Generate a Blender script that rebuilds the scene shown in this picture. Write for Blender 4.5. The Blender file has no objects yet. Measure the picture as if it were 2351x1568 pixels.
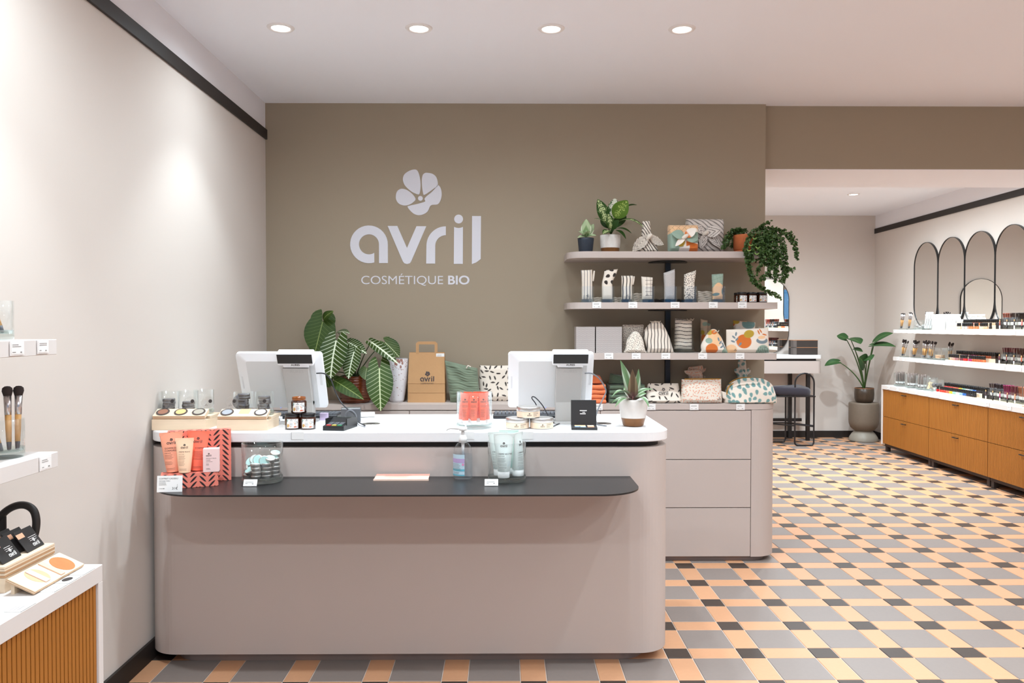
import bpy, bmesh, math, random
import numpy as np
from mathutils import Vector, Matrix, Euler
rnd = random.Random(7)
SC = bpy.context.scene
COL = SC.collection
PI = math.pi

# ------------------------------------------------------------------ camera
cam = bpy.data.cameras.new('camera'); cam.lens = 28.144; cam.sensor_width = 36.0; cam.sensor_fit = 'HORIZONTAL'
cam.clip_start = 0.05
camo = bpy.data.objects.new('camera', cam); COL.objects.link(camo)
_p, _y = 0.01927, 0.00835
_F = Vector((math.sin(_y)*math.cos(_p), math.cos(_y)*math.cos(_p), -math.sin(_p)))
_R = Vector((math.cos(_y), -math.sin(_y), 0)); _U = _R.cross(_F)
camo.matrix_world = Matrix(((_R.x, _U.x, -_F.x, 0), (_R.y, _U.y, -_F.y, 0), (_R.z, _U.z, -_F.z, 1.343), (0, 0, 0, 1)))
SC.camera = camo
SC.cycles.transparent_max_bounces = 20

# ------------------------------------------------------------------ world, exposure
w = bpy.data.worlds.new('sky'); SC.world = w; w.use_nodes = True
bg = w.node_tree.nodes['Background']; bg.inputs[0].default_value = (0.13, 0.38, 0.78, 1); bg.inputs[1].default_value = 1.0
SC.view_settings.view_transform = 'Standard'; SC.view_settings.look = 'None'
SC.view_settings.gamma = 1.0; SC.view_settings.use_curve_mapping = False
SC.view_settings.exposure = 0.18
LAMP_W = 38.0               # watts of one ceiling downlight
LAMP_COL = (0.84, 0.98, 1.06)

# ------------------------------------------------------------------ helpers
def lin(c):
    return tuple((v/255/12.92 if v/255 <= .04045 else ((v/255+.055)/1.055)**2.4) for v in c)
MATS = {}
def mat(name, rgb=(200, 200, 200), rough=.6, metal=0., spec=.5, coat=0., sheen=0., trans=0., emit=None, estr=0., noise=None, bump=None, ior=1.45, sss=0.):
    if name in MATS: return MATS[name]
    m = bpy.data.materials.new(name); m.use_nodes = True; nt = m.node_tree; b = nt.nodes['Principled BSDF']
    c = lin(rgb) + (1,)
    b.inputs['Base Color'].default_value = c; b.inputs['Roughness'].default_value = rough; b.inputs['Metallic'].default_value = metal
    b.inputs['Specular IOR Level'].default_value = spec; b.inputs['Coat Weight'].default_value = coat; b.inputs['IOR'].default_value = ior
    b.inputs['Coat Roughness'].default_value = .08
    b.inputs['Sheen Weight'].default_value = sheen; b.inputs['Transmission Weight'].default_value = trans
    if emit: b.inputs['Emission Color'].default_value = lin(emit)+(1,); b.inputs['Emission Strength'].default_value = estr
    tc = None
    if noise or bump:
        tc = nt.nodes.new('ShaderNodeTexCoord')
    if noise:      # (scale, amount) or (scale, amount, (sx,sy,sz))
        n = nt.nodes.new('ShaderNodeTexNoise'); n.inputs['Scale'].default_value = noise[0]; n.inputs['Detail'].default_value = 4
        src = tc.outputs['Object']
        if len(noise) > 2:
            mp = nt.nodes.new('ShaderNodeMapping'); mp.inputs['Scale'].default_value = noise[2]; nt.links.new(src, mp.inputs[0]); src = mp.outputs[0]
        nt.links.new(src, n.inputs['Vector'])
        mx = nt.nodes.new('ShaderNodeMix'); mx.data_type = 'RGBA'
        mx.inputs[6].default_value = tuple(v*(1-noise[1]) for v in c[:3])+(1,); mx.inputs[7].default_value = tuple(min(1, v*(1+noise[1])) for v in c[:3])+(1,)
        nt.links.new(n.outputs['Fac'], mx.inputs[0]); nt.links.new(mx.outputs[2], b.inputs['Base Color'])
    if bump:       # (scale, strength, distance)
        n = nt.nodes.new('ShaderNodeTexNoise'); n.inputs['Scale'].default_value = bump[0]; n.inputs['Detail'].default_value = 3
        nt.links.new(tc.outputs['Object'], n.inputs['Vector'])
        bp = nt.nodes.new('ShaderNodeBump'); bp.inputs['Strength'].default_value = bump[1]; bp.inputs['Distance'].default_value = bump[2]
        nt.links.new(n.outputs['Fac'], bp.inputs['Height']); nt.links.new(bp.outputs[0], b.inputs['Normal'])
    MATS[name] = m
    return m
def vmat(name, rough=.8, sheen=0., spec=.3, bump=None, coat=0.):
    """material whose base colour is the print stored in the mesh attribute 'print'"""
    if name in MATS: return MATS[name]
    m = mat(name, (200, 200, 200), rough, spec=spec, sheen=sheen, bump=bump, coat=coat); nt = m.node_tree
    a = nt.nodes.new('ShaderNodeAttribute'); a.attribute_name = 'print'
    nt.links.new(a.outputs['Color'], nt.nodes['Principled BSDF'].inputs['Base Color'])
    return m
def glassmat(name, tint=(250, 252, 252), edge=.9, base=.045, rough=0.):
    if name in MATS: return MATS[name]
    m = bpy.data.materials.new(name); m.use_nodes = True; nt = m.node_tree; nt.nodes.clear()
    o = nt.nodes.new('ShaderNodeOutputMaterial'); mx = nt.nodes.new('ShaderNodeMixShader')
    t = nt.nodes.new('ShaderNodeBsdfTransparent'); g = nt.nodes.new('ShaderNodeBsdfGlossy'); lw = nt.nodes.new('ShaderNodeLayerWeight')
    t.inputs[0].default_value = lin(tint)+(1,); g.inputs['Roughness'].default_value = rough; g.inputs[0].default_value = (.95, .97, .97, 1)
    lw.inputs[0].default_value = .5
    pw = nt.nodes.new('ShaderNodeMath'); pw.operation = 'POWER'; pw.inputs[1].default_value = 4.0
    ml = nt.nodes.new('ShaderNodeMath'); ml.operation = 'MULTIPLY_ADD'; ml.inputs[1].default_value = edge; ml.inputs[2].default_value = base
    nt.links.new(lw.outputs['Facing'], pw.inputs[0]); nt.links.new(pw.outputs[0], ml.inputs[0]); nt.links.new(ml.outputs[0], mx.inputs[0])
    nt.links.new(t.outputs[0], mx.inputs[1]); nt.links.new(g.outputs[0], mx.inputs[2]); nt.links.new(mx.outputs[0], o.inputs[0])
    MATS[name] = m
    return m

class MB:
    def __init__(s): s.v = []; s.f = []; s.m = []; s.s = []; s.c = None
    def add(s, V, F, mi=0, sm=False, M=None):
        o = len(s.v)
        if M is not None: V = [tuple(M @ Vector(p)) for p in V]
        s.v += [tuple(map(float, p)) for p in V]; s.f += [tuple(i+o for i in q) for q in F]
        s.m += [mi]*len(F); s.s += [sm]*len(F)
        return s
    def convex(s, V, F, mi=0, sm=False, M=None):
        c = np.mean(np.array(V), 0); G = []
        for q in F:
            p = np.array([V[i] for i in q]); n = np.zeros(3)
            for k in range(1, len(q)-1): n += np.cross(p[k]-p[0], p[k+1]-p[0])
            G.append(q if n @ (p.mean(0)-c) >= 0 else tuple(reversed(q)))
        return s.add(V, G, mi, sm, M)
    def box(s, x0, y0, z0, x1, y1, z1, b=0., mi=0, M=None):
        if b <= 0:
            V = [(x0, y0, z0), (x1, y0, z0), (x1, y1, z0), (x0, y1, z0), (x0, y0, z1), (x1, y0, z1), (x1, y1, z1), (x0, y1, z1)]
            return s.add(V, [(0, 3, 2, 1), (4, 5, 6, 7), (0, 1, 5, 4), (1, 2, 6, 5), (2, 3, 7, 6), (3, 0, 4, 7)], mi, False, M)
        lo = (x0, y0, z0); hi = (x1, y1, z1); V = []; ix = {}
        for sx in (0, 1):
            for sy in (0, 1):
                for sz in (0, 1):
                    sg = (sx, sy, sz)
                    for a in range(3):
                        p = []
                        for k in range(3):
                            e = hi[k] if sg[k] else lo[k]
                            p.append(e if k == a else e + (-b if sg[k] else b))
                        ix[(sg, a)] = len(V); V.append(tuple(p))
        F = []
        for a in range(3):
            o1, o2 = [k for k in range(3) if k != a]
            for e in (0, 1):
                q = []
                for (u, t) in ((0, 0), (1, 0), (1, 1), (0, 1)):
                    g = [0]*3; g[a] = e; g[o1] = u; g[o2] = t; q.append(ix[(tuple(g), a)])
                F.append(tuple(q))
        for a in range(3):           # edges along axis a
            o1, o2 = [k for k in range(3) if k != a]
            for u in (0, 1):
                for t in (0, 1):
                    g0 = [0]*3; g0[o1] = u; g0[o2] = t; g1 = list(g0); g1[a] = 1; g0, g1 = tuple(g0), tuple(g1)
                    F.append((ix[(g0, o1)], ix[(g1, o1)], ix[(g1, o2)], ix[(g0, o2)]))
        for sx in (0, 1):
            for sy in (0, 1):
                for sz in (0, 1): F.append(tuple(ix[((sx, sy, sz), a)] for a in range(3)))
        return s.convex(V, F, mi, False, M)
    def prism(s, P, z0, z1, mi=0, M=None, sm=False, top=True, bot=True):
        n = len(P); V = [(x, y, z0) for x, y in P]+[(x, y, z1) for x, y in P]
        F = [(i, (i+1) % n, n+(i+1) % n, n+i) for i in range(n)]
        s.add(V, F, mi, sm, M)
        if top: s.add([(x, y, z1) for x, y in P], [tuple(range(n))], mi, False, M)
        if bot: s.add([(x, y, z0) for x, y in P], [tuple(reversed(range(n)))], mi, False, M)
        return s
    def lathe(s, prof, n=24, mi=0, sm=True, M=None, a0=0., a1=2*PI):
        full = abs(a1-a0-2*PI) < 1e-6; k = n if full else n+1
        V = []; F = []
        for r, z in prof:
            for i in range(k):
                a = a0+(a1-a0)*i/n; V.append((r*math.cos(a), r*math.sin(a), z))
        for j in range(len(prof)-1):
            if prof[j][0] < 1e-9 and prof[j+1][0] < 1e-9: continue
            for i in range(n):
                i2 = (i+1) % k
                q = (j*k+i, j*k+i2, (j+1)*k+i2, (j+1)*k+i)
                if prof[j][0] < 1e-9: q = (j*k, (j+1)*k+i2, (j+1)*k+i)
                elif prof[j+1][0] < 1e-9: q = (j*k+i, j*k+i2, (j+1)*k)
                F.append(q)
        return s.add(V, F, mi, sm, M)
    def tube(s, P, r, n=8, mi=0, closed=False, cap=True, M=None):
        P = [Vector(p) for p in P]; m = len(P); R = r if hasattr(r, '__len__') else [r]*m
        T = [((P[(i+1) % m]-P[i-1]) if closed else (P[min(i+1, m-1)]-P[max(i-1, 0)])).normalized() for i in range(m)]
        N = T[0].orthogonal().normalized(); V = []; F = []
        for i in range(m):
            N = (N-T[i]*N.dot(T[i])).normalized(); B = T[i].cross(N)
            for k in range(n):
                a = 2*PI*k/n; V.append(tuple(P[i]+(N*math.cos(a)+B*math.sin(a))*R[i]))
        for i in range(m if closed else m-1):
            for k in range(n):
                F.append((i*n+k, i*n+(k+1) % n, ((i+1) % m)*n+(k+1) % n, ((i+1) % m)*n+k))
        s.add(V, F, mi, True, M)
        if cap and not closed:
            s.add(V[:n], [tuple(reversed(range(n)))], mi, False, M); s.add(V[-n:], [tuple(range(n))], mi, False, M)
        return s
    def grid(s, A, mi=0, sm=True, cu=False, cv=False, flip=False, M=None):
        nu, nv = A.shape[:2]; F = []
        for i in range(nu if cu else nu-1):
            for j in range(nv if cv else nv-1):
                q = (i*nv+j, ((i+1) % nu)*nv+j, ((i+1) % nu)*nv+(j+1) % nv, i*nv+(j+1) % nv)
                F.append(tuple(reversed(q)) if flip else q)
        return s.add(A.reshape(-1, 3).tolist(), F, mi, sm, M)
    def decal(s, shape, fn, mi=0):
        """2-D mesh (verts, faces) laid on a surface: fn(x, y) -> 3-D point"""
        return s.add([fn(x, y) for x, y in shape[0]], shape[1], mi)
    def mesh(s, name, mats):
        me = bpy.data.meshes.new(name); me.from_pydata(s.v, [], s.f)
        for m in (mats if isinstance(mats, (list, tuple)) else [mats]): me.materials.append(m)
        me.polygons.foreach_set('material_index', s.m); me.polygons.foreach_set('use_smooth', s.s)
        me.update()
        return me

def gridmesh(name, A, colors, m, cu=False, cv=False, flip=False):
    """numpy surface (nu,nv,3) with a printed colour (nu,nv,3 linear) per vertex"""
    nu, nv = A.shape[:2]
    iu = np.arange(nu if cu else nu-1); iv = np.arange(nv if cv else nv-1); I, J = np.meshgrid(iu, iv, indexing='ij')
    q = np.stack([I*nv+J, ((I+1) % nu)*nv+J, ((I+1) % nu)*nv+(J+1) % nv, I*nv+(J+1) % nv], -1).reshape(-1, 4)
    if flip: q = q[:, ::-1]
    me = bpy.data.meshes.new(name); n = len(q)
    me.vertices.add(nu*nv); me.vertices.foreach_set('co', A.reshape(-1).astype(np.float32))
    me.loops.add(n*4); me.loops.foreach_set('vertex_index', np.ascontiguousarray(q).reshape(-1).astype(np.int32))
    me.polygons.add(n); me.polygons.foreach_set('loop_start', np.arange(0, n*4, 4, dtype=np.int32))
    me.update(calc_edges=True); me.polygons.foreach_set('use_smooth', np.ones(n, bool))
    at = me.color_attributes.new('print', 'FLOAT_COLOR', 'POINT')
    c = np.ones((nu*nv, 4), np.float32); c[:, :3] = colors.reshape(-1, 3); at.data.foreach_set('color', c.reshape(-1))
    me.materials.append(m); me.update()
    return me

def tag(o, label=None, cat=None, group=None, kind=None):
    if label: o['label'] = label
    if cat: o['category'] = cat
    if group: o['group'] = group
    if kind: o['kind'] = kind
    return o
def ob(name, data, mats=None, parent=None, loc=(0, 0, 0), rz=0., rot=None, label=None, cat=None, group=None, kind=None):
    me = data.mesh(name, mats) if isinstance(data, MB) else data
    o = bpy.data.objects.new(name, me); COL.objects.link(o); o.location = loc
    o.rotation_euler = rot if rot else (0, 0, rz)
    if parent: o.parent = parent
    return tag(o, label, cat, group, kind)
def thing(name, label, cat, loc=(0, 0, 0), rz=0., group=None, rot=None):
    o = bpy.data.objects.new(name, None); COL.objects.link(o); o.location = loc; o.rotation_euler = rot if rot else (0, 0, rz)
    o.empty_display_size = .05
    return tag(o, label, cat, group)
def dup(root, loc, rz=0., label=None, group=None, rot=None, parent=None):
    r = root.copy(); COL.objects.link(r); r.location = loc; r.rotation_euler = rot if rot else (0, 0, rz)
    if parent is not None: r.parent = parent
    if label: r['label'] = label
    if group: r['group'] = group
    for ch in list(root.children):
        c = ch.copy(); COL.objects.link(c); c.parent = r
        for g in list(ch.children):
            d = g.copy(); COL.objects.link(d); d.parent = c
    return r
def rrect(x0, y0, x1, y1, r, n=8):
    """rounded rectangle, CCW; r = radius or 4 radii (bl, br, tr, tl)"""
    R = r if hasattr(r, '__len__') else [r]*4; P = []
    for (cx, cy, a, q) in ((x0, y0, PI, R[0]), (x1, y0, 1.5*PI, R[1]), (x1, y1, 0, R[2]), (x0, y1, .5*PI, R[3])):
        if q <= 1e-9: P.append((cx, cy)); continue
        ox = cx+q if cx == x0 else cx-q; oy = cy+q if cy == y0 else cy-q
        for i in range(n+1): t = a+.5*PI*i/n; P.append((ox+q*math.cos(t), oy+q*math.sin(t)))
    return P
def ell(cx, cy, rx, ry, n=20, a=0.):
    return [(cx+rx*math.cos(t)*math.cos(a)-ry*math.sin(t)*math.sin(a), cy+rx*math.cos(t)*math.sin(a)+ry*math.sin(t)*math.cos(a)) for t in [2*PI*i/n for i in range(n)]]
XZ = Matrix(((1, 0, 0, 0), (0, 0, -1, 0), (0, 1, 0, 0), (0, 0, 0, 1)))     # (x, y, z) -> (x, -z, y): a drawing stood upright, facing -Y

# ---- lettering: the builtin font turned into flat meshes
_TX = {}
def text2d(body, size=1., align='LEFT', bold=0., res=2):
    key = (body, align, bold, res)
    if key not in _TX:
        cu = bpy.data.curves.new('lettering', 'FONT'); cu.body = body; cu.align_x = align; cu.resolution_u = res; cu.offset = bold
        o = bpy.data.objects.new('lettering', cu); COL.objects.link(o)
        dg = bpy.context.evaluated_depsgraph_get(); dg.update(); me = o.evaluated_get(dg).to_mesh()
        V = [(v.co.x, v.co.y) for v in me.vertices]; F = [tuple(p.vertices) for p in me.polygons]
        o.evaluated_get(dg).to_mesh_clear(); bpy.data.objects.remove(o); bpy.data.curves.remove(cu)
        _TX[key] = (V, F)
    V, F = _TX[key]
    return ([(x*size, y*size) for x, y in V], F)
def shift(sh, dx, dy, k=1., rot=0.):
    c, q = math.cos(rot), math.sin(rot)
    return ([(dx+k*(x*c-y*q), dy+k*(x*q+y*c)) for x, y in sh[0]], sh[1])
def poly(P): return (list(P), [tuple(range(len(P)))])
def join2d(*S):
    V = []; F = []
    for v, f in S:
        o = len(V); V += v; F += [tuple(i+o for i in q) for q in f]
    return (V, F)
def bars(x, y, w, n, dy, h=.0009, seed=1):
    """lines of print too small to read"""
    r = random.Random(seed); S = []
    for i in range(n):
        ww = w*r.uniform(.6, 1.); V = []
        for k in range(7): V += [(x+ww*k/6, y-i*dy), (x+ww*k/6, y-i*dy+h)]
        S.append((V, [(2*k, 2*k+2, 2*k+3, 2*k+1) for k in range(6)]))
    return join2d(*S)
# ---- the shop logo, in units of the word's width (x 0..1, baseline y=0)
def arcpts(cx, cy, r, a0, a1, n): return [(cx+r*math.cos(a0+(a1-a0)*i/n), cy+r*math.sin(a0+(a1-a0)*i/n)) for i in range(n+1)]
def logo_letters(n=20):
    k = 1/1509.; T = lambda P: [((x-147)*k, (1190-y)*k) for x, y in P]
    L = {}
    # a : ring open at lower right, straight stem
    cx, cy = 365, 969
    out = [(582, 1184), (480, 1184), (480, 969)]
    o1 = arcpts(cx, -cy, 115, 0, 2*PI-1.02, n); inner = [(x, -y) for x, y in o1]
    o2 = arcpts(cx, -cy, 217, 2*PI-1.29, 0, n); outer = [(x, -y) for x, y in o2]
    S = []
    ri, ro = 115, 217
    A0, A1 = 0, 2*PI-1.02
    seg = []
    for i in range(n+1):
        t = i/n; ai = A0+(2*PI-1.02)*t; ao = A0+(2*PI-1.286)*t
        seg.append(((cx+ri*math.cos(ai), cy-ri*math.sin(ai)), (cx+ro*math.cos(ao), cy-ro*math.sin(ao))))
    V = [p for q in seg for p in q]; F = [(2*i, 2*i+1, 2*i+3, 2*i+2) for i in range(n)]
    L['a'] = join2d((T(V), F), poly(T([(480, 1184), (582, 1184), (582, 969), (480, 969)])))
    v = [(580, 757), (692, 757), (802, 1010), (912, 760), (1025, 760), (850, 1165)]
    tip = [(838, 1185), (820, 1193), (800, 1195), (780, 1193), (765, 1183), (752, 1162)]
    L['v'] = (T([(580, 757), (692, 757), (802, 1010), (912, 760), (1025, 760), (850, 1165), (835, 1186), (802, 1195), (770, 1186), (752, 1162)]),
              [(0, 9, 2, 1), (2, 9, 8, 7), (2, 7, 6, 5), (2, 5, 4, 3)])
    V = []
    for i in range(n//2+1):
        a = PI/2+PI/2*i/(n//2)
        V += [(1250-0+122*math.cos(a), 985-122*math.sin(a)), (1250+224*math.cos(a), 985-224*math.sin(a))]
    F = [(2*i, 2*i+1, 2*i+3, 2*i+2) for i in range(n//2)]
    L['r'] = join2d((T(V), F), poly(T([(1023, 1190), (1126, 1190), (1128, 985), (1026, 985)])))
    sc = [(1345+102*i/6, 768+12*math.sin(PI*i/6)) for i in range(7)]
    L['i'] = join2d(poly(T([(1341, 1193), (1445, 1193)]+sc[::-1])), poly(T([(1397+51*math.cos(2*PI*i/n), 677-51*math.sin(2*PI*i/n)) for i in range(n)])))
    L['l'] = poly(T([(1549, 1195), (1600, 1175), (1651, 1137), (1655, 642), (1552, 642)]))
    return L
def smooth(P, k=3):
    """closed Catmull-Rom through P"""
    n = len(P); Q = []
    for i in range(n):
        p0, p1, p2, p3 = (np.array(P[(i+j-1) % n], float) for j in range(4))
        for t in [j/k for j in range(k)]:
            Q.append(tuple(.5*((2*p1)+(-p0+p2)*t+(2*p0-5*p1+4*p2-p3)*t*t+(-p0+3*p1-3*p2+p3)*t**3)))
    return Q
def logo_flower(k2=3):
    k = 1/1509.; T = lambda P: [((x-147)*k, (1190-y)*k) for x, y in P]
    pet = [
        [(880, 110), (920, 118), (945, 170), (960, 260), (957, 340), (945, 390), (920, 392), (860, 365), (800, 315), (768, 270), (757, 215), (775, 165), (825, 128)],
        [(1035, 147), (1100, 160), (1145, 205), (1158, 290), (1120, 322), (1060, 365), (1003, 400), (990, 385), (978, 310), (975, 230), (985, 175), (1005, 153)],
        [(750, 330), (810, 348), (870, 395), (902, 447), (880, 480), (830, 512), (770, 522), (710, 500), (678, 450), (680, 385), (705, 345)],
        [(1125, 330), (1158, 288), (1190, 320), (1203, 390), (1190, 460), (1155, 508), (1078, 520), (1040, 590), (985, 625), (925, 632), (865, 605), (812, 542), (830, 525), (920, 505), (1005, 480), (1012, 465), (1006, 445), (1030, 415), (1080, 375)],
    ]
    S = [poly(T(smooth(p, k2))[::-1]) for p in pet]
    S.append(poly(T([(958+28*math.cos(2*PI*i/12), 440-28*math.sin(2*PI*i/12)) for i in range(12)])))
    return S
def tri2d(sh):
    """triangulate concave polygons"""
    bm = bmesh.new(); V = [bm.verts.new((x, y, 0)) for x, y in sh[0]]
    for f in sh[1]:
        try: bm.faces.new([V[i] for i in f])
        except ValueError: pass
    bm.normal_update(); bmesh.ops.triangulate(bm, faces=bm.faces[:], ngon_method='EAR_CLIP'); bm.verts.index_update()
    r = ([(v.co.x, v.co.y) for v in bm.verts], [tuple(v.index for v in f.verts) for f in bm.faces]); bm.free()
    return r
_LG = None
def logo(w):
    """whole logo (word and flower) for packaging, w = width of the word"""
    global _LG
    if _LG is None: _LG = tri2d(join2d(*logo_letters(10).values(), *logo_flower(1)))
    return ([(x*w-w/2, y*w) for x, y in _LG[0]], _LG[1])
def fnplane(y): return lambda a, b: (a, y, b)

# ---- printed cloth, leaves
def patches(name, L, m):
    """several (points, colours) grids in one mesh"""
    V = []; Q = []; C = []; o = 0
    for A, c in L:
        nu, nv = A.shape[:2]; I, J = np.meshgrid(np.arange(nu-1), np.arange(nv-1), indexing='ij')
        Q.append((np.stack([I*nv+J, (I+1)*nv+J, (I+1)*nv+J+1, I*nv+J+1], -1).reshape(-1, 4))+o)
        V.append(A.reshape(-1, 3)); C.append(np.broadcast_to(c, A.shape).reshape(-1, 3)); o += nu*nv
    V = np.concatenate(V); Q = np.concatenate(Q); C = np.concatenate(C); n = len(Q)
    me = bpy.data.meshes.new(name); me.vertices.add(len(V)); me.vertices.foreach_set('co', V.reshape(-1).astype(np.float32))
    me.loops.add(n*4); me.loops.foreach_set('vertex_index', Q.reshape(-1).astype(np.int32))
    me.polygons.add(n); me.polygons.foreach_set('loop_start', np.arange(0, n*4, 4, dtype=np.int32))
    me.update(calc_edges=True); me.polygons.foreach_set('use_smooth', np.ones(n, bool))
    c4 = np.ones((len(V), 4), np.float32); c4[:, :3] = C
    me.color_attributes.new('print', 'FLOAT_COLOR', 'POINT').data.foreach_set('color', c4.reshape(-1))
    me.materials.append(m); me.update()
    return me
def vnoise(x, y, seed=0):
    r = np.random.RandomState(seed).rand(64, 64); xi = np.floor(x).astype(int); yi = np.floor(y).astype(int); fx = x-xi; fy = y-yi; fx = fx*fx*(3-2*fx); fy = fy*fy*(3-2*fy)
    g = lambda a, b: r[a % 64, b % 64]
    return (g(xi, yi)*(1-fx)+g(xi+1, yi)*fx)*(1-fy)+(g(xi, yi+1)*(1-fx)+g(xi+1, yi+1)*fx)*fy
def lc(c): return np.array(lin(c))
def mixc(a, b, t): t = np.clip(t, 0, 1)[..., None]; return a*(1-t)+b*t
def sstep(a, b, x): t = np.clip((x-a)/(b-a), 0, 1); return t*t*(3-2*t)
m_leaf = vmat('leaf_blade', .5, spec=.25)
def leaf(B, T, W, n=(0, -1, .4), bend=.35, fold=.15, shape='heart', col=None, lobes=.3, nu=26, nv=9, wav=0., name='leaf', parent=None, origin=(0, 0, 0), mtl=None):
    """a leaf blade from base point B to tip T, W wide, facing n"""
    B = np.array(B, float)-np.array(origin); T = np.array(T, float)-np.array(origin); y = T-B; L = np.linalg.norm(y); y = y/L
    n = np.array(n, float); n = n-y*(n @ y); n /= np.linalg.norm(n); x = np.cross(y, n)
    out = []
    for sgn in (-1, 1):
        u = np.linspace(0, 1, nu)[:, None]; v = np.linspace(0, 1, nv)[None, :]
        if shape == 'heart':
            yy = -lobes+(1+lobes)*u
            wf = np.where(yy >= 0, np.interp(yy, [0, .08, .18, .3, .42, .55, .68, .8, .9, .96, 1], [.80, .88, .955, 1, .99, .92, .77, .55, .31, .14, 0]),
                          np.interp(-yy/lobes, [0, .25, .5, .75, .92, 1], [.80, .80, .74, .60, .42, .30]))
            inn = np.where(yy >= 0, 0, np.interp(-yy/lobes, [0, .1, .35, .7, .92, 1], [0, .05, .10, .16, .24, .30]))
        elif shape == 'oval':
            yy = u; inn = 0*u; wf = np.sin(PI*np.clip(u, 0, 1)**.85)**.75
        else:
            yy = u; inn = 0*u; wf = np.sin(PI*np.clip(u*.97+.03, 0, 1)**.6)**.9
        xx = (inn+(wf-inn)*v)*W/2+0*yy
        Y = yy*L+0*xx
        Z = -bend*L*(yy-.5)**2+bend*L*.25+fold*xx+wav*L*np.sin(yy*22)*(xx/W)
        A = B+Y[..., None]*y+(sgn*xx)[..., None]*x+Z[..., None]*n
        c = col(yy+0*xx, xx/(W/2), xx/L) if callable(col) else np.broadcast_to(np.array(col), A.shape)
        out.append((A if sgn > 0 else A[:, ::-1], c if sgn > 0 else c[:, ::-1]))
    return ob(name, patches(name, out, mtl or m_leaf), parent=parent)
def veined(base, vein, nvein=9, width=.012, side=.35, strength=1., edge=None):
    b, v = lc(base), lc(vein)
    def f(y, xr, xl):
        c = np.broadcast_to(b, y.shape+(3,)).copy()
        if edge is not None: c = mixc(c, lc(edge), xr**3)
        rib = 1-sstep(width*.6, width*1.5, xl)
        t = (y-.75*xl+.35*xl*xl)*nvein
        fr = np.abs(t-np.round(t))/nvein
        sv = (1-sstep(width*.25, width*.9, fr))*(1-.55*xr)*side*2
        return mixc(c, v, strength*np.maximum(rib, sv))
    return f
def stem(P, r, m, parent=None, origin=(0, 0, 0), name='stem', n=6):
    P = [Vector(p)-Vector(origin) for p in P]
    if len(P) == 3:    # quadratic curve
        Q = [(P[0]*(1-t)**2+P[1]*2*t*(1-t)+P[2]*t*t) for t in [i/10 for i in range(11)]]
    else: Q = P
    k = len(Q)
    R = [r*(1-.45*i/(k-1)) for i in range(k)]
    return ob(name, MB().tube(Q, R, n), m, parent)
# ------------------------------------------------------------------ the setting
XL, YB, CZ = -1.431, 4.81, 2.672            # left wall, olive wall, ceiling
YF, XR, AR = 9.63, 4.457, .021              # far wall, right wall at the far corner, its slant
YN = -2.7                                   # shop front behind the camera
RROT = -math.atan(AR)
def rw(s, d, z=0.):
    """right wall: s metres from the far corner, d metres out from the wall"""
    return (XR-AR*s-d, YF-s+AR*d, z)
m_cream = mat('cream_wall_paint', (213, 203, 195), .85, spec=.2, bump=(350, .05, .002))
m_white = mat('white_wall_paint', (236, 233, 236), .85, spec=.2)
m_ceil = mat('ceiling_paint', (244, 243, 248), .9, spec=.2)
m_olive = mat('olive_wall_paint', (166, 152, 133), .9, spec=.15, bump=(400, .05, .002))
m_black = mat('black_paint', (40, 34, 31), .55)
m_taupe = mat('taupe_laminate', (194, 180, 173), .55, spec=.35)
m_wtop = mat('white_laminate', (240, 238, 238), .35, spec=.4)
m_bmetal = mat('black_metal', (38, 36, 36), .32, spec=.45)
m_oak = mat('oak_veneer', (166, 104, 36), .6, noise=(9, .16, (6, 6, .5)))
m_oakgap = mat('groove_shadow_gap', (70, 40, 16), .8)
m_steel = mat('brushed_steel', (190, 186, 182), .3, metal=1.)
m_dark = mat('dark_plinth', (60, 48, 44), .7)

fl = ob('floor', MB().box(-1.6, YN-.1, -.12, 4.7, YF+.1, -.003), mat('pale_grout', (226, 214, 204), .9), kind='structure')
tiles = {'grey': mat('grey_tile_glaze', (139, 127, 121), .42, noise=(60, .05)), 'orange': mat('apricot_tile_glaze', (210, 156, 118), .42, noise=(60, .04)),
         'dark': mat('dark_brown_tile_glaze', (66, 54, 47), .42, noise=(60, .08))}
def tmesh(n, a, b, k):
    return MB().box(0, -b, -.012, a, 0, 0, .0016).mesh(n, tiles[k])
P3, A1, A2 = .3, .097, .197
kinds = [('dark_tile', tmesh('dark_tile', A1, A1, 'dark'), 0, 0, A1, A1), ('apricot_tile', tmesh('apricot_tile', A2, A1, 'orange'), .1, 0, A2, A1),
         ('apricot_tile', tmesh('apricot_tile', A1, A2, 'orange'), 0, -.1, A1, A2), ('grey_tile', tmesh('grey_tile', A2, A2, 'grey'), .1, -.1, A2, A2)]
cand = {}
rest = {k: MB() for k in tiles}
for r in range(-19, 23):
    for c in range(-8, 14):
        for (nm, me, dx, dy, a, b) in kinds:
            x, y = .6589+P3*c+dx, 3.0046+P3*r+dy
            if x < -1.45-a or x > 4.6 or y-b < YN-.05 or y > YF+.05: continue
            cx, cy = x+a/2, y-b/2
            vis = cy > 2.88 and abs(cx)/cy < .665 and (cy < 3.25 or cx/cy > .19) and (cy < 4.5 or cx/cy > .32) and cx < 4.25
            cand.setdefault(nm, []).append((0 if vis else 1, cy, x, y, me))
for nm, L in cand.items():
    L.sort(key=lambda t: t[:4])
    for i, (v, cy, x, y, me) in enumerate(L):
        if v == 0 and i < 300: ob(nm, me, parent=fl, loc=(x, y, 0))
        else:
            cv = np.empty(len(me.vertices)*3); me.vertices.foreach_get('co', cv); cv = cv.reshape(-1, 3)+np.array((x, y, 0))
            rest[{'d': 'dark', 'a': 'orange', 'g': 'grey'}[nm[0]]].add(cv.tolist(), [tuple(p.vertices) for p in me.polygons])
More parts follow.
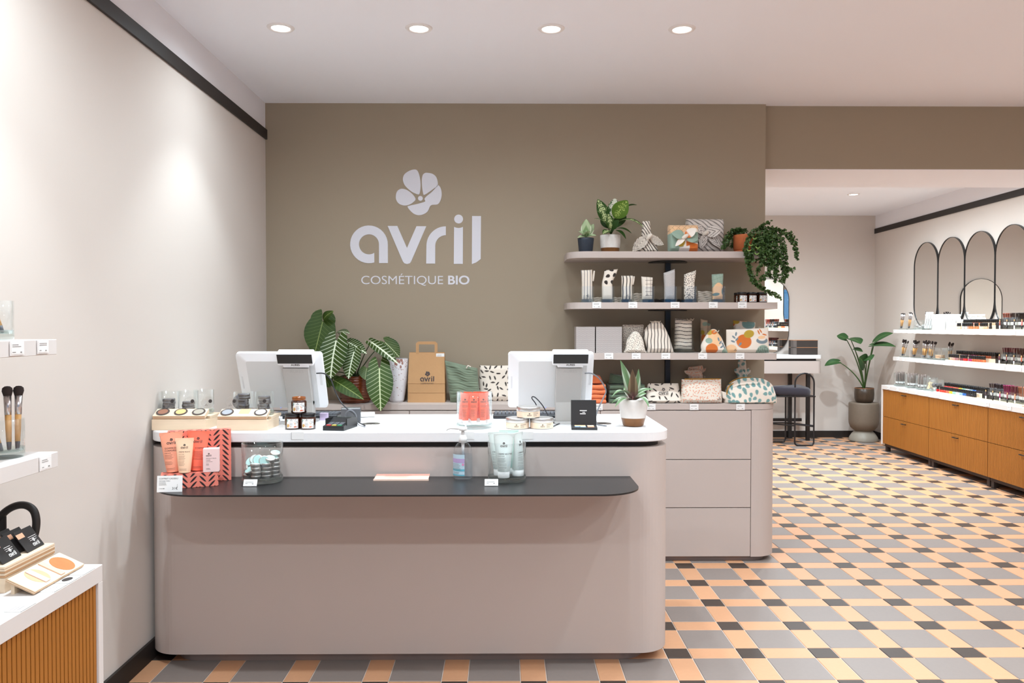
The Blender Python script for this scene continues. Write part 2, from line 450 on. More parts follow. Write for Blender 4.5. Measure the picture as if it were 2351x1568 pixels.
for k, b in rest.items(): ob('tile_paving', b, tiles[k], fl, kind='stuff')

def wall(name, *boxes, m): 
    b = MB()
    for q in boxes: b.box(*q)
    return ob(name, b, m, kind='structure')
wall('wall_left', (XL-.15, YN-.1, 0, XL, YB+.14, 2.46), m=m_cream)
wall('wall_left_upper', (XL-.15, YN-.1, 2.46, XL, YB+.14, CZ), m=m_white)
wall('wall_back', (XL, YB, 0, 1.561, YB+.14, CZ), m=m_olive)
wall('wall_back_passage', (1.42, YB+.14, 0, 1.56, YF, CZ), m=m_cream)
wall('wall_beam_header', (1.561, 4.85, 2.2935, 4.75, 5.465, CZ), m=m_olive)
wall('wall_beam_soffit', (1.561, 4.852, 2.290, 4.75, 5.466, 2.2934), m=m_ceil)
wall('wall_far', (1.42, YF, 0, 4.75, YF+.15, CZ), m=m_cream)
Lr = YF-YN
o = ob('wall_right', MB().box(-.2, -Lr-.1, 0, .0, .1, 2.46), m_cream, loc=(XR+.2, YF, 0), rz=RROT, kind='structure')
o.location = (XR+.2*1, YF, 0)
o2 = ob('wall_right_upper', MB().box(-.2, -Lr-.1, 2.46, .0, .1, CZ), m_white, loc=(XR+.2, YF, 0), rz=RROT, kind='structure')
wall('ceiling', (-1.6, YN-.1, CZ, 4.75, YF+.15, CZ+.12), m=m_ceil)
# shop front: piers and a wide window behind the camera
wall('wall_front', (XL, YN-.15, 0, .15, YN, CZ), (3.6, YN-.15, 0, 4.75, YN, CZ), (.15, YN-.15, 2.4, 3.6, YN, CZ), (.15, YN-.15, 0, 3.6, YN, .45), m=m_cream)
wn = ob('window_1', MB().box(.15, YN-.09, .45, .2, YN-.03, 2.4).box(3.55, YN-.09, .45, 3.6, YN-.03, 2.4).box(.2, YN-.09, 2.35, 3.55, YN-.03, 2.4).box(.2, YN-.09, .45, 3.55, YN-.03, .5).box(1.85, YN-.09, .5, 1.9, YN-.03, 2.35).box(.2, YN-.09, 1.5, 3.55, YN-.03, 1.54), mat('white_window_frame', (230, 230, 230), .5), kind='structure')
for k in range(2): ob('pane', MB().box(.2+1.7*k, YN-.065, .5, 1.85+1.7*k, YN-.06, 2.35), glassmat('window_glass'), wn)
# dark strips and baseboards
ob('trim_1', MB().box(XL, YN, 2.455, XL+.012, YB, 2.513, .001), m_black, kind='structure')
ob('trim_2', MB().box(-.212, -Lr, 2.455, -.2, 0, 2.513, .001), m_black, loc=(XR+.2, YF, 0), rz=RROT, kind='structure')
ob('baseboard_left', MB().box(XL, YN, 0, XL+.012, 4.5, .078, .001), m_black, kind='structure')
ob('baseboard_far', MB().box(1.57, YF-.012, 0, XR-.012, YF, .078, .001), m_black, kind='structure')
ob('baseboard_right', MB().box(-.212, -Lr, 0, -.2, -.012, .078, .001), m_black, loc=(XR+.2, YF, 0), rz=RROT, kind='structure')

# ------------------------------------------------------------------ ceiling downlights
m_lens = mat('lamp_lens', (255, 250, 245), .4, emit=(255, 246, 240), estr=9.)
SPILL = 1.5
def downlight(x, y, label, group, watts=1., size=88., aim=None, blend=.55, spill=1.):
    t = thing('ceiling_downlight', label, 'downlight', (x, y, CZ), group=group)
    ob('trim_ring', MB().lathe([(.040, -.001), (.0425, -.006), (.056, -.005), (.0605, -.0005), (.0605, .0)], 40), m_ceil_ring, t)
    ob('lens', MB().lathe([(.0, -.0035), (.041, -.003), (.041, .0)], 32), m_lens, t)
    l = bpy.data.lights.new('downlight_beam', 'SPOT'); l.energy = LAMP_W*watts; l.color = LAMP_COL; l.spot_size = math.radians(size); l.spot_blend = blend; l.shadow_soft_size = .035
    lo = bpy.data.objects.new('downlight_beam', l); COL.objects.link(lo); lo.parent = t; lo.location = (0, 0, -.012)
    g = bpy.data.lights.new('downlight_spill', 'SPOT'); g.energy = LAMP_W*watts*SPILL*spill; g.color = LAMP_COL; g.spot_size = math.radians(172); g.spot_blend = 1.; g.shadow_soft_size = .04
    go = bpy.data.objects.new('downlight_spill', g); COL.objects.link(go); go.parent = t; go.location = (0, 0, -.012)
    if aim:
        d = Vector(aim)-Vector((x, y, CZ)); lo.rotation_euler = d.to_track_quat('-Z', 'Y').to_euler()
    return t
m_ceil_ring = mat('white_lamp_ring', (236, 230, 228), .5)
for i, (x, lab) in enumerate(((-1.0, 'recessed white downlight over the potted leafy plant, tilted toward the cream wall'), (-.385, 'recessed white downlight in the ceiling above the wall logo flower'),
                              (.205, 'recessed white downlight in the ceiling above the black palette on the counter'), (.79, 'recessed white downlight in the ceiling above the rounded counter end'))):
    downlight(x, 3.6, lab, 'downlights over the checkout counter', .95, spill=.5)
for (x, y, w_, s_) in ((-.95, 2.05, 1.2, 80), (-.3, 2.4, .5, 90), (.5, 2.4, .5, 90), (1.3, 2.4, .65, 90), (2.15, 2.6, .8, 95), (3.1, 2.6, .8, 95), (2.6, 3.1, .75, 95), (3.6, 3.1, .75, 95),
                     (-.5, .3, 1.15, 120), (.7, .3, 1.15, 120), (1.9, .3, 1.15, 120), (3.1, .3, 1.1, 120), (-.4, -1.3, 1.2, 120), (1., -1.3, 1.2, 120), (2.5, -1.3, 1.2, 120)):  # rows by and behind the camera: unseen lamps added for frontal fill
    downlight(x, y, 'unseen recessed white downlight of the shop ceiling in front of the counter', 'downlights of the front shop floor', w_, s_)
downlight(3.51, 8.07, 'recessed white downlight in the ceiling of the back room, near the oval vanity mirror', 'downlights of the back room', 1.5, 110)
for (x, y) in ((2.5, 6.2), (3.7, 6.6), (3.8, 5.75), (2.5, 8.2), (2.6, 7.2), (3.65, 7.3)):
    downlight(x, y, 'recessed white downlight hidden behind the olive beam', 'downlights of the back room', 1.35 if x < 3 else 1.0, 110)

# ------------------------------------------------------------------ checkout counter
CYF, CXL, CXR, CYR, CTZ = 3.15, -1.427, .657, 3.79, .9255
ct = thing('checkout_counter', 'taupe checkout counter with rounded corners and a black metal ledge on its front', 'counter', ((CXL+CXR)/2, CYF, 0))
ox = (CXL+CXR)/2
def rel(P): return [(x-ox, y-CYF) for x, y in P]
ob('body', MB().prism(rel(rrect(CXL, CYF, CXR, CYR, (.125, .125, .05, .02), 14)), .045, .863, sm=False), m_taupe, ct)
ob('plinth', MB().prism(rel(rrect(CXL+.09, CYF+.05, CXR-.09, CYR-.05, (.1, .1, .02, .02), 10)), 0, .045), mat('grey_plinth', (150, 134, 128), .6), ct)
ob('shadow_gap_band', MB().prism(rel(rrect(CXL+.035, CYF+.035, CXR-.03, CYR-.03, (.1, .1, .02, .02), 12)), .863, .886), m_black, ct)
ob('front_ledge', MB().prism(rel(rrect(-1.287, 2.805, .493, CYF, (.195, .155, 0, 0), 16)), .744, .750), m_bmetal, ct)
sb = MB().prism(rel(rrect(CXL, CYF-.004, CXR+.004, CYR, (.125, .125, .05, .02), 16)), .889, .9225)
sb.prism(rel(rrect(CXL+.003, CYF-.001, CXR+.001, CYR-.003, (.122, .122, .05, .02), 16)), .886, .9255)
ob('countertop', sb, m_wtop, loc=(ox, CYF, 0), label='white slab top of the checkout counter with a rounded corner', cat='countertop')
for (x, lab) in ((-.575, 'round steel cable grommet let into the white countertop beside the card terminal'), (.415, 'round steel cable grommet let into the white countertop behind the black palette')):
    g = ob('cable_grommet', MB().lathe([(.020, .001), (.022, .002), (.038, .0015), (.04, 0)], 32).lathe([(0, .0006), (.02, .0006)], 24, 1), [m_steel, m_black], loc=(x, 3.42, CTZ), label=lab, cat='cable grommet')

# ------------------------------------------------------------------ base cabinets behind
BY, BXR, BZ = 4.53, 1.558, .899
bc = thing('base_cabinet', 'taupe drawer cabinet with a rounded end, standing along the olive wall', 'cabinet', (0, BY, 0))
bl = lambda P: [(x, y-BY) for x, y in P]
ob('carcass', MB().prism(bl(rrect(XL+.002, BY+.014, BXR-.1, YB-.002, 0, 2)), .028, .866), m_taupe, bc)
ob('rounded_end', MB().prism(bl(rrect(1.399, BY, BXR, YB-.002, (0, .13, .02, 0), 14)), .028, .866), m_taupe, bc)
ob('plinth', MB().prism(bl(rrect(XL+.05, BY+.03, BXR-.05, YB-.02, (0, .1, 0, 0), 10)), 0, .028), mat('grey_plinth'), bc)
for i, (z0, z1) in enumerate(((.030, .306), (.3105, .582), (.586, .862))):
    ob('drawer', MB().box(.541, 0, z0, 1.396, .014, z1, .001), m_taupe, bc)
ob('door', MB().box(XL+.004, 0, .03, -.545, .014, .862, .001), m_taupe, bc); ob('door', MB().box(-.541, 0, .03, .537, .014, .862, .001), m_taupe, bc)
ob('worktop', MB().prism(bl(rrect(XL+.002, BY, BXR+.002, YB-.002, (0, .13, .02, 0), 16)), .868, BZ), m_taupe, loc=(0, BY, 0), label='long taupe worktop along the olive wall', cat='worktop')

# ------------------------------------------------------------------ wall shelves and their upright
SH = (1.762, 1.476, 1.190)
up = thing('shelf_upright', 'black vertical metal post carrying the three taupe wall shelves', 'shelf post', (.973, YB, 0))
ob('post', MB().box(-.015, -.03, BZ, .015, 0, SH[0]-.036, .001), m_bmetal, up)
def halfdisc(r, n=16): return [(r*math.cos(PI+PI*i/n), r*math.sin(PI+PI*i/n)) for i in range(n+1)]
for i, z in enumerate(SH):
    ob('support_plate', MB().prism([(x, y*1.4) for x, y in halfdisc(.115)], z-.0425, z-.0375), m_bmetal, up)
for z, xr, lab in ((SH[0], 1.53, 'topmost taupe wall shelf carrying potted plants and wrapped parcels'), (SH[1], 1.533, 'middle taupe wall shelf carrying cloths in square glasses'), (SH[2], 1.53, 'lowest taupe wall shelf carrying drawstring bags and patterned boxes')):
    ob('wall_shelf', MB().prism([(x-.9, y-YB) for x, y in rrect(.352, 4.49, xr, YB, (.11, .012, 0, 0), 12)], -.036, 0), m_taupe, loc=(.9, YB, z), label=lab, cat='shelf', group='taupe wall shelves')

# ------------------------------------------------------------------ logo on the olive wall
m_sign = mat('pale_lilac_vinyl', (222, 221, 228), .6, spec=.3)
sg = thing('wall_sign', 'pale lettering on the olive wall: avril under a five-petal flower, cosmétique bio below', 'sign', (-.929, YB, 1.717))
W = .784
def flat(sh, t=.003):
    sh = tri2d(sh); b = MB(); V, F = sh
    b.add([(x, -t, z) for x, z in V], F); n = len(V)
    ed = {}
    for f in F:
        for i in range(len(f)):
            e = (f[i], f[(i+1) % len(f)]); ed[e] = 1
    for (i, j) in list(ed):
        if (j, i) not in ed: b.add([(V[i][0], -t, V[i][1]), (V[j][0], -t, V[j][1]), (V[j][0], 0, V[j][1]), (V[i][0], 0, V[i][1])], [(3, 2, 1, 0)])
    return b
for k, sh in logo_letters(28).items(): ob('letter', flat(shift(sh, 0, 0, W)), m_sign, sg)
for sh in logo_flower(4): ob('petal', flat(shift(sh, 0, 0, W)), m_sign, sg)
def fit_text(body, x0, x1, y0, cap, bold, spread=0.):
    sh = text2d(body, 1., 'LEFT', bold, 6); xs = [p[0] for p in sh[0]]; ys = [p[1] for p in sh[0]]
    k = (x1-x0)/(max(xs)-min(xs)); kv = cap
    return ([(x0+(x-min(xs))*k, y0+y*kv) for x, y in sh[0]], sh[1])
def islands(sh):
    V, F = sh; par = list(range(len(V)))
    def fd(a):
        while par[a] != a: par[a] = par[par[a]]; a = par[a]
        return a
    for f in F:
        for q in f[1:]: par[fd(q)] = fd(f[0])
    G = {}
    for f in F: G.setdefault(fd(f[0]), []).append(f)
    out = []
    for fs in G.values():
        ids = sorted({i for f in fs for i in f}); mp = {a: i for i, a in enumerate(ids)}
        out.append(([V[i] for i in ids], [tuple(mp[i] for i in f) for f in fs]))
    return out
CAP = .053/.73
for sh in islands(fit_text('COSMÉTIQUE', .066, .556, -.123, CAP, -.004)): ob('letter', flat(sh, .002), m_sign, sg)
for sh in islands(fit_text('BIO', .586, .714, -.123, CAP, .022)): ob('letter', flat(sh, .002), m_sign, sg)

# ------------------------------------------------------------------ right wall: oak cabinets, white shelves, oval mirrors
m_cabwhite = mat('white_cabinet_frame', (222, 215, 211), .4, spec=.4)
CL = .97                                             # length of one cabinet unit
S0 = YF-8.57                                         # far end of the run
def flutes(y0, y1, z0, z1, x, pitch=.0172, gap=.004, depth=.004):
    b = MB(); k = int(round((y1-y0)/pitch)); p = (y1-y0)/k
    b.box(x, y0, z0, x+.012, y1, z1, mi=1)
    for i in range(k): b.box(x-depth, y0+p*i+gap/2, z0, x, y0+p*(i+1)-gap/2, z1)
    return b
hm = MB().box(-.016, -.04, -.004, 0, -.034, .004).box(-.016, .034, -.004, 0, .04, .004).box(-.02, -.04, -.004, -.013, .04, .004, .001).mesh('handle', m_bmetal)
fr = flutes(-CL+.003, -.003, .088, .374, -.372).mesh('drawer', [m_oak, m_oakgap]); fr2 = flutes(-CL+.003, -.003, .378, .664, -.372).mesh('drawer', [m_oak, m_oakgap])
lg = MB().box(-.02, -.02, 0, .02, .02, .085, .002).mesh('leg', m_dark)
labs = ('fluted oak drawer cabinet with black handles, farthest along the cream wall beside the plant pedestal', 'fluted oak drawer cabinet, second in the row from the plant pedestal', 'fluted oak drawer cabinet, third in the row from the plant pedestal')
for k in range(3):
    s = S0+.02+CL*k
    t = thing('drawer_cabinet', labs[k], 'cabinet', rw(s, 0), RROT, 'fluted oak cabinets on the cream wall')
    ob('carcass', MB().box(-.358, -CL+.002, .085, -.004, -.002, .665), m_oak, t)
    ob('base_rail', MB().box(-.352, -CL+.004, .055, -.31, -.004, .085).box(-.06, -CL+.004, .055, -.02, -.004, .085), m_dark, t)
    for fm, hz in ((fr, .345), (fr2, .636)):
        d = ob('drawer', fm, parent=t); h = ob('handle', hm, parent=d, loc=(-.376, -CL/2, hz))
    for yy in (-.03, -CL+.03):
        for xx in (-.33, -.04): ob('leg', lg, parent=t, loc=(xx, yy, 0))
ob('cabinet_top', MB().box(-.385, -3*CL-.02, .667, -.003, 0, .71, .0015).box(-.385, -.02, .075, -.003, 0, .667, .001), m_cabwhite, loc=rw(S0, 0), rz=RROT, label='white slab top with a white end panel, along the row of fluted oak cabinets', cat='countertop')
SD = .25
RSH = (1.305, 1.012)
for z, lab in zip(RSH, ('upper white wall shelf under the oval mirrors, crowded with brushes and makeup', 'lower white wall shelf of brushes and makeup above the oak cabinets')):
    ob('wall_shelf', MB().box(-SD, -3.1, -.04, -.003, 0, 0, .0015), m_cabwhite, loc=rw(YF-8.60, 0, z), rz=RROT, label=lab, cat='shelf', group='white wall shelves of the back room')
m_mirror = mat('mirror_silver', (236, 234, 230), .0, metal=1.)
def pill(w, h, n=24):
    r = w/2; return [(r*math.cos(a), h-r+r*math.sin(a)) for a in [PI*i/n for i in range(n+1)]]+[(-r*math.cos(a), r-r*math.sin(a)) for a in [PI*i/n for i in range(n+1)]]
def mirror(name, w, h, loc, rz, label, group=None):
    t = thing(name, label, 'mirror', loc, rz, group); P = pill(w, h); n = len(P)
    b = MB(); Q = pill(w-.008, h-.008); Q = [(x, y+.004) for x, y in Q]
    ring = [(P[i], Q[i]) for i in range(n)]
    V = []
    for (p, q) in ring: V += [(p[0], 0, p[1]), (p[0], -.022, p[1]), (q[0], -.022, q[1]), (q[0], 0, q[1])]
    F = []
    for i in range(n):
        j = (i+1) % n
        for a in range(4): F.append((4*i+a, 4*i+(a+1) % 4, 4*j+(a+1) % 4, 4*j+a))
    b.add(V, [tuple(reversed(f)) for f in F]); ob('frame', b, m_bmetal, t)
    ob('mirror_glass', MB().add([(x, -.016, z) for x, z in Q], [tuple(range(n))]), m_mirror, t)
    return t
for k, lab in enumerate(('oval wall mirror with thin black frame, end of the row toward the far wall', 'oval wall mirror with thin black frame, second in the row from the far wall', 'oval wall mirror with thin black frame, third in the row from the far wall', 'oval wall mirror with thin black frame, fourth in the row from the far wall')):
    mirror('oval_mirror', .493, .9, rw(1.25+.493*k, .001, 1.322), RROT-PI/2, lab, 'row of oval mirrors above the white shelf')

# ------------------------------------------------------------------ far wall: vanity, stool, plant on its pedestal
mirror('oval_mirror', .49, .9, (3.17, YF-.001, 1.012), 0, 'oval black-framed mirror on the far wall, standing above the vanity table')
VY = 9.30
va = thing('vanity_table', 'high taupe vanity table with black shadow gap and black square legs on the far wall', 'table', (3.2, VY, 0))
ob('table_top', MB().prism(rrect(-.55, 0, .493, YF-VY-.002, (.05, .03, 0, 0), 8), .963, 1.006), m_wtop, va)
ob('shadow_gap_band', MB().box(-.52, .03, .935, .435, YF-VY-.01, .963), m_black, va)
ob('apron', MB().prism(rrect(-.55, 0, .493, YF-VY-.002, (.05, .05, 0, 0), 10), .79, .935), m_taupe, va)
ob('apron_seam', MB().box(-.372, -.001, .79, -.369, .002, .935), m_dark, va)
for xx, yy in ((.33, .03), (.2, .26), (-.5, .03), (-.5, .26)): ob('leg', MB().box(xx, yy, 0, xx+.04, yy+.04, .79, .001), m_bmetal, va)
ob('stretcher', MB().box(-.5, .265, .2, .24, .295, .235).box(.2, .265, .2, .36, .295, .235), m_bmetal, va)
bx_ = thing('storage_box', 'dark brown box with copper edges standing on the vanity table', 'box', (3.515, 9.42, 1.006))
ob('body', MB().box(-.143, -.08, 0, .143, .08, .172, .001), mat('dark_brown_card', (58, 50, 46), .7), bx_)
ob('copper_edge', MB().box(-.144, -.081, .168, .144, .081, .174).box(-.144, -.081, .083, .144, .081, .088), mat('copper_edge', (196, 140, 100), .4, metal=.3), bx_)
ob('end_panel', MB().box(-.144, -.081, .0, -.105, .0, .168), mat('grey_card', (104, 96, 92), .7), bx_)

st = thing('bar_stool', 'black tubular hoop-framed bar stool with a dark plum velvet seat by the vanity', 'stool', (3.18, 9.0, 0))
def hoop(x0, x1, y, zt, zb):
    r = (x1-x0)/2; cx = (x0+x1)/2; P = [(cx-r*math.cos(a), y, zt-r+r*math.sin(a)) for a in [PI*i/14 for i in range(15)]]
    q = .035
    P += [(x1-q+q*math.cos(a), y, zb+q-q*math.sin(a)) for a in [PI/2*i/5 for i in range(6)]]
    P += [(x0+q-q*math.sin(a), y, zb+q-q*math.cos(a)) for a in [PI/2*i/5 for i in range(6)]]
    return P
m_tub = mat('black_tube', (32, 30, 32), .3)
ob('hoop_frame', MB().tube(hoop(.055, .268, -.1, .815, .009), .009, 10, closed=True), m_tub, st)
P2_ = [(-.25, .17, .60), (-.25, .17, .05), (-.235, .17, .012), (-.21, .17, .009), (.0, .17, .009), (.03, .17, .012), (.045, .17, .05), (.045, .17, .6)]
ob('back_leg_frame', MB().tube(P2_, .009, 10), m_tub, st)
ob('footrest', MB().tube([(.055, -.1, .23), (-.25, .17, .23)], .008).tube([(.268, -.1, .23), (.045, .17, .23)], .008).tube([(.055, -.1, .245), (.268, -.1, .22)], .008).tube([(-.25, .17, .23), (.045, .17, .23)], .008), m_tub, st)
A = np.zeros((13, 32, 3))
for i in range(13):
    t = i/12; a = PI*(t-.5); zz = .615+.045*math.sin(a); k = .9+.1*math.cos(a)
    if i in (0, 12): k = 0
    for j in range(32):
        q = 2*PI*j/32; e = .35; c, s_ = math.cos(q), math.sin(q)
        A[i, j] = (-.0+.235*k*math.copysign(abs(c)**e, c), .03+.19*k*math.copysign(abs(s_)**e, s_), zz+.012*math.sin(q*2))
ob('seat', MB().grid(A, cv=True, flip=True), mat('plum_velvet', (34, 28, 40), .85, sheen=.35), st)
ob('seat_frame', MB().box(-.235, -.15, .553, .268, .2, .568, .003), m_tub, st)

m_stone = mat('sage_brown_ceramic', (116, 102, 88), .55, noise=(40, .08))
pd = thing('plant_pedestal', 'sage-brown ceramic pedestal, a rounded drum on a half-dome foot, on the tiled floor', 'pedestal', (4.195, 9.32, 0))
ob('foot', MB().lathe([(0, 0), (.162, 0), (.164, .012), (.155, .045), (.13, .085), (.098, .118), (.095, .122)], 40), mat('sage_grey_ceramic', (146, 138, 126), .5), pd)
ob('drum', MB().lathe([(.09, .118), (.12, .135), (.148, .165), (.162, .205), (.165, .24), (.165, .435), (.162, .446), (.155, .45), (0, .45)], 40), m_stone, pd)
pt = thing('potted_plant', 'leafy green plant on long stalks in a dark bronze pot on the ceramic pedestal', 'plant', (4.2, 9.32, .45))
pp = (4.2, 9.32, .45)
ob('pot', MB().lathe([(0, 0), (.075, 0), (.095, .012), (.107, .05), (.11, .1), (.106, .165), (.1, .168), (.096, .16), (.094, .14), (0, .14)], 36), mat('dark_bronze_glaze', (70, 56, 44), .35, noise=(25, .2)), pt)
ob('pot_rim', MB().lathe([(.106, .165), (.1085, .168), (.105, .1715), (.1, .171)], 36), mat('rust_rim', (160, 106, 70), .5), pt)
gs = mat('green_stalk', (62, 92, 44), .5)
dk = veined((52, 84, 46), (84, 112, 62), 7, .008, .15, edge=(40, 70, 38))
top = (4.2, 9.32, .60)
def tropical(items, origin, base, parent, col, smat):
    for (B, T, W, n, bend) in items:
        Bv, Tv = Vector(B), Vector(T)
        leaf(B, T, W, n, bend, .12, 'heart', col, .2, parent=parent, origin=origin)
        mid = Vector(base).lerp(Bv, .5)+Vector(((Bv.x-base[0])*-.18, 0, .05))
        stem([base, tuple(mid), B], .008, smat, parent, origin)
tropical([((3.9996, 9.2500, 1.1995), (4.0550, 9.1000, 1.1371), 0.2002, (.1, -.45, .9), .3), ((3.9703, 9.3000, 1.1987), (3.8838, 9.3500, 1.2286), 0.1518, (-.2, -.5, .9), .3),
          ((4.0294, 9.2000, 1.0796), (4.1032, 9.1500, 1.0460), 0.1001, (.1, -.5, .9), .3), ((4.1019, 9.1000, 0.9083), (3.9920, 9.0000, 0.9919), 0.1970, (.05, -1, .25), .2),
          ((4.2194, 9.1000, 1.1719), (4.3698, 8.9800, 1.2625), 0.1208, (-.1, -.6, .9), .4), ((4.1948, 9.1000, 1.1272), (4.3860, 8.9500, 1.1111), 0.1101, (0, -.6, .9), .3),
          ((3.8807, 9.3000, 0.9294), (3.7431, 9.3500, 0.8761), 0.0911, (-.2, -.7, .7), .6), ((4.1212, 9.1000, 0.9780), (4.1446, 9.0200, 0.9614), 0.1674, (.05, -1, .3), .2)], pp, top, pt, dk, gs)

# ------------------------------------------------------------------ shared small goods
m_glass = glassmat('clear_glass', (253, 254, 254), .75, .04)
m_gbase = glassmat('thick_glass_base', (238, 244, 243), .7, .07)
m_capblk = mat('black_cap', (26, 24, 25), .32, spec=.5)
m_capwht = mat('white_cap', (240, 238, 236), .4)
m_ply = mat('birch_plywood', (230, 206, 178), .6, noise=(14, .07, (1, 1, 8)))
m_plyedge = mat('plywood_edge', (196, 152, 112), .7, noise=(260, .25, (.05, .05, 1)))
m_handle = mat('bamboo_handle', (214, 160, 96), .5, noise=(30, .1, (6, 6, .5)))
m_hend = mat('grey_handle_end', (74, 74, 82), .5)
m_ferr = mat('silver_ferrule', (205, 200, 200), .25, metal=.9)
m_brist = mat('dark_bristle', (58, 48, 46), .9)
m_ink = mat('print_ink', (62, 56, 54), .7)
m_inkgrey = mat('grey_print_ink', (128, 120, 116), .7)
m_paper = mat('white_card', (240, 238, 236), .7)
def round_glass(r, h, wallt=.003, base=.012):
    return (MB().lathe([(r*.94, base), (r, base*1.6), (r, h), (r-wallt, h+.0005), (r-wallt, base*1.6), (r*.9, base), (0, base)], 36), MB().lathe([(0, 0), (r*.92, 0), (r, base*.35), (r, base*1.6), (r*.9, base), (0, base)], 36))
def square_glass(w, h, t=.003, base=.014, rr=.006):
    a = w/2; b = MB(); n = 4
    for q, fl in ((a, False), (a-t, True)):
        P = rrect(-q, -q, q, q, rr, n)
        if fl: b.prism(P[::-1], base, h, top=False, bot=False)
        else: b.prism(P, base, h, top=False, bot=False)
    O = rrect(-a, -a, a, a, rr, n); I = rrect(-a+t, -a+t, a-t, a-t, rr, n); k = len(O)
    b.add([(x, y, h) for x, y in O]+[(x, y, h) for x, y in I], [(i, (i+1) % k, k+(i+1) % k, k+i) for i in range(k)])
    return (b, MB().prism(O, 0, base))
_GL = {}
def glass(kind, w, h, loc, label, group=None, rz=0., cat='glass', base=.012):
    key = (kind, w, h, base)
    if key not in _GL:
        a, b = round_glass(w/2, h, base=base) if kind == 'round' else square_glass(w, h, base=base)
        _GL[key] = (a.mesh('wall_of_glass', m_glass), b.mesh('glass_base', m_gbase))
    t = thing('glass_tumbler', label, cat, loc, rz, group)
    ob('glass_side', _GL[key][0], parent=t); ob('glass_base', _GL[key][1], parent=t)
    return t
def lean(p, tip):
    """rotation that turns +Z toward tip-p"""
    return (Vector(tip)-Vector(p)).to_track_quat('Z', 'Y').to_euler()
def make_brush(L=.17, rh=.0045, rb=.009, bl=.03, kind='fluffy', m_b=None):
    hd = MB().lathe([(0, .022), (rh*.8, .022), (rh*.95, L*.35), (rh, L*.55), (0, L*.55)], 10).mesh('handle', m_handle)
    en = MB().lathe([(0, 0), (rh*.6, .002), (rh*.8, .022), (0, .022)], 10).mesh('handle_end', m_hend)
    fe = MB().lathe([(0, L*.55), (rh*1.05, L*.55), (rh*1.25, L-bl), (0, L-bl)], 10).mesh('ferrule', m_ferr)
    br = MB().lathe([(0, L-bl), (rh*1.2, L-bl), (rb, L-bl*.5), (rb*.9, L-bl*.2), (rb*.5, L-.001), (0, L)], 12).mesh('bristles', m_b or m_brist)
    return (hd, en, fe, br)
def place_brush(B, p, tip, label, group, k=1.):
    t = thing('makeup_brush', label, 'brush', p, group=group, rot=lean(p, tip))
    for nm, me in zip(('handle', 'handle_end', 'ferrule', 'bristles'), B):
        o = ob(nm, me, parent=t)
    t.scale = (k, k, k)
    return t
def disc(n, r, R=1.):
    """n points spread evenly in a disc, jittered"""
    a0 = r.uniform(0, 6); return [(R*math.sqrt((i+.5)/n)*math.cos(a0+2.39996*i), R*math.sqrt((i+.5)/n)*math.sin(a0+2.39996*i)) for i in range(n)]
def bunch(B, p, h, n, spread, leanv, label, group, seed, k=1.):
    r = random.Random(seed)
    for (ox_, oy_) in disc(n, r):
        b = (p[0]+ox_*spread*.42, p[1]+oy_*spread*.42, p[2])
        tp = (p[0]+leanv[0]*h+ox_*spread, p[1]+leanv[1]*h+oy_*spread, p[2]+h)
        place_brush(B, b, tp, label, group, k*r.uniform(.95, 1.05))
BR_THIN = make_brush(.165, .003, .0045, .012)
BR_MED = make_brush(.17, .0045, .0085, .028)
# ------------------------------------------------------------------ goods on the right wall
def Ys(Y): return YF-Y
ZT = (RSH[0], RSH[1], .71)                        # the three levels
LVL = ('on the upper white shelf', 'on the lower white shelf', 'on the white cabinet top')
_PB = {}
def polish(s, d, z, colr, lvl, row, white=False):
    if colr not in _PB:
        mc = mat('polish_%02x%02x%02x' % colr, colr, .18, spec=.6, coat=.4)
        _PB[colr] = MB().lathe([(0, 0), (.0115, 0), (.0125, .003), (.0125, .02), (.009, .0235), (0, .0235)], 12).mesh('bottle_body', mc)
    ck = 'white' if white else 'black'
    if ck not in _PB: _PB[ck] = MB().lathe([(0, .0235), (.0105, .0235), (.0105, .053), (.009, .0545), (0, .0545)], 12).mesh('cap', m_capwht if white else m_capblk)
    t = thing('polish_bottle', '%s %s-capped makeup bottle in the %s row %s' % (cname(colr), ck, row, lvl), 'bottle', rw(s, d, z), RROT, '%s row of makeup bottles %s' % (row, lvl))
    ob('bottle_body', _PB[colr], parent=t); ob('cap', _PB[ck], parent=t)
CN = {}
def cname(c): return CN.get(c, 'dark')
def pal(name, c): CN[c] = name; return c
RED = pal('red', (186, 22, 26)); RED2 = pal('scarlet', (214, 52, 38)); COR = pal('coral', (226, 98, 70)); YEL = pal('yellow', (226, 176, 40)); MIN = pal('mint green', (140, 190, 168))
PGR = pal('pale grey', (204, 208, 206)); SKY = pal('pale blue', (140, 172, 206)); BLU = pal('blue', (40, 96, 170)); NAV = pal('dark violet', (44, 38, 54)); BLK = pal('black', (32, 28, 30))
NUD = pal('nude', (222, 188, 160)); PIN = pal('pink', (226, 140, 124)); APR = pal('orange', (214, 112, 66)); PAL = pal('ivory', (238, 226, 216)); GRB = pal('grey-beige', (168, 156, 148))
MAU = pal('mauve', (150, 100, 100)); BUR = pal('burgundy', (104, 36, 52)); MAG = pal('magenta', (160, 32, 88)); TER = pal('terracotta', (176, 84, 46)); BEI = pal('beige', (196, 164, 132)); OLI = pal('khaki', (120, 104, 76))
BRN = pal('brown', (92, 62, 50))
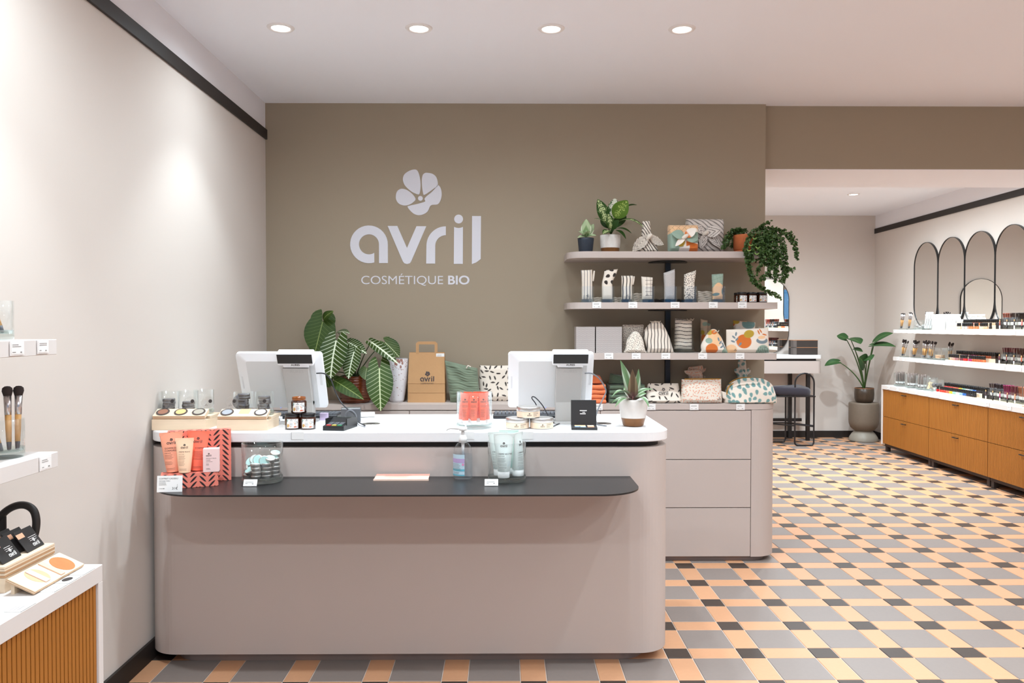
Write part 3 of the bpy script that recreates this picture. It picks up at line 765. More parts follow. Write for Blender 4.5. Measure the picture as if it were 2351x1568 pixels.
rowsA = [  # level, back colours, front colours (None = gap)
    (0, [PAL]*4+[GRB]*3+[PGR]*2+[PIN]*3+[COR]+[APR]*2+[NUD]*5+[BEI]*2+[BLK]*3, [PAL]*5+[NUD]*2+[None]+[PGR, GRB, PGR]+[PIN, APR, APR, None, APR, APR, None, NUD, NUD, BEI, BEI, None, BLK]),
    (1, [OLI, BEI, BEI, MAU, MAU, MAU, BUR, MAU, BUR, MAG, MAG, MAG, TER, TER, TER, APR, TER, TER, TER, TER, BRN, BRN], [OLI, BEI, PIN, PIN, MAU, MAU, None, BUR, BUR, RED, RED, None, MAG, MAG, TER, TER, TER, TER, TER, TER, APR, None]),
    (2, [RED]*3+[RED2]*3+[COR]*3+[YEL]*2+[MIN]*2+[PGR]*2+[SKY]*2+[BLU]*2+[NAV]*2+[BLK]*3, [RED, None]+[RED2]*4+[COR]*2+[YEL]*2+[MIN]*2+[PGR]*2+[SKY]*2+[BLU]*2+[NAV]*2+[BLK]*3)]
for lv, back, front in rowsA:
    z = ZT[lv]; lb = LVL[lv]; dd = .0 if lv < 2 else .11
    s0 = Ys(7.55); pitch = .0285
    rz = thing('display_riser', 'two-step birch display riser under the makeup bottles '+lb, 'display stand', rw(s0, .135+dd, z), RROT, 'birch risers of the makeup bottles')
    ln = pitch*25
    ob('lower_step', MB().box(-.095, -ln, 0, -.035, .02, .012, .001), m_ply, rz); ob('upper_step', MB().box(-.035, -ln, 0, .06, .02, .045, .001), m_ply, rz)
    for i, c in enumerate(back):
        polish(s0+pitch*(i+.4)+.015, .14+dd, z+.045, c, lb, 'back', c == PAL)
        polish(s0+pitch*(i+.4)+.015, .108+dd, z+.045, c, lb, 'hindmost', c == PAL)
    for i, c in enumerate(front):
        if c: polish(s0+pitch*(i-.4)+.015, .20+dd, z+.012, c, lb, 'front', c == PAL)
    bx = ob('card_box', MB().box(-.05, -.09, 0, .05, 0, .04, .001), m_capblk, loc=rw(s0+ln+.005, .14+dd, z+.012), rz=RROT, label='small black box between bottles and pencils '+lb, cat='box', group='black boxes beside the pencils')
    ob('display_tray', MB().box(-.09, -.62, 0, .11, 0, .012, .001), m_ply, loc=rw(s0+ln+.004, .14+dd, z), rz=RROT, label='thin birch tray under the pencil glasses '+lb, cat='tray', group='birch trays under the pencil glasses')
    # pencils standing in glasses
    tnm = (('brown', 'black', 'charcoal', 'rose', 'red-brown'), ('burgundy', 'plum', 'dark brown', 'terracotta', 'rust'), ('dark plum', 'black', 'magenta', 'wine-red', 'tan'))[lv]
    tips = ([(150, 78, 60), (70, 56, 52), (60, 52, 50), (190, 92, 84), (180, 70, 60)], [(96, 40, 48), (100, 44, 46), (90, 60, 56), (176, 84, 52), (168, 60, 46)], [(62, 40, 44), (60, 48, 52), (150, 44, 92), (120, 52, 60), (176, 112, 82)])[lv]
    for g in range(5):
        s = s0+ln+.115+.1*g; p = rw(s, .15+dd, z+.012)
        glass('square', .078, .085, p, 'square glass of %s makeup pencils ' % tnm[g]+lb, 'pencil glasses', RROT)
        mc = mat('pencil_%d%d' % (lv, g), tips[g], .55); bodym = mat('pencil_black', (50, 44, 44), .4)
        pm = (MB().lathe([(0, 0), (.004, 0), (.004, .085 if g < 2 else .035), (0, .085 if g < 2 else .035)], 6).mesh('barrel', bodym), MB().lathe([(.004, .085 if g < 2 else .035), (.004, .112), (.0045, .112), (.0045, .122), (0, .122)], 6).mesh('colour_end', mc), MB().box(-.0042, -.0042, .02, .0042, .0042, .045).mesh('label_band', m_capwht))
        r = random.Random(lv*10+g)
        for i in range(12):
            q0, q1 = (i % 3-1)*.0155+r.uniform(-.002, .002), (i//3-1.5)*.0135+r.uniform(-.0015, .0015); b = (p[0]+q0, p[1]+q1, p[2]+.0145); tp = (b[0]+q0*.55, b[1]+q1*.55, b[2]+.12)
            t = thing('makeup_pencil', '%s makeup pencil standing in a square glass ' % tnm[g]+lb, 'pencil', b, group='pencils in the glasses '+lb, rot=lean(b, tp))
            for nm, me in zip(('barrel', 'colour_end', 'label_band'), pm): ob(nm, me, parent=t)
        # one tester pencil upright before each glass
        t = thing('tester_pencil', '%s tester pencil standing upright before its glass ' % tnm[g]+lb, 'pencil', rw(s-.01, .215+dd, z+.012), group='tester pencils '+lb)
        ob('barrel', MB().lathe([(0, 0), (.005, 0), (.005, .03), (0, .03)], 8).mesh('barrel', m_capblk if g % 2 else m_capwht), parent=t)
        ob('colour_end', MB().lathe([(.005, .03), (.005, .068), (0, .068)], 8).mesh('colour_end', mc), parent=t)
        ob('wood_tip', MB().lathe([(.005, .068), (.0015, .082), (0, .082)], 8).mesh('wood_tip', m_handle), parent=t)
# brushes, cottons and bottles toward the far end
def R3(Y, d, z): return rw(Ys(Y), d, z)
z = ZT[0]
for Y, n, lx in ((8.5, 9, .05), (8.33, 9, .1)):
    glass('square', .07, .09, R3(Y, .19, z), 'square glass holding a sheaf of thin bamboo brushes on the upper white shelf', 'brush glasses on the upper white shelf', RROT)
    bunch(BR_THIN, R3(Y+.015, .205, z+.014), .165, n, .022, (.06, -.16), 'thin bamboo makeup brush in a glass on the upper white shelf', 'thin brushes on the upper white shelf', int(Y*100))
glass('round', .12, .1, R3(8.17, .17, z), 'wide round glass jar of clear wrapped sponges on the upper white shelf', None, cat='jar')
bunch(BR_THIN, R3(8.15, .12, z+.014), .16, 9, .026, (.0, -.12), 'thin bamboo brush behind the wide glass jar on the upper white shelf', 'thin brushes behind the jar', 5)
for k in range(5):
    ob('wrapped_sponge', MB().lathe([(0, 0), (.016, .004), (.02, .014), (.012, .026), (0, .03)], 10), mat('grey_sponge', (176, 170, 166), .8), loc=R3(8.17+.025*math.cos(k*1.3), .17+.03*math.sin(k*1.3), z+.013+.012*(k % 2)), label='small grey wrapped sponge in the wide glass jar', cat='sponge', group='sponges in the wide jar')
glass('square', .09, .09, R3(7.97, .19, z), 'square glass of white slim cartons on the upper white shelf', None, RROT)
for k in range(3):
    p = R3(7.985, .214-.024*k, z+.016); tp = R3(7.945, .214-.024*k, z+.17)
    t = thing('slim_carton', 'white slim carton leaning in a square glass on the upper white shelf', 'carton', p, group='slim cartons in the square glass', rot=lean(p, tp))
    ob('carton_body', MB().box(-.009, -.009, 0, .009, .009, .165, .0008), m_paper, t); ob('printed_lines', MB().box(-.005, -.0094, .03, -.002, -.0091, .1), m_ink, t)
bb = MB().lathe([(0, 0), (.021, 0), (.022, .003), (.022, .112), (.016, .122), (0, .122)], 18).mesh('bottle_body', m_capwht); bc2 = MB().lathe([(0, .122), (.015, .122), (.015, .15), (.013, .152), (0, .152)], 16).mesh('cap', m_capwht)
lg5 = logo(.02); bl_ = MB().decal(lg5, lambda a, b: (-.0224*math.cos(a/.022), -.0224*math.sin(a/.022), .085+b)).decal(bars(-.012, .07, .024, 6, .009, .0016), lambda a, b: (-.0224*math.cos(a/.022), -.0224*math.sin(a/.022), b)).mesh('printed_label', m_inkgrey)
for i in range(4):
    for j in range(4):
        t = thing('white_bottle', 'white plastic bottle with round white cap in the block of bottles on the upper shelf', 'bottle', R3(7.81-.05*i, .21-.05*j, z), .9, 'white bottles on the upper white shelf')
        ob('bottle_body', bb, parent=t); ob('cap', bc2, parent=t); ob('printed_label', bl_, parent=t)
z = ZT[1]
for Y, n, h in ((8.47, 6, .17), (8.23, 7, .17), (8.02, 8, .17), (7.89, 6, .16)):
    glass('square', .075, .08, R3(Y, .19, z), 'square glass of fluffy bamboo brushes on the lower white shelf', 'brush glasses on the lower white shelf', RROT)
    bunch(BR_MED, R3(Y+.015, .2, z+.015), .16, n, .034, (.06, -.22), 'fluffy bamboo makeup brush in a glass on the lower white shelf', 'fluffy brushes on the lower white shelf', int(Y*100))
glass('round', .13, .12, R3(7.775, .17, z), 'wide round glass jar of peach cosmetic pads on the lower white shelf', None, cat='jar')
for k in range(4):
    ob('cosmetic_pad', MB().lathe([(0, 0), (.04, 0), (.043, .004), (.04, .008), (0, .008)], 16), mat('peach_pad', (224, 178, 142), .9), loc=R3(7.775+.006*(k % 2), .17, z+.0145+.0085*k), label='round peach cosmetic pad in the wide jar', cat='cosmetic pad', group='peach pads in the jar')
glass('round', .11, .12, R3(7.648, .17, z), 'round glass jar with a few clear wraps on the lower white shelf', None, cat='jar')
bunch(BR_MED, R3(7.76, .09, z+.001), .17, 5, .028, (0., -.08), 'fluffy bamboo brush standing behind the glass jars on the lower white shelf', 'brushes behind the jars', 9)
z = ZT[2]
m_tube = mat('taupe_tube_wrap', (116, 100, 92), .4)
for Y, n in ((8.4, 10), (8.15, 9), (7.93, 9)):
    glass('round', .13, .14, R3(Y, .26, z), 'round jar of dark wrapped wands, %s on the white cabinet top' % {8.4: 'the endmost', 8.15: 'second from the end', 7.93: 'beside the jar of sticks'}[Y], 'wand jars on the white cabinet top', cat='jar')
    r = random.Random(int(Y*10))
    for (q0, q1) in disc(n, r, .045):
        b = R3(Y+q1, .26+q0, z+.0205); tp = (b[0], b[1], b[2]+.13)
        t = thing('wrapped_wand', 'dark wrapped wand standing in a round jar on the white cabinet top', 'applicator', b, group='wands in the round jars', rot=lean(b, tp))
        ob('wand_body', MB().lathe([(0, 0), (.007, 0), (.008, .06), (.0095, .11), (.006, .13), (0, .132)], 8).mesh('wand_body', m_tube), parent=t); ob('label_band', MB().lathe([(.0082, .01), (.0086, .03)], 8).mesh('label_band', m_capwht), parent=t)
glass('round', .13, .13, R3(7.78, .26, z), 'round glass jar of pale wooden sticks on the white cabinet top', None, cat='jar')
for k in range(5):
    p = R3(7.78+.03*math.cos(k*2), .26+.03*math.sin(k*2), z+.0205); tp = R3(7.78-.02*math.cos(k*2), .26-.02*math.sin(k*2.4), z+.08)
    ob('wooden_stick', MB().box(-.008, -.003, 0, .008, .003, .075, .0008), mat('pale_wood', (236, 202, 148), .6), loc=p, rot=lean(p, tp), label='short pale wooden stick in the round glass jar', cat='stick', group='wooden sticks in the jar')
glass('round', .12, .12, R3(7.62, .28, z), 'round glass jar of grey stubby brushes beside the red polish', None, cat='jar')
for k in range(4):
    p = R3(7.62+.019*math.cos(k*PI/2), .28+.019*math.sin(k*PI/2), z+.0205); tp = R3(7.62+.034*math.cos(k*PI/2), .28+.034*math.sin(k*PI/2), z+.09)
    t = thing('stubby_brush', 'grey stubby round brush lying in the glass jar', 'brush', p, group='stubby brushes in the jar', rot=lean(p, tp))
    ob('handle', MB().lathe([(0, 0), (.01, 0), (.011, .03), (0, .03)], 10), m_capwht, t); ob('bristles', MB().lathe([(0, .03), (.014, .03), (.018, .05), (.012, .066), (0, .07)], 12), mat('grey_bristle', (88, 86, 88), .9), t)

# ------------------------------------------------------------------ price tags
_TG = {}
def price_tag(loc, rz, w, h, label, group, tilt=0., clip=False, seed=1, rot=None):
    key = (w, h, clip, seed)
    if key not in _TG:
        f = MB().box(-w/2, -.003, 0, w/2, -.0005, h, .0006)
        if clip: f.box(-w/2, -.0005, h-.0015, w/2, .018, h)
        c = MB().box(-w/2+.004, -.0036, .004, w/2-.004, -.0030, h-.004)
        k = MB().decal(bars(-w/2+.007, h-.010, w*.66, 2, .0045, .0014, seed), lambda a, b: (a, -.0039, b)).decal(bars(-w/2+.007, .008, w*.24, 1, .004, .0016, seed+1), lambda a, b: (a, -.0039, b)).decal(bars(w/2-.018, .007, w*.18, 1, .004, .0026, seed+2), lambda a, b: (a, -.0039, b))
        _TG[key] = (f.mesh('tag_frame', mat('tag_white', (238, 234, 232), .45)), c.mesh('paper_card', m_paper), k.mesh('printed_text', m_inkgrey))
    t = thing('price_tag', label, 'price tag', loc, rz, group, rot)
    ob('tag_frame', _TG[key][0], parent=t); c = ob('paper_card', _TG[key][1], parent=t); ob('printed_text', _TG[key][2], parent=c)
    return t
GT = 'price tags on the white shelves of the back room'
for z, lst, d in ((ZT[0], (8.55, 8.42, 8.3, 8.17, 8.05, 7.93, 7.82, 7.68, 7.5, 7.25, 7.0, 6.75, 6.48), SD), (ZT[1], (8.48, 8.36, 8.25, 8.12, 8.0, 7.88, 7.76, 7.6, 7.4, 6.62, 6.4), SD), (.71, (8.4, 8.2, 8.0, 7.8, 7.6, 7.4, 6.6, 6.3), .385)):
    for i, Y in enumerate(lst):
        price_tag(R3(Y, d+.0005, z-.036), RROT-PI/2, .055 if z > .9 else .05, .036 if z > .9 else .034, 'small white price tag on the edge of the %s' % ('upper white shelf' if z > 1.2 else 'lower white shelf' if z > .9 else 'white cabinet top'), GT, seed=i % 4)

# ------------------------------------------------------------------ left wall: white shelves and the oak unit
LY = 2.13; LXF = -1.075
for z, lab in ((1.308, 'upper white wall shelf on the cream wall, carrying a glass of brushes'), (1.010, 'lower white wall shelf on the cream wall, carrying two fluffy brushes in a glass')):
    ob('wall_shelf', MB().box(0, -2.2, -.04, .241, 0, 0, .0012), m_cabwhite, loc=(XL+.002, LY, z), label=lab, cat='shelf', group='white wall shelves beside the counter')
LG_ = 'price tags of the white shelves beside the counter'
price_tag((XL+.2435, 1.953, 1.268+.003), PI/2, .056, .036, 'white framed price tag on the upper shelf edge, under the glass of brushes', LG_, seed=1)
price_tag((XL+.2435, 2.062, 1.268+.004), PI/2, .05, .036, 'white framed price tag nearer the end of the upper shelf', LG_, seed=2)
price_tag((XL+.2435, 2.068, .970+.002), PI/2, .052, .036, 'white framed price tag at the end of the lower shelf', LG_, seed=3)
lu = thing('oak_counter_unit', 'low cabinet with a white waterfall top and vertical oak slats along the cream wall', 'cabinet', (XL+.002, LY, 0))
DW = LXF-XL
ob('white_frame', MB().box(0, -2.2, .665, DW, 0, .709, .0012).box(0, -.022, 0, DW, 0, .665, .001), m_cabwhite, lu)
bp = ob('back_panel', MB().box(0, -2.18, .06, DW-.02, -.024, .664), m_oakgap, lu)
sl = MB().box(0, -.0131, .062, .016, 0, .663, .0006).mesh('slat', m_oak)
for i in range(122): ob('slat', sl, parent=bp, loc=(DW-.0215, -.0255-.0172*i, 0))
ob('handle', MB().lathe([(0, 0), (.009, 0), (.009, .02), (0, .022)], 12), m_bmetal, lu, loc=(DW-.006, -.36, .36), rot=(0, PI/2, 0))
# label strips folded over the edge of the white top
for (y, sp, lab) in ((2.062, 1, 'folded paper label strip on the white top, next to the birch tester tray'), (1.997, 2, 'folded paper label strip with a dark oval print on the white top'), (1.934, 3, 'folded paper label strip on the white top, beside the oval-print strip'), (1.80, 4, 'folded paper label strip on the white top, away from the tester tray')):
    t = thing('label_strip', lab, 'label', (LXF, y, .709), PI/2, 'folded label strips on the white top')
    ob('strip', MB().box(-.029, -.0015, -.03, .029, -.0004, .0012).box(-.029, -.0015, .0004, .029, .036, .0014), m_paper, t)
    ob('printed_text', MB().decal(bars(-.022, .027, .04, 3, .008, .0013, sp), lambda a, b: (a, b, .0018)) if sp != 2 else MB().add([(x, y_, .0018) for x, y_ in ell(0, .019, .017, .011)], [tuple(range(20))]), m_inkgrey if sp != 2 else m_ink, t)
# birch display with black sachets
ds = thing('birch_display', 'birch plywood display block holding black makeup sachets on the white top', 'display stand', (-1.215, 2.107, .709))
ob('block', MB().box(-.055, -.209, 0, .027, 0, .036, .001), m_ply, ds)
for k in range(4): ob('ply_layer', MB().box(-.056, -.21, .037+.005*k, .028, .001, .0415+.005*k), m_plyedge if k % 2 == 0 else m_ply, ds)
ob('top_board', MB().box(-.056, -.21, .057, .028, .001, .063, .0008), m_ply, ds)
m_sach = mat('black_sachet', (44, 42, 42), .45)
for i, (y, x, c) in enumerate(((2.052, -1.203, (244, 190, 156)), (2.038, -1.223, (232, 172, 138)), (2.022, -1.241, (176, 124, 92)), (1.953, -1.203, (246, 186, 172)), (1.938, -1.223, (196, 142, 108)), (1.922, -1.241, (176, 124, 92)))):
    t = thing('makeup_sachet', 'black makeup sachet with a %s stripe %s of the birch display' % (('pale peach', 'peach', 'brown', 'pink', 'tan', 'brown')[i], 'in the hindmost slot' if i % 3 == 2 else 'in a rear slot' if i % 3 else 'in the front slot'), 'sachet', (x, y, .7725), group='black sachets in the birch display', rot=(0, -.62, .06))
    ob('sachet_body', MB().box(-.0015, -.040, 0, .0015, .040, .062, .0006), m_sach, t)
    ob('tone_stripe', MB().box(.0016, -.0405, .040, .0021, -.010, .053), mat('skin_tone_%d' % i, c, .6), t)
    ob('printed_logo', MB().decal(shift(logo(.03), .012, .008), lambda a, b: (.0021, a, b)).decal(bars(-.004, .034, .04, 3, .005, .0012, i), lambda a, b: (.0021, a, b)), m_paper, t)
# slanted tester tray
tt = thing('tester_tray', 'slanted birch tester tray with a round bronze powder and two rose swatches', 'tester tray', (-1.110, 2.10, .709))
TM = Matrix.Rotation(math.radians(25), 4, 'Y')
ob('tray_board', MB().box(-.072, -.22, .002, .0, 0, .011, .001, M=TM), m_ply, tt)
ob('tray_edge', MB().box(-.0723, -.2203, .0035, .0003, .0003, .005, M=TM).box(-.0723, -.2203, .0075, .0003, .0003, .009, M=TM), m_plyedge, tt)
ob('foot', MB().box(-.058, -.21, 0, -.05, -.01, .024), m_ply, tt)
ob('bronze_powder', MB().prism(ell(-.035, -.048, .031, .032, 28), .0111, .0118, M=TM), mat('bronze_powder', (196, 122, 74), .8, noise=(60, .1)), tt)
ob('rose_swatch', MB().box(-.068, -.104, .0111, -.004, -.086, .0145, .0008, M=TM), mat('rose_powder', (232, 190, 166), .8), tt)
ob('tray_hole', MB().prism(ell(-.038, -.152, .03, .03, 28), .0111, .0114, M=TM), mat('birch_shadow', (206, 174, 138), .7), tt)
ob('rose_swatch', MB().box(-.064, -.164, .0112, -.008, -.145, .0140, .0008, M=TM), mat('pale_rose_powder', (236, 200, 186), .8), tt)
# black arched tube behind
ar = thing('arched_tube', 'thick black tube bent into an arch with a flat black plate, behind the black sachets', 'display stand', (-1.28, 2.119, .709))
AP = [(-1.3894, 2.1190, 0.7189), (-1.3713, 2.1190, 0.7942), (-1.3364, 2.1190, 0.8381), (-1.3132, 2.1190, 0.8589), (-1.2879, 2.1190, 0.8692), (-1.2650, 2.1190, 0.8680), (-1.2479, 2.1190, 0.8553), (-1.2413, 2.1190, 0.8321), (-1.2427, 2.1190, 0.8055), (-1.2500, 2.1190, 0.7765), (-1.2572, 2.1190, 0.7418), (-1.2622, 2.1190, 0.7093)]
AP = [(x+1.28, y-2.119, z-.709) for x, y, z in AP]
def spl(P, k=5):
    Q = []; n = len(P)
    for i in range(n-1):
        p0, p1, p2, p3 = (np.array(P[min(max(i+j-1, 0), n-1)], float) for j in range(4))
        for t in [j/k for j in range(k)]: Q.append(tuple(.5*((2*p1)+(-p0+p2)*t+(2*p0-5*p1+4*p2-p3)*t*t+(-p0+3*p1-3*p2+p3)*t**3)))
    return Q+[tuple(P[-1])]
ob('tube', MB().tube(spl(AP), .0098, 14), mat('black_rubber', (36, 33, 32), .42), ar)
ob('plate', MB().box(-.09, -.004, 0, -.041, .004, .132, .001), m_bmetal, ar)
# glasses and brushes on the two shelves
BR_BIG = make_brush(.165, .0075, .0125, .026)
GL1 = (-1.272, 2.035, 1.010); GL2 = (-1.272, 1.995, 1.308)
glass('round', .094, .098, GL1, 'clear glass tumbler with two fluffy grey brushes on the lower white shelf', None, base=.016)
for p, tp in (((-1.258, 2.035, 1.027), (-1.2771, 2.0600, 1.1986)), ((-1.244, 2.046, 1.027), (-1.2563, 2.0750, 1.1952)), ((-1.266, 2.018, 1.027), (-1.3061, 2.0000, 1.1735))):
    place_brush(BR_BIG, p, tp, 'fluffy grey bamboo brush in the glass on the lower shelf beside the counter', 'brushes in the lower shelf glass', 1.)
glass('round', .094, .098, GL2, 'clear glass tumbler of slim brushes on the upper white shelf', None, base=.016)
for p, tp in (((-1.248, 2.0, 1.325), (-1.2894, 1.9800, 1.4592)), ((-1.264, 2.006, 1.325), (-1.3201, 1.9700, 1.4426)), ((-1.272, 2.016, 1.325), (-1.2967, 2.0300, 1.4731))):
    place_brush(BR_BIG, p, tp, 'slim bamboo brush in the glass on the upper shelf beside the counter', 'brushes in the upper shelf glass', .9)

# ------------------------------------------------------------------ goods on the checkout counter
CT = CTZ
# ---- till monitors seen from behind
def till(dx, label):
    t = thing('till_monitor', label, 'monitor', (-.886+dx, 3.50, CT), group='white till monitors')
    m_w = mat('white_till_plastic', (238, 238, 240), .4); m_g = mat('warm_grey_till_plastic', (186, 182, 178), .5); m_p = mat('pale_back_panel', (222, 222, 222), .45)
    # panel: local frame u (right), v (down the tilted panel), w (toward the customer)
    T0 = Vector((-.076+.0, 3.40-3.50, 1.228-CT)); B0 = Vector((-.076, 3.52-3.50, .985-CT)); v = (B0-T0); H = v.length; v.normalize(); u = Vector((1, 0, 0)); n = u.cross(v)
    if n.y > 0: n = -n
    def MM(off=0.): 
        o = T0+n*off
        return Matrix(((u.x, v.x, -n.x, o.x), (u.y, v.y, -n.y, o.y), (u.z, v.z, -n.z, o.z), (0, 0, 0, 1)))
    a = .183
    b = MB(); L = [(0., .000), (-.006, .016), (0., .024)]
    P0 = rrect(-a, 0, a, H, .014, 6); P1 = rrect(-a+.045, .03, a-.03, H-.012, .008, 6)
    V = [(x, y, .0) for x, y in P0]+[(x, y, .016) for x, y in P0]; k = len(P0)
    b.add(V, [(i, (i+1) % k, k+(i+1) % k, k+i) for i in range(k)][::-1], M=MM(0)); b.add([(x, y, .016) for x, y in P0], [tuple(range(k))], M=MM(0))
    # sloping back down to the panel
    V = [(x, y, 0) for x, y in P0]+[(x, y, -.018) for x, y in P1]
    b.add(V, [(i, k+i, k+(i+1) % k, (i+1) % k) for i in range(k)], M=MM(0))
    ob('screen_housing', b, m_w, t)
    b = MB(); b.add([(x, y, -.018) for x, y in P1], [tuple(reversed(range(k)))], M=MM(0)); ob('back_panel', b, m_p, t)
    for q in ((-a+.012, .11, -.0075, -.155, .17, -.0045), (a-.02, .09, -.011, a-.008, .15, -.006)): ob('side_slot', MB().box(*q, M=MM(0)), mat('white_slot', (226, 226, 228), .5), t)
    nk = MB(); x0, x1 = .0+.02, .0+.132
    nk.box(x0, .05, -.046, x1, H-.035, -.018, .003, M=MM(0))
    ob('neck_cover', nk, m_g, t)
    q0 = MM(0) @ Vector((0, H-.05, -.046)); 
    lo = MB().box(-.053, q0.y-.002, .004, .056, q0.y+.05, q0.z+.012, .003)
    ob('stand_post', lo, m_g, t)
    ob('stand_foot', MB().box(-.06, -.10, 0, .062, .07, .006, .002), mat('grey_foot', (196, 194, 192), .35), t)
    d = ob('customer_display', MB().box(.004, -.022, -.05, .156, .034, -.004, .004, M=MM(0)).box(.025, .03, -.048, .135, .044, -.01, .003, M=MM(0)), m_w, t)
    ob('display_screen', MB().box(.007, -.0205, -.0512, .153, .022, -.0498, M=MM(0)), mat('black_display', (36, 34, 34), .5, noise=(900, .3)), d)
    tx = text2d('AURES', .0125, 'CENTER', .02)
    ob('printed_brand', MB().decal(tx, lambda p, q: tuple(MM(0) @ Vector((.08+p, .0335-q, -.0505)))), m_ink, d)
    ob('printed_brand', MB().decal(text2d('AURES', .02, 'CENTER', 0), lambda p, q: tuple(MM(0) @ Vector((.08+p, .07-q, -.0464)))), mat('faint_grey_print', (176, 172, 168), .5), t)
    ob('status_light', MB().box(-.02, H-.012, -.0196, -.017, H-.0095, -.0182, M=MM(0)), mat('blue_led', (120, 150, 255), .4, emit=(90, 130, 255), estr=1.), t)
    return t
till(0, 'white till monitor with a black customer display, turned away, behind the amber jars')
till(1.157, 'white till monitor with a black customer display, turned away, behind the stacked tins')
m_key = mat('black_keyboard', (44, 44, 48), .45); m_keycap = mat('grey_keycap', (96, 98, 104), .5)
def keyboard(x, lab):
    t = thing('keyboard', lab, 'keyboard', (x, 3.655, CT), group='till keyboards')
    ob('case', MB().box(-.15, -.06, 0, .15, .06, .018, .003), m_key, t)
    b = MB()
    for r in range(5):
        for c in range(17): b.box(-.144+.017*c, -.054+.022*r, .018, -.144+.017*c+.014, -.054+.022*r+.018, .0245)
    ob('keys', b, m_keycap, t, kind='stuff')
keyboard(-.905, 'black keyboard behind the amber jars, under the till monitor'); keyboard(.095, 'black keyboard behind the glass of coral tubes')
# ---- birch testers with powder pans, tumblers of compacts
m_compact = mat('dark_compact', (74, 64, 62), .3); m_compactg = mat('grey_compact', (100, 98, 104), .3)
m_clear = glassmat('clear_plastic_lid', (252, 252, 252), .7, .08)
def tester(x0, x1, yf, rz, pans, label, slot=False):
    w = x1-x0; t = thing('powder_tester', label, 'display stand', ((x0+x1)/2, yf, CT), rz, 'birch powder testers')
    ob('front_board', MB().box(-w/2, 0, 0, w/2, .014, .043, .0006), m_ply, t)
    ob('shelf_board', MB().box(-w/2+.002, .062, .038, w/2-.002, .205, .05, .0006), m_ply, t)
    ob('side_board', MB().box(w/2-.014, .014, 0, w/2-.002, .17, .038), m_ply, t); ob('side_board', MB().box(-w/2+.002, .014, 0, -w/2+.014, .17, .038), m_ply, t)
    TM = Matrix.Translation((0, .004, .043)) @ Matrix.Rotation(math.radians(24), 4, 'X')
    ob('slanted_board', MB().box(-w/2+.004, 0, .001, w/2-.004, .058, .016, .0006, M=TM), m_ply, t)
    ob('ply_edge', MB().box(-w/2+.0035, -.0005, .0035, w/2-.0035, .001, .0065, M=TM).box(-w/2+.0035, -.0005, .0095, w/2-.0035, .001, .0125, M=TM), m_plyedge, t)
    for k, c in enumerate(pans):
        px = -w/2+w*(k+.5)/3
        if c is None:
            ob('empty_notch', MB().box(px-.02, .02, .0160, px+.022, .0585, .0164, M=TM), mat('birch_shadow'), t); continue
        p = ob('powder_pan', MB().prism(ell(px, .03, .026, .026, 24), .0162, .0185, M=TM), m_compact, t)
        ob('powder', MB().prism(ell(px, .03, .0195, .0195, 24), .0186, .019, M=TM), mat('powder_%02x%02x%02x' % c, c, .8), p)
    return t
XA0, XA1 = (-1.4168, 3.2508, 0.9255)[0], (-1.2031, 3.2491, 0.9255)[0]
tester(XA0, XA1, 3.215, .03, [(150, 104, 82), (238, 192, 126), (172, 164, 150)], 'birch powder tester with brown, yellow and grey pans, next to the cream wall')
XB0, XB1 = (-1.1531, 3.2079, 0.9255)[0], (-0.9508, 3.2063, 0.9255)[0]
tester(XB0, XB1, 3.2, 0, [(160, 162, 168), None, (244, 242, 238)], 'birch powder tester with a grey and a white pan, beside the amber jars')
def compacts(x, y, z, n, lab, seed, r=.0245, h=.0108):
    q = random.Random(seed)
    for k in range(n):
        t = thing('powder_compact', 'dark round powder compact stacked in '+lab, 'compact', (x+q.uniform(-.004, .004), y+q.uniform(-.004, .004), z+h*k), group='stacked powder compacts')
        ob('case', MB().lathe([(0, 0), (r, 0), (r, h*.62), (0, h*.62)], 20), m_compact, t); ob('lid', MB().lathe([(r*.98, h*.64), (r*.98, h*.97), (0, h*.98)], 20), m_compactg, t)
def clearlid(x, y, z, lab):
    t = thing('clear_lid', 'clear round lid with a dark dot standing against '+lab, 'lid', (x, y, z), group='clear round lids', rot=(math.radians(78), 0, 0))
    ob('disc', MB().lathe([(.0, 0), (.026, 0), (.026, .004), (.0255, .004), (0, .0035)], 28), m_clear, t, loc=(0, .026, 0)); ob('dot_sticker', MB().lathe([(0, .0045), (.0075, .0045)], 16), m_ink, t, loc=(.01, .031, 0))
    ob('printed_logo', MB().decal(logo(.012), lambda a, b: (a-.006, .012+b, .0046)), m_inkgrey, t)
GZ = CT+.0505
for i, (cx, w, h, n, lab) in enumerate(((389, .080, .096, 5, 'the tumbler nearest the cream wall'), (433, .080, .100, 4, 'the second tumbler from the cream wall'), (469, .080, .100, 0, 'the empty tumbler'), (559, .080, .096, 7, 'the tumbler on the far tester'), (607, .078, .096, 6, 'the tumbler beside the amber jars'))):
    Yg = (3.325, 3.318, 3.372, 3.315, 3.325)[i]; X = (cx-1160)*Yg/1838
    glass('round', w, h, (X, Yg, GZ), ('clear tumbler with dark compacts, next to the cream wall', 'clear tumbler with dark compacts, second from the cream wall', 'clear empty tumbler at the end of the birch tester', 'clear tumbler with compacts and a standing grey palette', 'clear tumbler with a tall stack of compacts beside the amber jars')[i], 'compact tumblers')
    compacts(X, Yg, GZ+.0125, n, lab, i)
for cx, lab in ((391, 'the brown powder pan'), (437, 'the yellow powder pan'), (478, 'the grey-beige powder pan'), (533, 'the grey powder pan'), (602, 'the white powder pan')):
    clearlid((cx-1160)*3.283/1838, 3.281, CT+.079, lab)
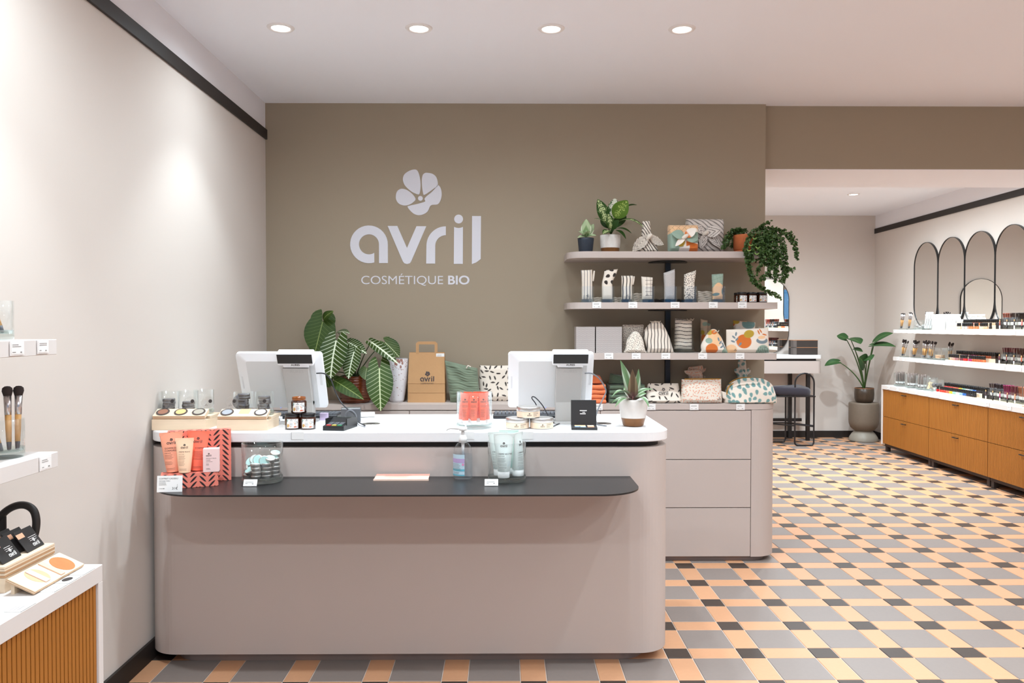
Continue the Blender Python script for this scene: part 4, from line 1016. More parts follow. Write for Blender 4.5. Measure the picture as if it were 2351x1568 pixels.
ob('round_palette', MB().lathe([(0, 0), (.03, 0), (.03, .006), (.024, .007), (0, .0065)], 28), m_compactg, loc=((552-1160)*3.30/1838, 3.300, GZ+.055), rot=(math.radians(80), 0, 0), label='round grey palette standing on edge in a tumbler on the tester', cat='compact')
pp_ = ob('paper_pad', MB().box(-.05, -.08, 0, .05, .08, .012, .001).box(-.06, -.05, .012, .04, .08, .016), m_paper, loc=(-1.045, 3.54, CT), rz=.1, label='small pile of white papers between the tester and the till', cat='paper')
# ---- amber jars
m_amber = mat('amber_glass', (62, 26, 8), .08, spec=.6, coat=.5)
m_amberrim = mat('amber_glass_rim', (140, 74, 14), .1, spec=.6, coat=.5)
def jar_label(r, z0, z1, half):
    """printed label wrapped on a jar: (backing, shapes by colour)"""
    W = 2*half*r; Hh = z1-z0; f = lambda e: (lambda a, b: ((r+e)*math.sin(a/r), -(r+e)*math.cos(a/r), z0+b))
    def strip(x0, x1, y0, y1, n=10): 
        V = []; F = []
        for i in range(n+1): V += [(x0+(x1-x0)*i/n, y0), (x0+(x1-x0)*i/n, y1)]
        return (V, [(2*i, 2*i+2, 2*i+3, 2*i+1) for i in range(n)])
    S = []
    S.append(('label_paper', m_paper, MB().decal(strip(-W/2, W/2, 0, Hh), f(.0003))))
    sc = W/100.; q = lambda P: [((x-50)*sc, y*sc*(Hh/W)) for x, y in P]
    S.append(('sage_shape', mat('sage_ink', (150, 172, 164), .7), MB().decal(poly(q([(0, 100), (0, 62), (8, 70), (14, 88), (30, 100)])), f(.0005))))
    S.append(('peach_shape', mat('peach_ink', (238, 186, 160), .7), MB().decal(poly(q(ell(48, 38, 27, 34, 16))), f(.0005))))
    S.append(('ochre_leaf', mat('ochre_ink', (196, 152, 76), .7), MB().decal(poly(q([(12, 8), (19, 14), (22, 30), (17, 46), (12, 52), (7, 44), (4, 28), (6, 14)])), f(.0007))))
    S.append(('rust_shape', mat('rust_ink', (206, 98, 58), .7), MB().decal(poly(q([(58, 12), (70, 8), (86, 10), (97, 24), (84, 20), (72, 24), (62, 20)])), f(.0007))))
    ink = MB()
    for (x, y, a) in ((76, 92, 1.2), (70, 78, 2.4), (84, 74, .7), (78, 62, 2.3), (92, 58, .8), (76, 50, 2.9), (90, 66, 1.3)): ink.decal(poly(q(ell(x, y, 6, 2, 8, a))), f(.0007))
    ink.decal(shift(logo(W*.22), -W*.1, Hh*.78), f(.0007)); ink.decal(bars(-W*.22, Hh*.56, W*.34, 5, Hh*.09, Hh*.022, 4), f(.0009))
    S.append(('printed_text', m_ink, ink))
    return S
_J = {}
def amber_jar(loc, label, group, lid=True, k=1., rz=0.):
    t = thing('amber_jar', label, 'jar', loc, rz, group); t.scale = (k, k, k)
    if 'body' not in _J:
        _J['body'] = MB().lathe([(0, 0), (.029, 0), (.0315, .003), (.0315, .047), (.029, .051), (.027, .052)], 32).mesh('jar_body', m_amber)
        _J['lid'] = MB().lathe([(.029, .051), (.0305, .0515), (.0305, .064), (.029, .0655), (0, .0655)], 32).mesh('lid', m_capblk)
        _J['rim'] = MB().lathe([(.027, .051), (.0265, .054), (.028, .055), (.028, .058), (.027, .059), (.028, .0605), (.028, .065), (.0268, .066), (.0255, .065), (.0255, .05), (0, .05)], 32).mesh('open_rim', m_amberrim)
        _J['lab'] = [(n, b.mesh(n, m)) for n, m, b in jar_label(.0317, .006, .044, .78)]
    ob('jar_body', _J['body'], parent=t); ob('lid' if lid else 'open_rim', _J['lid' if lid else 'rim'], parent=t)
    L0 = ob('label_paper', _J['lab'][0][1], parent=t)
    for n, me in _J['lab'][1:]: ob(n, me, parent=L0)
for x, zz, lid, lab in ((672, 0, True, 'black-lidded amber jar on the countertop, next to the birch tester'), (707, 0, True, 'black-lidded amber jar on the countertop, next to the card terminal'), (686, .0657, False, 'open amber jar standing on top of two lidded amber jars')):
    amber_jar(((x-1160)*3.25/1838, 3.25+(.002 if zz else 0), CT+zz), lab, 'stacked amber jars', lid, .985, .22)
# ---- card terminal
ctm = thing('card_terminal', 'black card payment terminal with a keypad on the white countertop', 'card terminal', ((766-1160)*3.2/1838, 3.19, CT), -.18)
P = [(0, 0), (.15, 0), (.15, .038), (.105, .042), (.055, .026), (0, .018)]
ob('body', MB().prism(P, -.044, .044, M=Matrix(((0, 0, 1, 0), (1, 0, 0, 0), (0, 1, 0, 0), (0, 0, 0, 1)))), mat('terminal_black', (34, 34, 36), .35), ctm)
KM = Matrix.Translation((0, 0, .0183)) @ Matrix.Rotation(math.radians(8.2), 4, 'X')
kb = MB()
for r in range(3):
    for c in range(3): kb.box(-.032+.023*c, .019+.012*r, 0, -.032+.023*c+.018, .027+.012*r, .003, M=KM)
ob('keypad', kb, m_keycap, ctm)
for c, (cl, nm) in enumerate((((214, 70, 70), 'red_key'), ((226, 196, 90), 'yellow_key'), ((70, 150, 110), 'green_key'))):
    ob(nm, MB().box(-.032+.023*c, .006, 0, -.032+.023*c+.018, .014, .003, M=KM), mat(nm, cl, .5), ctm)
ob('screen', MB().box(-.036, .105, .0421, .036, .145, .0432, M=Matrix.Rotation(-.08, 4, 'X') @ Matrix.Translation((0, 0, .008))), mat('terminal_screen', (70, 78, 70), .2), ctm)
for q in (-.044, .044): ob('shield', MB().box(q-.002, .03, .018, q+.002, .1, .045), mat('terminal_black'), ctm)
# grey scanner dock behind it
sd = thing('scanner_dock', 'glossy grey scanner dock with coiled cable beside the leafy plant', 'scanner', ((808-1160)*3.5/1838, 3.47, CT), .15)
ob('body', MB().prism([(0, 0), (.085, .006), (.12, .03), (.12, .045), (.05, .062), (.006, .056)], -.042, .042, M=Matrix(((0, 0, 1, 0), (1, 0, 0, 0), (0, 1, 0, 0), (0, 0, 0, 1)))), mat('glossy_grey', (120, 120, 122), .18, metal=.5), sd)
ob('top_plate', MB().box(-.04, .004, .056, .04, .05, .0605, .002), mat('silver_plate', (170, 170, 172), .2, metal=.6), sd)
ob('feet', MB().box(-.03, .01, 0, .03, .08, .006), m_capblk, sd)
m_cab = mat('black_cable', (50, 50, 54), .5); m_cabg = mat('grey_cable', (132, 134, 140), .45)
def cable(P, r, m, lab): 
    o = Vector(P[-1]); ob('cable', MB().tube(spl([tuple(Vector(p)-o) for p in P], 6), r, 8), m, loc=o, label=lab, cat='cable')
cable([(-0.8023, 3.4000, 1.1427), (-0.7695, 3.4100, 1.1402), (-0.7505, 3.4500, 1.1115), (-0.7363, 3.4700, 1.0573), (-0.7060, 3.4500, 1.0119), (-0.6664, 3.4000, 0.9871), (-0.6443, 3.4000, 0.9704), (-0.6366, 3.4583, 0.9300), (-0.5854, 3.3375, 0.9280)], .0028, m_cab, 'black cable hanging from the till monitor behind the amber jars')
cable([(-0.6776, 3.3449, 0.9290), (-0.6617, 3.3300, 0.9817), (-0.6418, 3.3300, 0.9926), (-0.6238, 3.3400, 0.9733), (-0.6212, 3.3742, 0.9290), (-0.5779, 3.2942, 0.9280)], .0022, m_cabg, 'grey cable looped in front of the scanner dock')
cable([(0.3398, 3.4100, 1.1415), (0.3725, 3.4200, 1.1391), (0.4085, 3.4400, 1.1116), (0.4355, 3.4600, 1.0649), (0.4262, 3.4600, 1.0346), (0.4043, 3.4500, 0.9922), (0.3889, 3.4300, 0.9530), (0.3891, 3.3657, 0.9290), (0.4194, 3.3146, 0.9280)], .0028, m_cabg, 'grey cable hanging from the till monitor behind the black palette')
cable([(0.2072, 3.3975, 0.9290), (0.1814, 3.4000, 0.9640), (0.1568, 3.3900, 1.0078), (0.1257, 3.4000, 1.0402), (0.1127, 3.4000, 1.0365), (0.1335, 3.4100, 1.0021), (0.1444, 3.4920, 0.9290)], .0024, m_cab, 'thin black cable looped up in front of the till monitor above the tins')
cable([(0.1929, 3.2798, 0.9290), (0.2319, 3.4055, 0.9280), (0.2784, 3.4993, 0.9280)], .002, m_cab, 'short black cable lying between the tins and the black palette')
ob('lilac_pad', MB().box(-.017, -.012, 0, .017, .012, .032, .001), mat('lilac_card', (196, 178, 206), .7), loc=((740-1160)*3.52/1838, 3.555, CT+.0), label='small lilac paper pad standing beside the till stand', cat='note pad')
ob('paper_roll', MB().lathe([(0, -.035), (.012, -.035), (.012, .035), (0, .035)], 16), m_paper, loc=((842-1160)*3.66/1838, 3.66, CT+.0122), rot=(0, PI/2, .3), label='small white paper roll lying behind the scanner dock', cat='paper roll')
# ---- soft tubes
def soft_tube(name, label, loc, w, r, h, m, cap=None, rz=0., rot=None, group=None, prints=(), lw=.5, ink=None, crimp=.012, flip=False):
    t = thing(name, label, 'tube', loc, rz, group, rot)
    ch = cap[0] if cap else .0; n = 28; N = 12; A = np.zeros((N+1, n, 3))
    def ab(z):
        q = min(1, max(0, (z-ch)/(h-ch))); e = sstep(0, 1, np.array(q)); return r+(w/2-r)*q**.8, max(.0012, r*(1-float(q)**1.6))
    for i in range(N+1):
        z = ch+(h-ch)*i/N; a, b = ab(z)
        for j in range(n): A[i, j] = (a*math.cos(2*PI*j/n), b*math.sin(2*PI*j/n), z)
    b = MB().grid(A, cv=True, flip=True); b.add(A[-1].tolist(), [tuple(range(n))]); b.add(A[0].tolist(), [tuple(reversed(range(n)))])
    ob('tube_body', b, m, t)
    ob('crimp', MB().box(-w/2, -.0016, h-crimp, w/2, .0016, h+.0005), m, t)
    if cap: ob('cap', MB().lathe([(0, 0), (cap[1]*.97, 0), (cap[1], .002), (cap[1], cap[0]), (0, cap[0])], 24), cap[2], t)
    def f(x, z):
        a, bb = ab(z); return (x, -bb*math.sqrt(max(0, 1-(x/a)**2))-.0006, z)
    d = MB()
    if lw: d.decal(shift(logo(w*lw), 0, h*.70), f)
    for (body, size, x, z) in prints:
        if isinstance(body, int): d.decal(bars(x, z, size, body, .0046, .0007, body), f)
        else: d.decal(shift(text2d(body, size, 'LEFT', .0), x, z), f)
    if d.v: ob('printed_text', d, ink or m_ink, t)
    return t
m_coral = mat('coral_tube_plastic', (240, 112, 84), .4, spec=.4)
GX, GY = (1088.5-1160)*3.285/1838, 3.285
glass('round', .147, .148, (GX, GY, CT), 'large round glass holding coral tubes with white caps on the countertop', None, base=.012)
for i, (dx, dy, a) in enumerate(((-.035, -.038, -.15), (.0, -.046, 0), (.037, -.036, .2), (-.052, -.002, -1.35), (.052, .0, 1.35), (-.028, .03, -.2), (.012, .04, .1), (.04, .034, .3), (-.006, -.004, .05))):
    soft_tube('coral_tube', 'coral hand-cream tube with white cap, standing in the large round glass', (GX+dx, GY+dy, CT+.0195), .036, .0125, .125, m_coral, (.016, .0122, m_capwht), rz=a, group='coral tubes in the glass', prints=((2, .024, -.012, .075), (4, .024, -.012, .058), (3, .02, -.012, .04)), lw=.62)
# ---- cream tins
def tin(loc, label, rz):
    t = thing('balm_tin', label, 'tin', loc, rz, 'stacked cream tins')
    ob('tin_body', MB().lathe([(0, 0), (.045, 0), (.047, .002), (.047, .031)], 40), mat('brushed_tin', (200, 196, 192), .35, metal=.9), t)
    ob('label_band', MB().lathe([(.0473, .003), (.0473, .0255)], 40), mat('cream_label', (240, 214, 188), .6), t)
    ob('lid', MB().lathe([(.0475, .027), (.0485, .028), (.0485, .043), (.047, .0445), (.043, .045), (.042, .0442), (0, .0442)], 40), mat('brushed_tin'), t)
    f = lambda a, b: (.0476*math.sin(a/.0476), -.0476*math.cos(a/.0476), b)
    ob('printed_text', MB().decal(shift(logo(.017), -.003, .009), f).decal(bars(.014, .021, .026, 4, .0042, .001, 2), f), m_ink, t)
TY = 3.268
for px, dz, lab, a in ((1188, 0, 'low round cream tin with a silver lid, standing beside the glass of coral tubes', -.05), (1243.5, 0, 'low round cream tin with a silver lid, standing toward the black palette', .1), (1213, .0452, 'low round cream tin stacked on top of two other tins', .12)):
    tin(((px-1160)*TY/1838, TY, CT+dz), lab, a)
# ---- black palette
pl = thing('makeup_palette', 'open black makeup palette with peach and blue shades, lid standing up', 'palette', ((1340-1160)*3.24/1838, 3.20, CT), -.06)
ob('base', MB().box(-.052, 0, 0, .052, .085, .011, .001), m_sach, pl)
ob('lid', MB().box(-.052, 0, 0, .052, .007, .108, .001, M=Matrix.Translation((0, .083, .006)) @ Matrix.Rotation(-.16, 4, 'X')), m_sach, pl)
for (x0, y0, x1, y1, c) in ((-.038, .04, .006, .07, (232, 172, 130)), (-.038, .01, -.018, .036, (120, 150, 178)), (-.016, .01, .006, .036, (170, 204, 224)), (.014, .04, .04, .07, (240, 186, 160)), (.014, .01, .04, .036, (236, 150, 118))):
    ob('shade', MB().box(x0, y0, .011, x1, y1, .0118), mat('shade_%02x%02x%02x' % c, c, .6), pl)
ob('printed_text', MB().decal(join2d(bars(-.016, .062, .034, 1, .008, .0034, 5), bars(-.005, .0555, .011, 1, .008, .0026, 2), bars(-.015, .049, .032, 1, .008, .0034, 7)), lambda a, b: tuple(Matrix.Translation((0, .083, .006)) @ Matrix.Rotation(-.16, 4, 'X') @ Vector((a, -.0004, b)))), m_paper, pl)
# ---- clip tags on the slab edge
for px, lab in ((683, 'white clip tag on the slab edge below the amber jars'), (1074, 'white clip tag on the slab edge behind the pump bottle'), (1210, 'white clip tag on the slab edge below the cream tins')):
    t = thing('clip_tag', lab, 'price tag', ((px-1160)*3.146/1838, 3.146, CT), group='clip tags on the counter slab')
    ob('front_flap', MB().box(-.024, -.0014, -.028, .024, -.0002, .0014), m_paper, t); ob('top_flap', MB().box(-.024, -.0002, .0002, .024, .02, .0014), m_paper, t)
    ob('fold_line', MB().box(-.0245, -.0018, -.0285, -.0235, -.0002, .001), m_inkgrey, t)

# ------------------------------------------------------------------ goods on the black ledge
LZ = .7506
m_gift = vmat('gift_box_print', .6)
CORAL, BLACK_ = lc((238, 134, 116)), lc((48, 40, 42))
def herring(X, Y, p=.0315):
    """black leaves in a chevron on coral"""
    c = np.floor(X/p); fx = X/p-c; sg = np.where(np.mod(c, 2) == 0, 1., -1.)
    yy = (Y+sg*(fx-.5)*p*.95)/(p*.62); fy = yy-np.floor(yy)-.5
    ddx = (fx-.5); d = np.sqrt((ddx/.40)**2+(fy/(.27*np.sqrt(np.clip(1-(ddx/.47)**2, .02, 1))))**2)
    return mixc(np.broadcast_to(CORAL, X.shape+(3,)), BLACK_, 1-sstep(.85, 1.05, d))
def printed_box(name, w, d, h, fn, m, parent, loc=(0, 0, 0), rot=None, res=.0009):
    L = []
    def face(o, u, v, lu, lv):
        nu, nv = max(2, int(lu/res)), max(2, int(lv/res)); U, V = np.meshgrid(np.linspace(0, lu, nu), np.linspace(0, lv, nv), indexing='ij')
        A = np.array(o)+U[..., None]*np.array(u)+V[..., None]*np.array(v); L.append((A, fn(U, V)))
    face((-w/2, 0, 0), (1, 0, 0), (0, 0, 1), w, h); face((w/2, 0, 0), (0, 1, 0), (0, 0, 1), d, h); face((w/2, d, 0), (-1, 0, 0), (0, 0, 1), w, h); face((-w/2, d, 0), (0, -1, 0), (0, 0, 1), d, h)
    face((-w/2, 0, h), (1, 0, 0), (0, 1, 0), w, d); face((-w/2, d, 0), (1, 0, 0), (0, -1, 0), w, d)
    me = patches(name, L, m)
    me.polygons.foreach_set('use_smooth', np.zeros(len(me.polygons), bool))
    return ob(name, me, parent=parent, loc=loc, rot=rot)
GR = math.radians(21)
gb = thing('gift_box', 'coral gift box with black leaf chevrons, its lid upright behind its tray on the ledge', 'gift box', (-1.165, 2.985, LZ), GR)
printed_box('box_lid', .225, .042, .196, herring, m_gift, gb, loc=(.0245, .052, 0))
printed_box('box_tray', .196, .062, .052, herring, m_gift, gb, loc=(-.01, -.048, 0))
Rg = Matrix.Rotation(GR, 3, 'Z')
def gpos(x, y, z): p = Rg @ Vector((x, y, 0)); return (-1.165+p.x, 2.985+p.y, LZ+z)
soft_tube('body_scrub_tube', 'peach body scrub tube standing in the coral gift box, beside the cream hand tube', gpos(-.067, .000, .0545), .082, .022, .145, mat('peach_tube_plastic', (242, 162, 132), .4), rz=GR*.4, prints=(('GOMMAGE', .0085, -.024, .085), ('CORPOREL', .0085, -.024, .076), ('body scrub', .005, -.024, .069), (4, .04, -.024, .063), (3, .035, -.024, .038), (2, .03, -.018, .014)), lw=.38, rot=(-.05, -.06, GR*.5))
soft_tube('body_milk_tube', 'bright coral body tube standing in the coral gift box behind the soap carton', gpos(.014, .004, .0545), .080, .022, .145, mat('bright_coral_tube_plastic', (250, 118, 92), .4), prints=(('CORPOREL', .0085, -.008, .080), (5, .034, -.012, .07), (2, .034, -.012, .046), (2, .03, -.012, .014)), lw=.38, rot=(-.05, .04, GR*.5))
soft_tube('hand_cream_tube', 'small cream-coloured hand cream tube at the front of the coral gift box', gpos(-.028, -.030, .0545), .064, .0205, .125, mat('cream_tube_plastic', (250, 206, 172), .4), prints=(('CRÈME MAINS', .0062, -.019, .074), ('hand cream', .0042, -.019, .067), (4, .032, -.019, .061), (4, .030, -.019, .041), (2, .026, -.016, .014)), lw=.38, rot=(-.03, 0, GR*.6))
sp = thing('soap_carton', 'pale pink soap carton standing at the end of the coral gift box', 'carton', gpos(.064, -.037, .0525), GR*.72)
ob('carton_body', MB().box(-.028, -.012, 0, .028, .024, .086, .0006), mat('pale_pink_card', (246, 212, 208), .65), sp)
ob('printed_text', MB().decal(join2d(shift(logo(.018), -.008, .058), shift(text2d('SAVON À FROID', .0048), -.017, .049), shift(text2d('CORPS', .0048), -.017, .0425), bars(-.017, .038, .034, 1, .004, .0009, 1), bars(-.017, .03, .01, 2, .004, .0009, 2), bars(-.017, .013, .018, 2, .0035, .0009, 3)), fnplane(-.0124)), m_ink, sp)
cs = thing('price_card', 'white price card reading coffret cadeau, 31€, leaning on the coral gift box', 'price card', (-1.199, 2.857, LZ), math.radians(6))
CM = Matrix.Rotation(-.12, 4, 'X')
ob('card', MB().box(-.0435, 0, 0, .0435, .0012, .058, M=CM), m_paper, cs)
fc = lambda a, b: tuple(CM @ Vector((a, -.0004, b)))
ob('printed_text', MB().decal(join2d(shift(text2d('COFFRET CADEAU', .0078), -.037, .045), shift(text2d('VOYAGE À BALI', .0054), -.037, .0375), bars(-.037, .034, .027, 4, .0032, .0007, 5), shift(text2d('certifié', .0042), -.037, .011), shift(text2d('BIO', .0042, 'LEFT', .03), -.0235, .011), shift(text2d('31€', .0125), .008, .0085), bars(.026, .026, .0016, 5, .0025, .0012, 3)), fc), m_ink, cs)
# glass of mint tins
MX, MY = (602-1160)*3.055/1838, 3.055
glass('round', .152, .148, (MX, MY, LZ), 'large round glass half full of small silver and mint balm tins on the black ledge', None, base=.012)
m_tinS = mat('brushed_tin'); m_mint = mat('mint_sticker', (182, 216, 212), .5)
tb = MB().lathe([(0, 0), (.0185, 0), (.019, .001), (.019, .006), (.0195, .0065), (.0195, .013), (.0185, .014), (.0165, .0143)], 24).mesh('tin_case', m_tinS); ts = MB().lathe([(.0165, .0143), (0, .0145)], 24).mesh('mint_sticker', m_mint)
sk = MB().lathe([(0, -.0003), (.016, -.0003)], 20).mesh('under_sticker', m_mint)
def mint(x, y, z, rot=(0, 0, 0)):
    t = thing('mint_tin', 'small silver balm tin with a mint sticker in the large round glass', 'tin', (MX+x, MY+y, LZ+.0193+z), group='mint balm tins in the glass', rot=rot)
    ob('tin_case', tb, parent=t); ob('mint_sticker', ts, parent=t)
for (x, y, n) in ((-.008, -.05, 4), (.028, -.038, 4), (.05, -.012, 5), (-.045, -.03, 1), (.012, -.005, 4), (-.035, .012, 3), (.04, .03, 4), (-.01, .045, 3), (-.052, .004, 2)):
    for k in range(n): mint(x+rnd.uniform(-.002, .002), y+rnd.uniform(-.002, .002), .0147*k)
for (x, y, z, r) in ((-.030, -.044, .024, (.5, -.5, 0)), (-.055, -.026, .028, (.2, 1.25, .3)), (-.022, -.018, .062, (.9, .2, 0)), (-.004, -.03, .066, (1.2, -.2, 0)), (.018, -.035, .064, (1.35, .1, .2)), (.038, -.03, .064, (.35, .2, 0)), (-.038, -.008, .052, (.8, -.6, 0)), (.046, .008, .078, (.3, .2, 0))): mint(x, y, z, r)
# pink notice
pn = thing('notice_card', 'pale pink notice card lying slanted on the black ledge', 'notice', ((920-1160)*3.06/1838, 3.06, LZ))
NM = Matrix.Translation((0, 0, .004)) @ Matrix.Rotation(.10, 4, 'X')
ob('card', MB().box(-.104, 0, 0, .104, .072, .002, M=NM), mat('salmon_pink_card', (226, 168, 152), .6), pn); ob('front_lip', MB().box(-.106, -.002, 0, .106, .001, .0065), mat('peach_lip', (250, 216, 196), .5), pn)
ob('printed_text', MB().decal(bars(-.068, .052, .14, 2, .014, .0035, 7), lambda a, b: tuple(NM @ Vector((a, b, .0024)))).decal(bars(-.05, .022, .1, 1, .01, .0035, 8), lambda a, b: tuple(NM @ Vector((a, b, .0024)))), mat('salmon_ink', (196, 140, 126), .7), pn)
# pump bottle
sx = (1062.5-1160)*3.108/1838
sa = thing('pump_bottle', 'clear sanitiser bottle with a white pump and a blue and lilac label on the ledge', 'bottle', (sx, 3.106, LZ))
m_pet = glassmat('clear_plastic', (252, 253, 254), .6, .05)
ob('bottle_body', MB().lathe([(0, .001), (.034, .001), (.0375, .005), (.038, .012), (.038, .098), (.0365, .11), (.031, .125), (.022, .137), (.014, .141), (.014, .146)], 36), m_pet, sa)
ob('gel', MB().lathe([(0, .004), (.034, .004), (.0365, .008), (.0365, .094), (0, .094)], 32), glassmat('blue_gel', (249, 252, 254), .15, .05), sa)
ob('pump_collar', MB().lathe([(0, .140), (.0155, .140), (.0155, .158), (.0135, .161), (.0125, .167), (.008, .170), (0, .170)], 24), m_capwht, sa)
ob('pump_stem', MB().lathe([(0, .165), (.0065, .165), (.0065, .190), (0, .190)], 16), m_capwht, sa)
ob('pump_head', MB().lathe([(0, .187), (.015, .187), (.0165, .19), (.0165, .198), (.014, .2005), (0, .2005)], 24).tube([(0, 0, .1945), (-.03, 0, .1955), (-.05, 0, .1955), (-.06, 0, .1925), (-.065, 0, .186)], [.006, .0045, .004, .0035, .003], 10), m_capwht, sa)
ob('dip_tube', MB().lathe([(0, .093), (.0045, .093), (.0065, .14), (0, .14)], 12), m_capwht, sa)
fl_ = lambda e: (lambda a, b: ((.0382+e)*math.sin((a-.014)/.038), -(.0382+e)*math.cos((a-.014)/.038), b))
def cstrip(x0, x1, y0, y1, n=12):
    V = []
    for i in range(n+1): V += [(x0+(x1-x0)*i/n, y0), (x0+(x1-x0)*i/n, y1)]
    return (V, [(2*i, 2*i+2, 2*i+3, 2*i+1) for i in range(n)])
lb_ = ob('label_paper', MB().decal(cstrip(-.04, .022, .016, .098), fl_(0)), mat('pale_blue_label', (190, 212, 224), .5), sa)
ob('lilac_band', MB().decal(cstrip(-.04, .022, .066, .082), fl_(.0004)), mat('lilac_ink', (188, 162, 204), .6), lb_)
ob('teal_band', MB().decal(cstrip(-.04, .022, .034, .042), fl_(.0004)).decal(cstrip(-.04, .022, .016, .021), fl_(.0004)), mat('teal_ink', (104, 178, 196), .6), lb_)
ob('printed_text', MB().decal(bars(-.035, .06, .05, 5, .0055, .0011, 3), fl_(.0006)).decal(bars(-.03, .0285, .045, 2, .0045, .0012, 4), fl_(.0006)), m_inkgrey, lb_)
ob('pink_dot', MB().decal(poly(ell(.016, .06, .005, .005, 14)), fl_(.0007)), mat('pink_ink', (226, 150, 190), .6), lb_)
# glass of mint-white tubes
QX, QY = (1163.5-1160)*3.065/1838, 3.065
glass('round', .146, .150, (QX, QY, LZ), 'large round glass holding pale mint cream tubes on the black ledge', None, base=.012)
m_mtube = mat('pale_mint_tube_plastic', (222, 230, 226), .4); m_mtube2 = mat('mint_tube_plastic', (206, 226, 216), .4)
PN = (('CRÈME NEUTRE', .0078, -.023, .088), ('neutral cream', .0046, -.023, .081), (4, .04, -.023, .074), (2, .034, -.023, .053), (2, .034, -.023, .042), (2, .024, -.02, .0325))
soft_tube('cream_tube', 'pale mint neutral cream tube at the front of the round glass on the ledge', (QX-.012, QY-.044, LZ+.0195), .077, .0225, .165, m_mtube, (.024, .0222, m_capwht), prints=PN, lw=.34, rot=(-.02, 0, 0), group='cream tubes in the round glass')
soft_tube('cream_tube', 'pale mint neutral cream tube leaning at the edge of the glass toward the pump bottle', (QX-.028, QY+.006, LZ+.0200), .077, .0225, .165, m_mtube, (.024, .0222, m_capwht), prints=PN, lw=.34, rot=(-.01, -.04, -.1), group='cream tubes in the round glass')
soft_tube('cream_tube', 'mint green cream tube showing its back, behind the other tubes in the glass', (QX+.008, QY+.043, LZ+.0195), .077, .0225, .168, m_mtube2, (.024, .0222, m_capwht), prints=((5, .004, .0, .07),), lw=0, rot=(.0, .0, .1), group='cream tubes in the round glass')
soft_tube('cream_tube', 'pale mint cream tube turned sideways in the glass, away from the pump bottle', (QX+.043, QY-.004, LZ+.0195), .077, .0225, .165, m_mtube, (.024, .0222, m_capwht), prints=PN, lw=.34, rot=(0, 0, 1.1), group='cream tubes in the round glass')
for px, lab in ((568, 'small white stand-up price tag before the glass of mint tins'), (1127.5, 'small white stand-up price tag before the glass of cream tubes')):
    price_tag(((px-1160)*2.93/1838, 2.955, LZ), 0, .05, .026, lab, 'stand-up tags on the ledge', rot=(-.5, 0, 0), seed=6)

# ------------------------------------------------------------------ printed cloth goods
m_cloth = vmat('printed_cotton', .85, sheen=.2, bump=(900, .08, .001))
ECRU, INK, TEAL, SALM, SAGE, RUST, OCHR, PEACH, SLATE = (lc(c) for c in ((236, 224, 210), (58, 50, 46), (118, 156, 154), (226, 142, 106), (150, 172, 156), (214, 116, 52), (188, 158, 60), (240, 196, 152), (122, 138, 146)))
def scatter(fg, bg, pitch, a, b, seed, jit=.35, egg=0., angs=None, x0=-.3, x1=.3, z0=-.05, z1=.35):
    """repeat of small ellipses (leaves, dashes, drops) printed on cloth"""
    r = random.Random(seed); pts = []
    nx, nz = int((x1-x0)/pitch), int((z1-z0)/pitch)
    for i in range(nx):
        for j in range(nz):
            pts.append((x0+pitch*(i+.5+(.5 if j % 2 else 0)+r.uniform(-jit, jit)), z0+pitch*(j+.5+r.uniform(-jit, jit)), r.choice(angs) if angs else r.uniform(0, PI)))
    def f(X, Z):
        best = np.full(X.shape, 9.)
        for (x, z, t) in pts:
            dx, dz = X-x, Z-z; u = dx*math.cos(t)+dz*math.sin(t); v = -dx*math.sin(t)+dz*math.cos(t)
            w_ = b*(1+egg*u/a)
            np.minimum(best, np.sqrt((u/a)**2+(v/w_)**2), out=best)
        return mixc(np.broadcast_to(bg, X.shape+(3,)), fg, 1-sstep(.88, 1.12, best))
    return f
def blobs(bg, L, extra=None):
    """hand-placed shapes: (colour, x, z, rx, rz, angle)"""
    def f(X, Z):
        c = np.broadcast_to(bg, X.shape+(3,)).copy()
        for (fg, x, z, rx, rz_, t) in L:
            dx, dz = X-x, Z-z; u = dx*math.cos(t)+dz*math.sin(t); v = -dx*math.sin(t)+dz*math.cos(t)
            c = mixc(c, fg, 1-sstep(.93, 1.07, np.sqrt((u/rx)**2+(v/rz_)**2)))
        return extra(c, X, Z) if extra else c
    return f
def stripes(fg, bg, pitch, width, axis='x', wob=0., off=0.):
    def f(X, Z):
        t = (X if axis == 'x' else Z)+off; o = Z if axis == 'x' else X
        t = (t+wob*np.sin(o*40)+wob*.6*np.sin(o*95+1))/pitch; fr = np.abs(t-np.round(t))*pitch
        return mixc(np.broadcast_to(bg, X.shape+(3,)), fg, 1-sstep(width*.4, width*.62, fr))
    return f
def plain(c, var=.04, seed=0):
    def f(X, Z):
        k = 1+var*np.sin(X*60+seed)*np.sin(Z*47+seed*2)
        return np.clip(c*k[..., None], 0, 1)
    return f
def wr(U, V, seed, n=5):
    r = random.Random(seed); s = 0
    for k in range(n):
        a, b, p = r.uniform(-4, 4), r.uniform(-5, 5), r.uniform(0, 6); s = s+np.sin(a*U+b*V+p)/(1+.3*k)
    return s/n
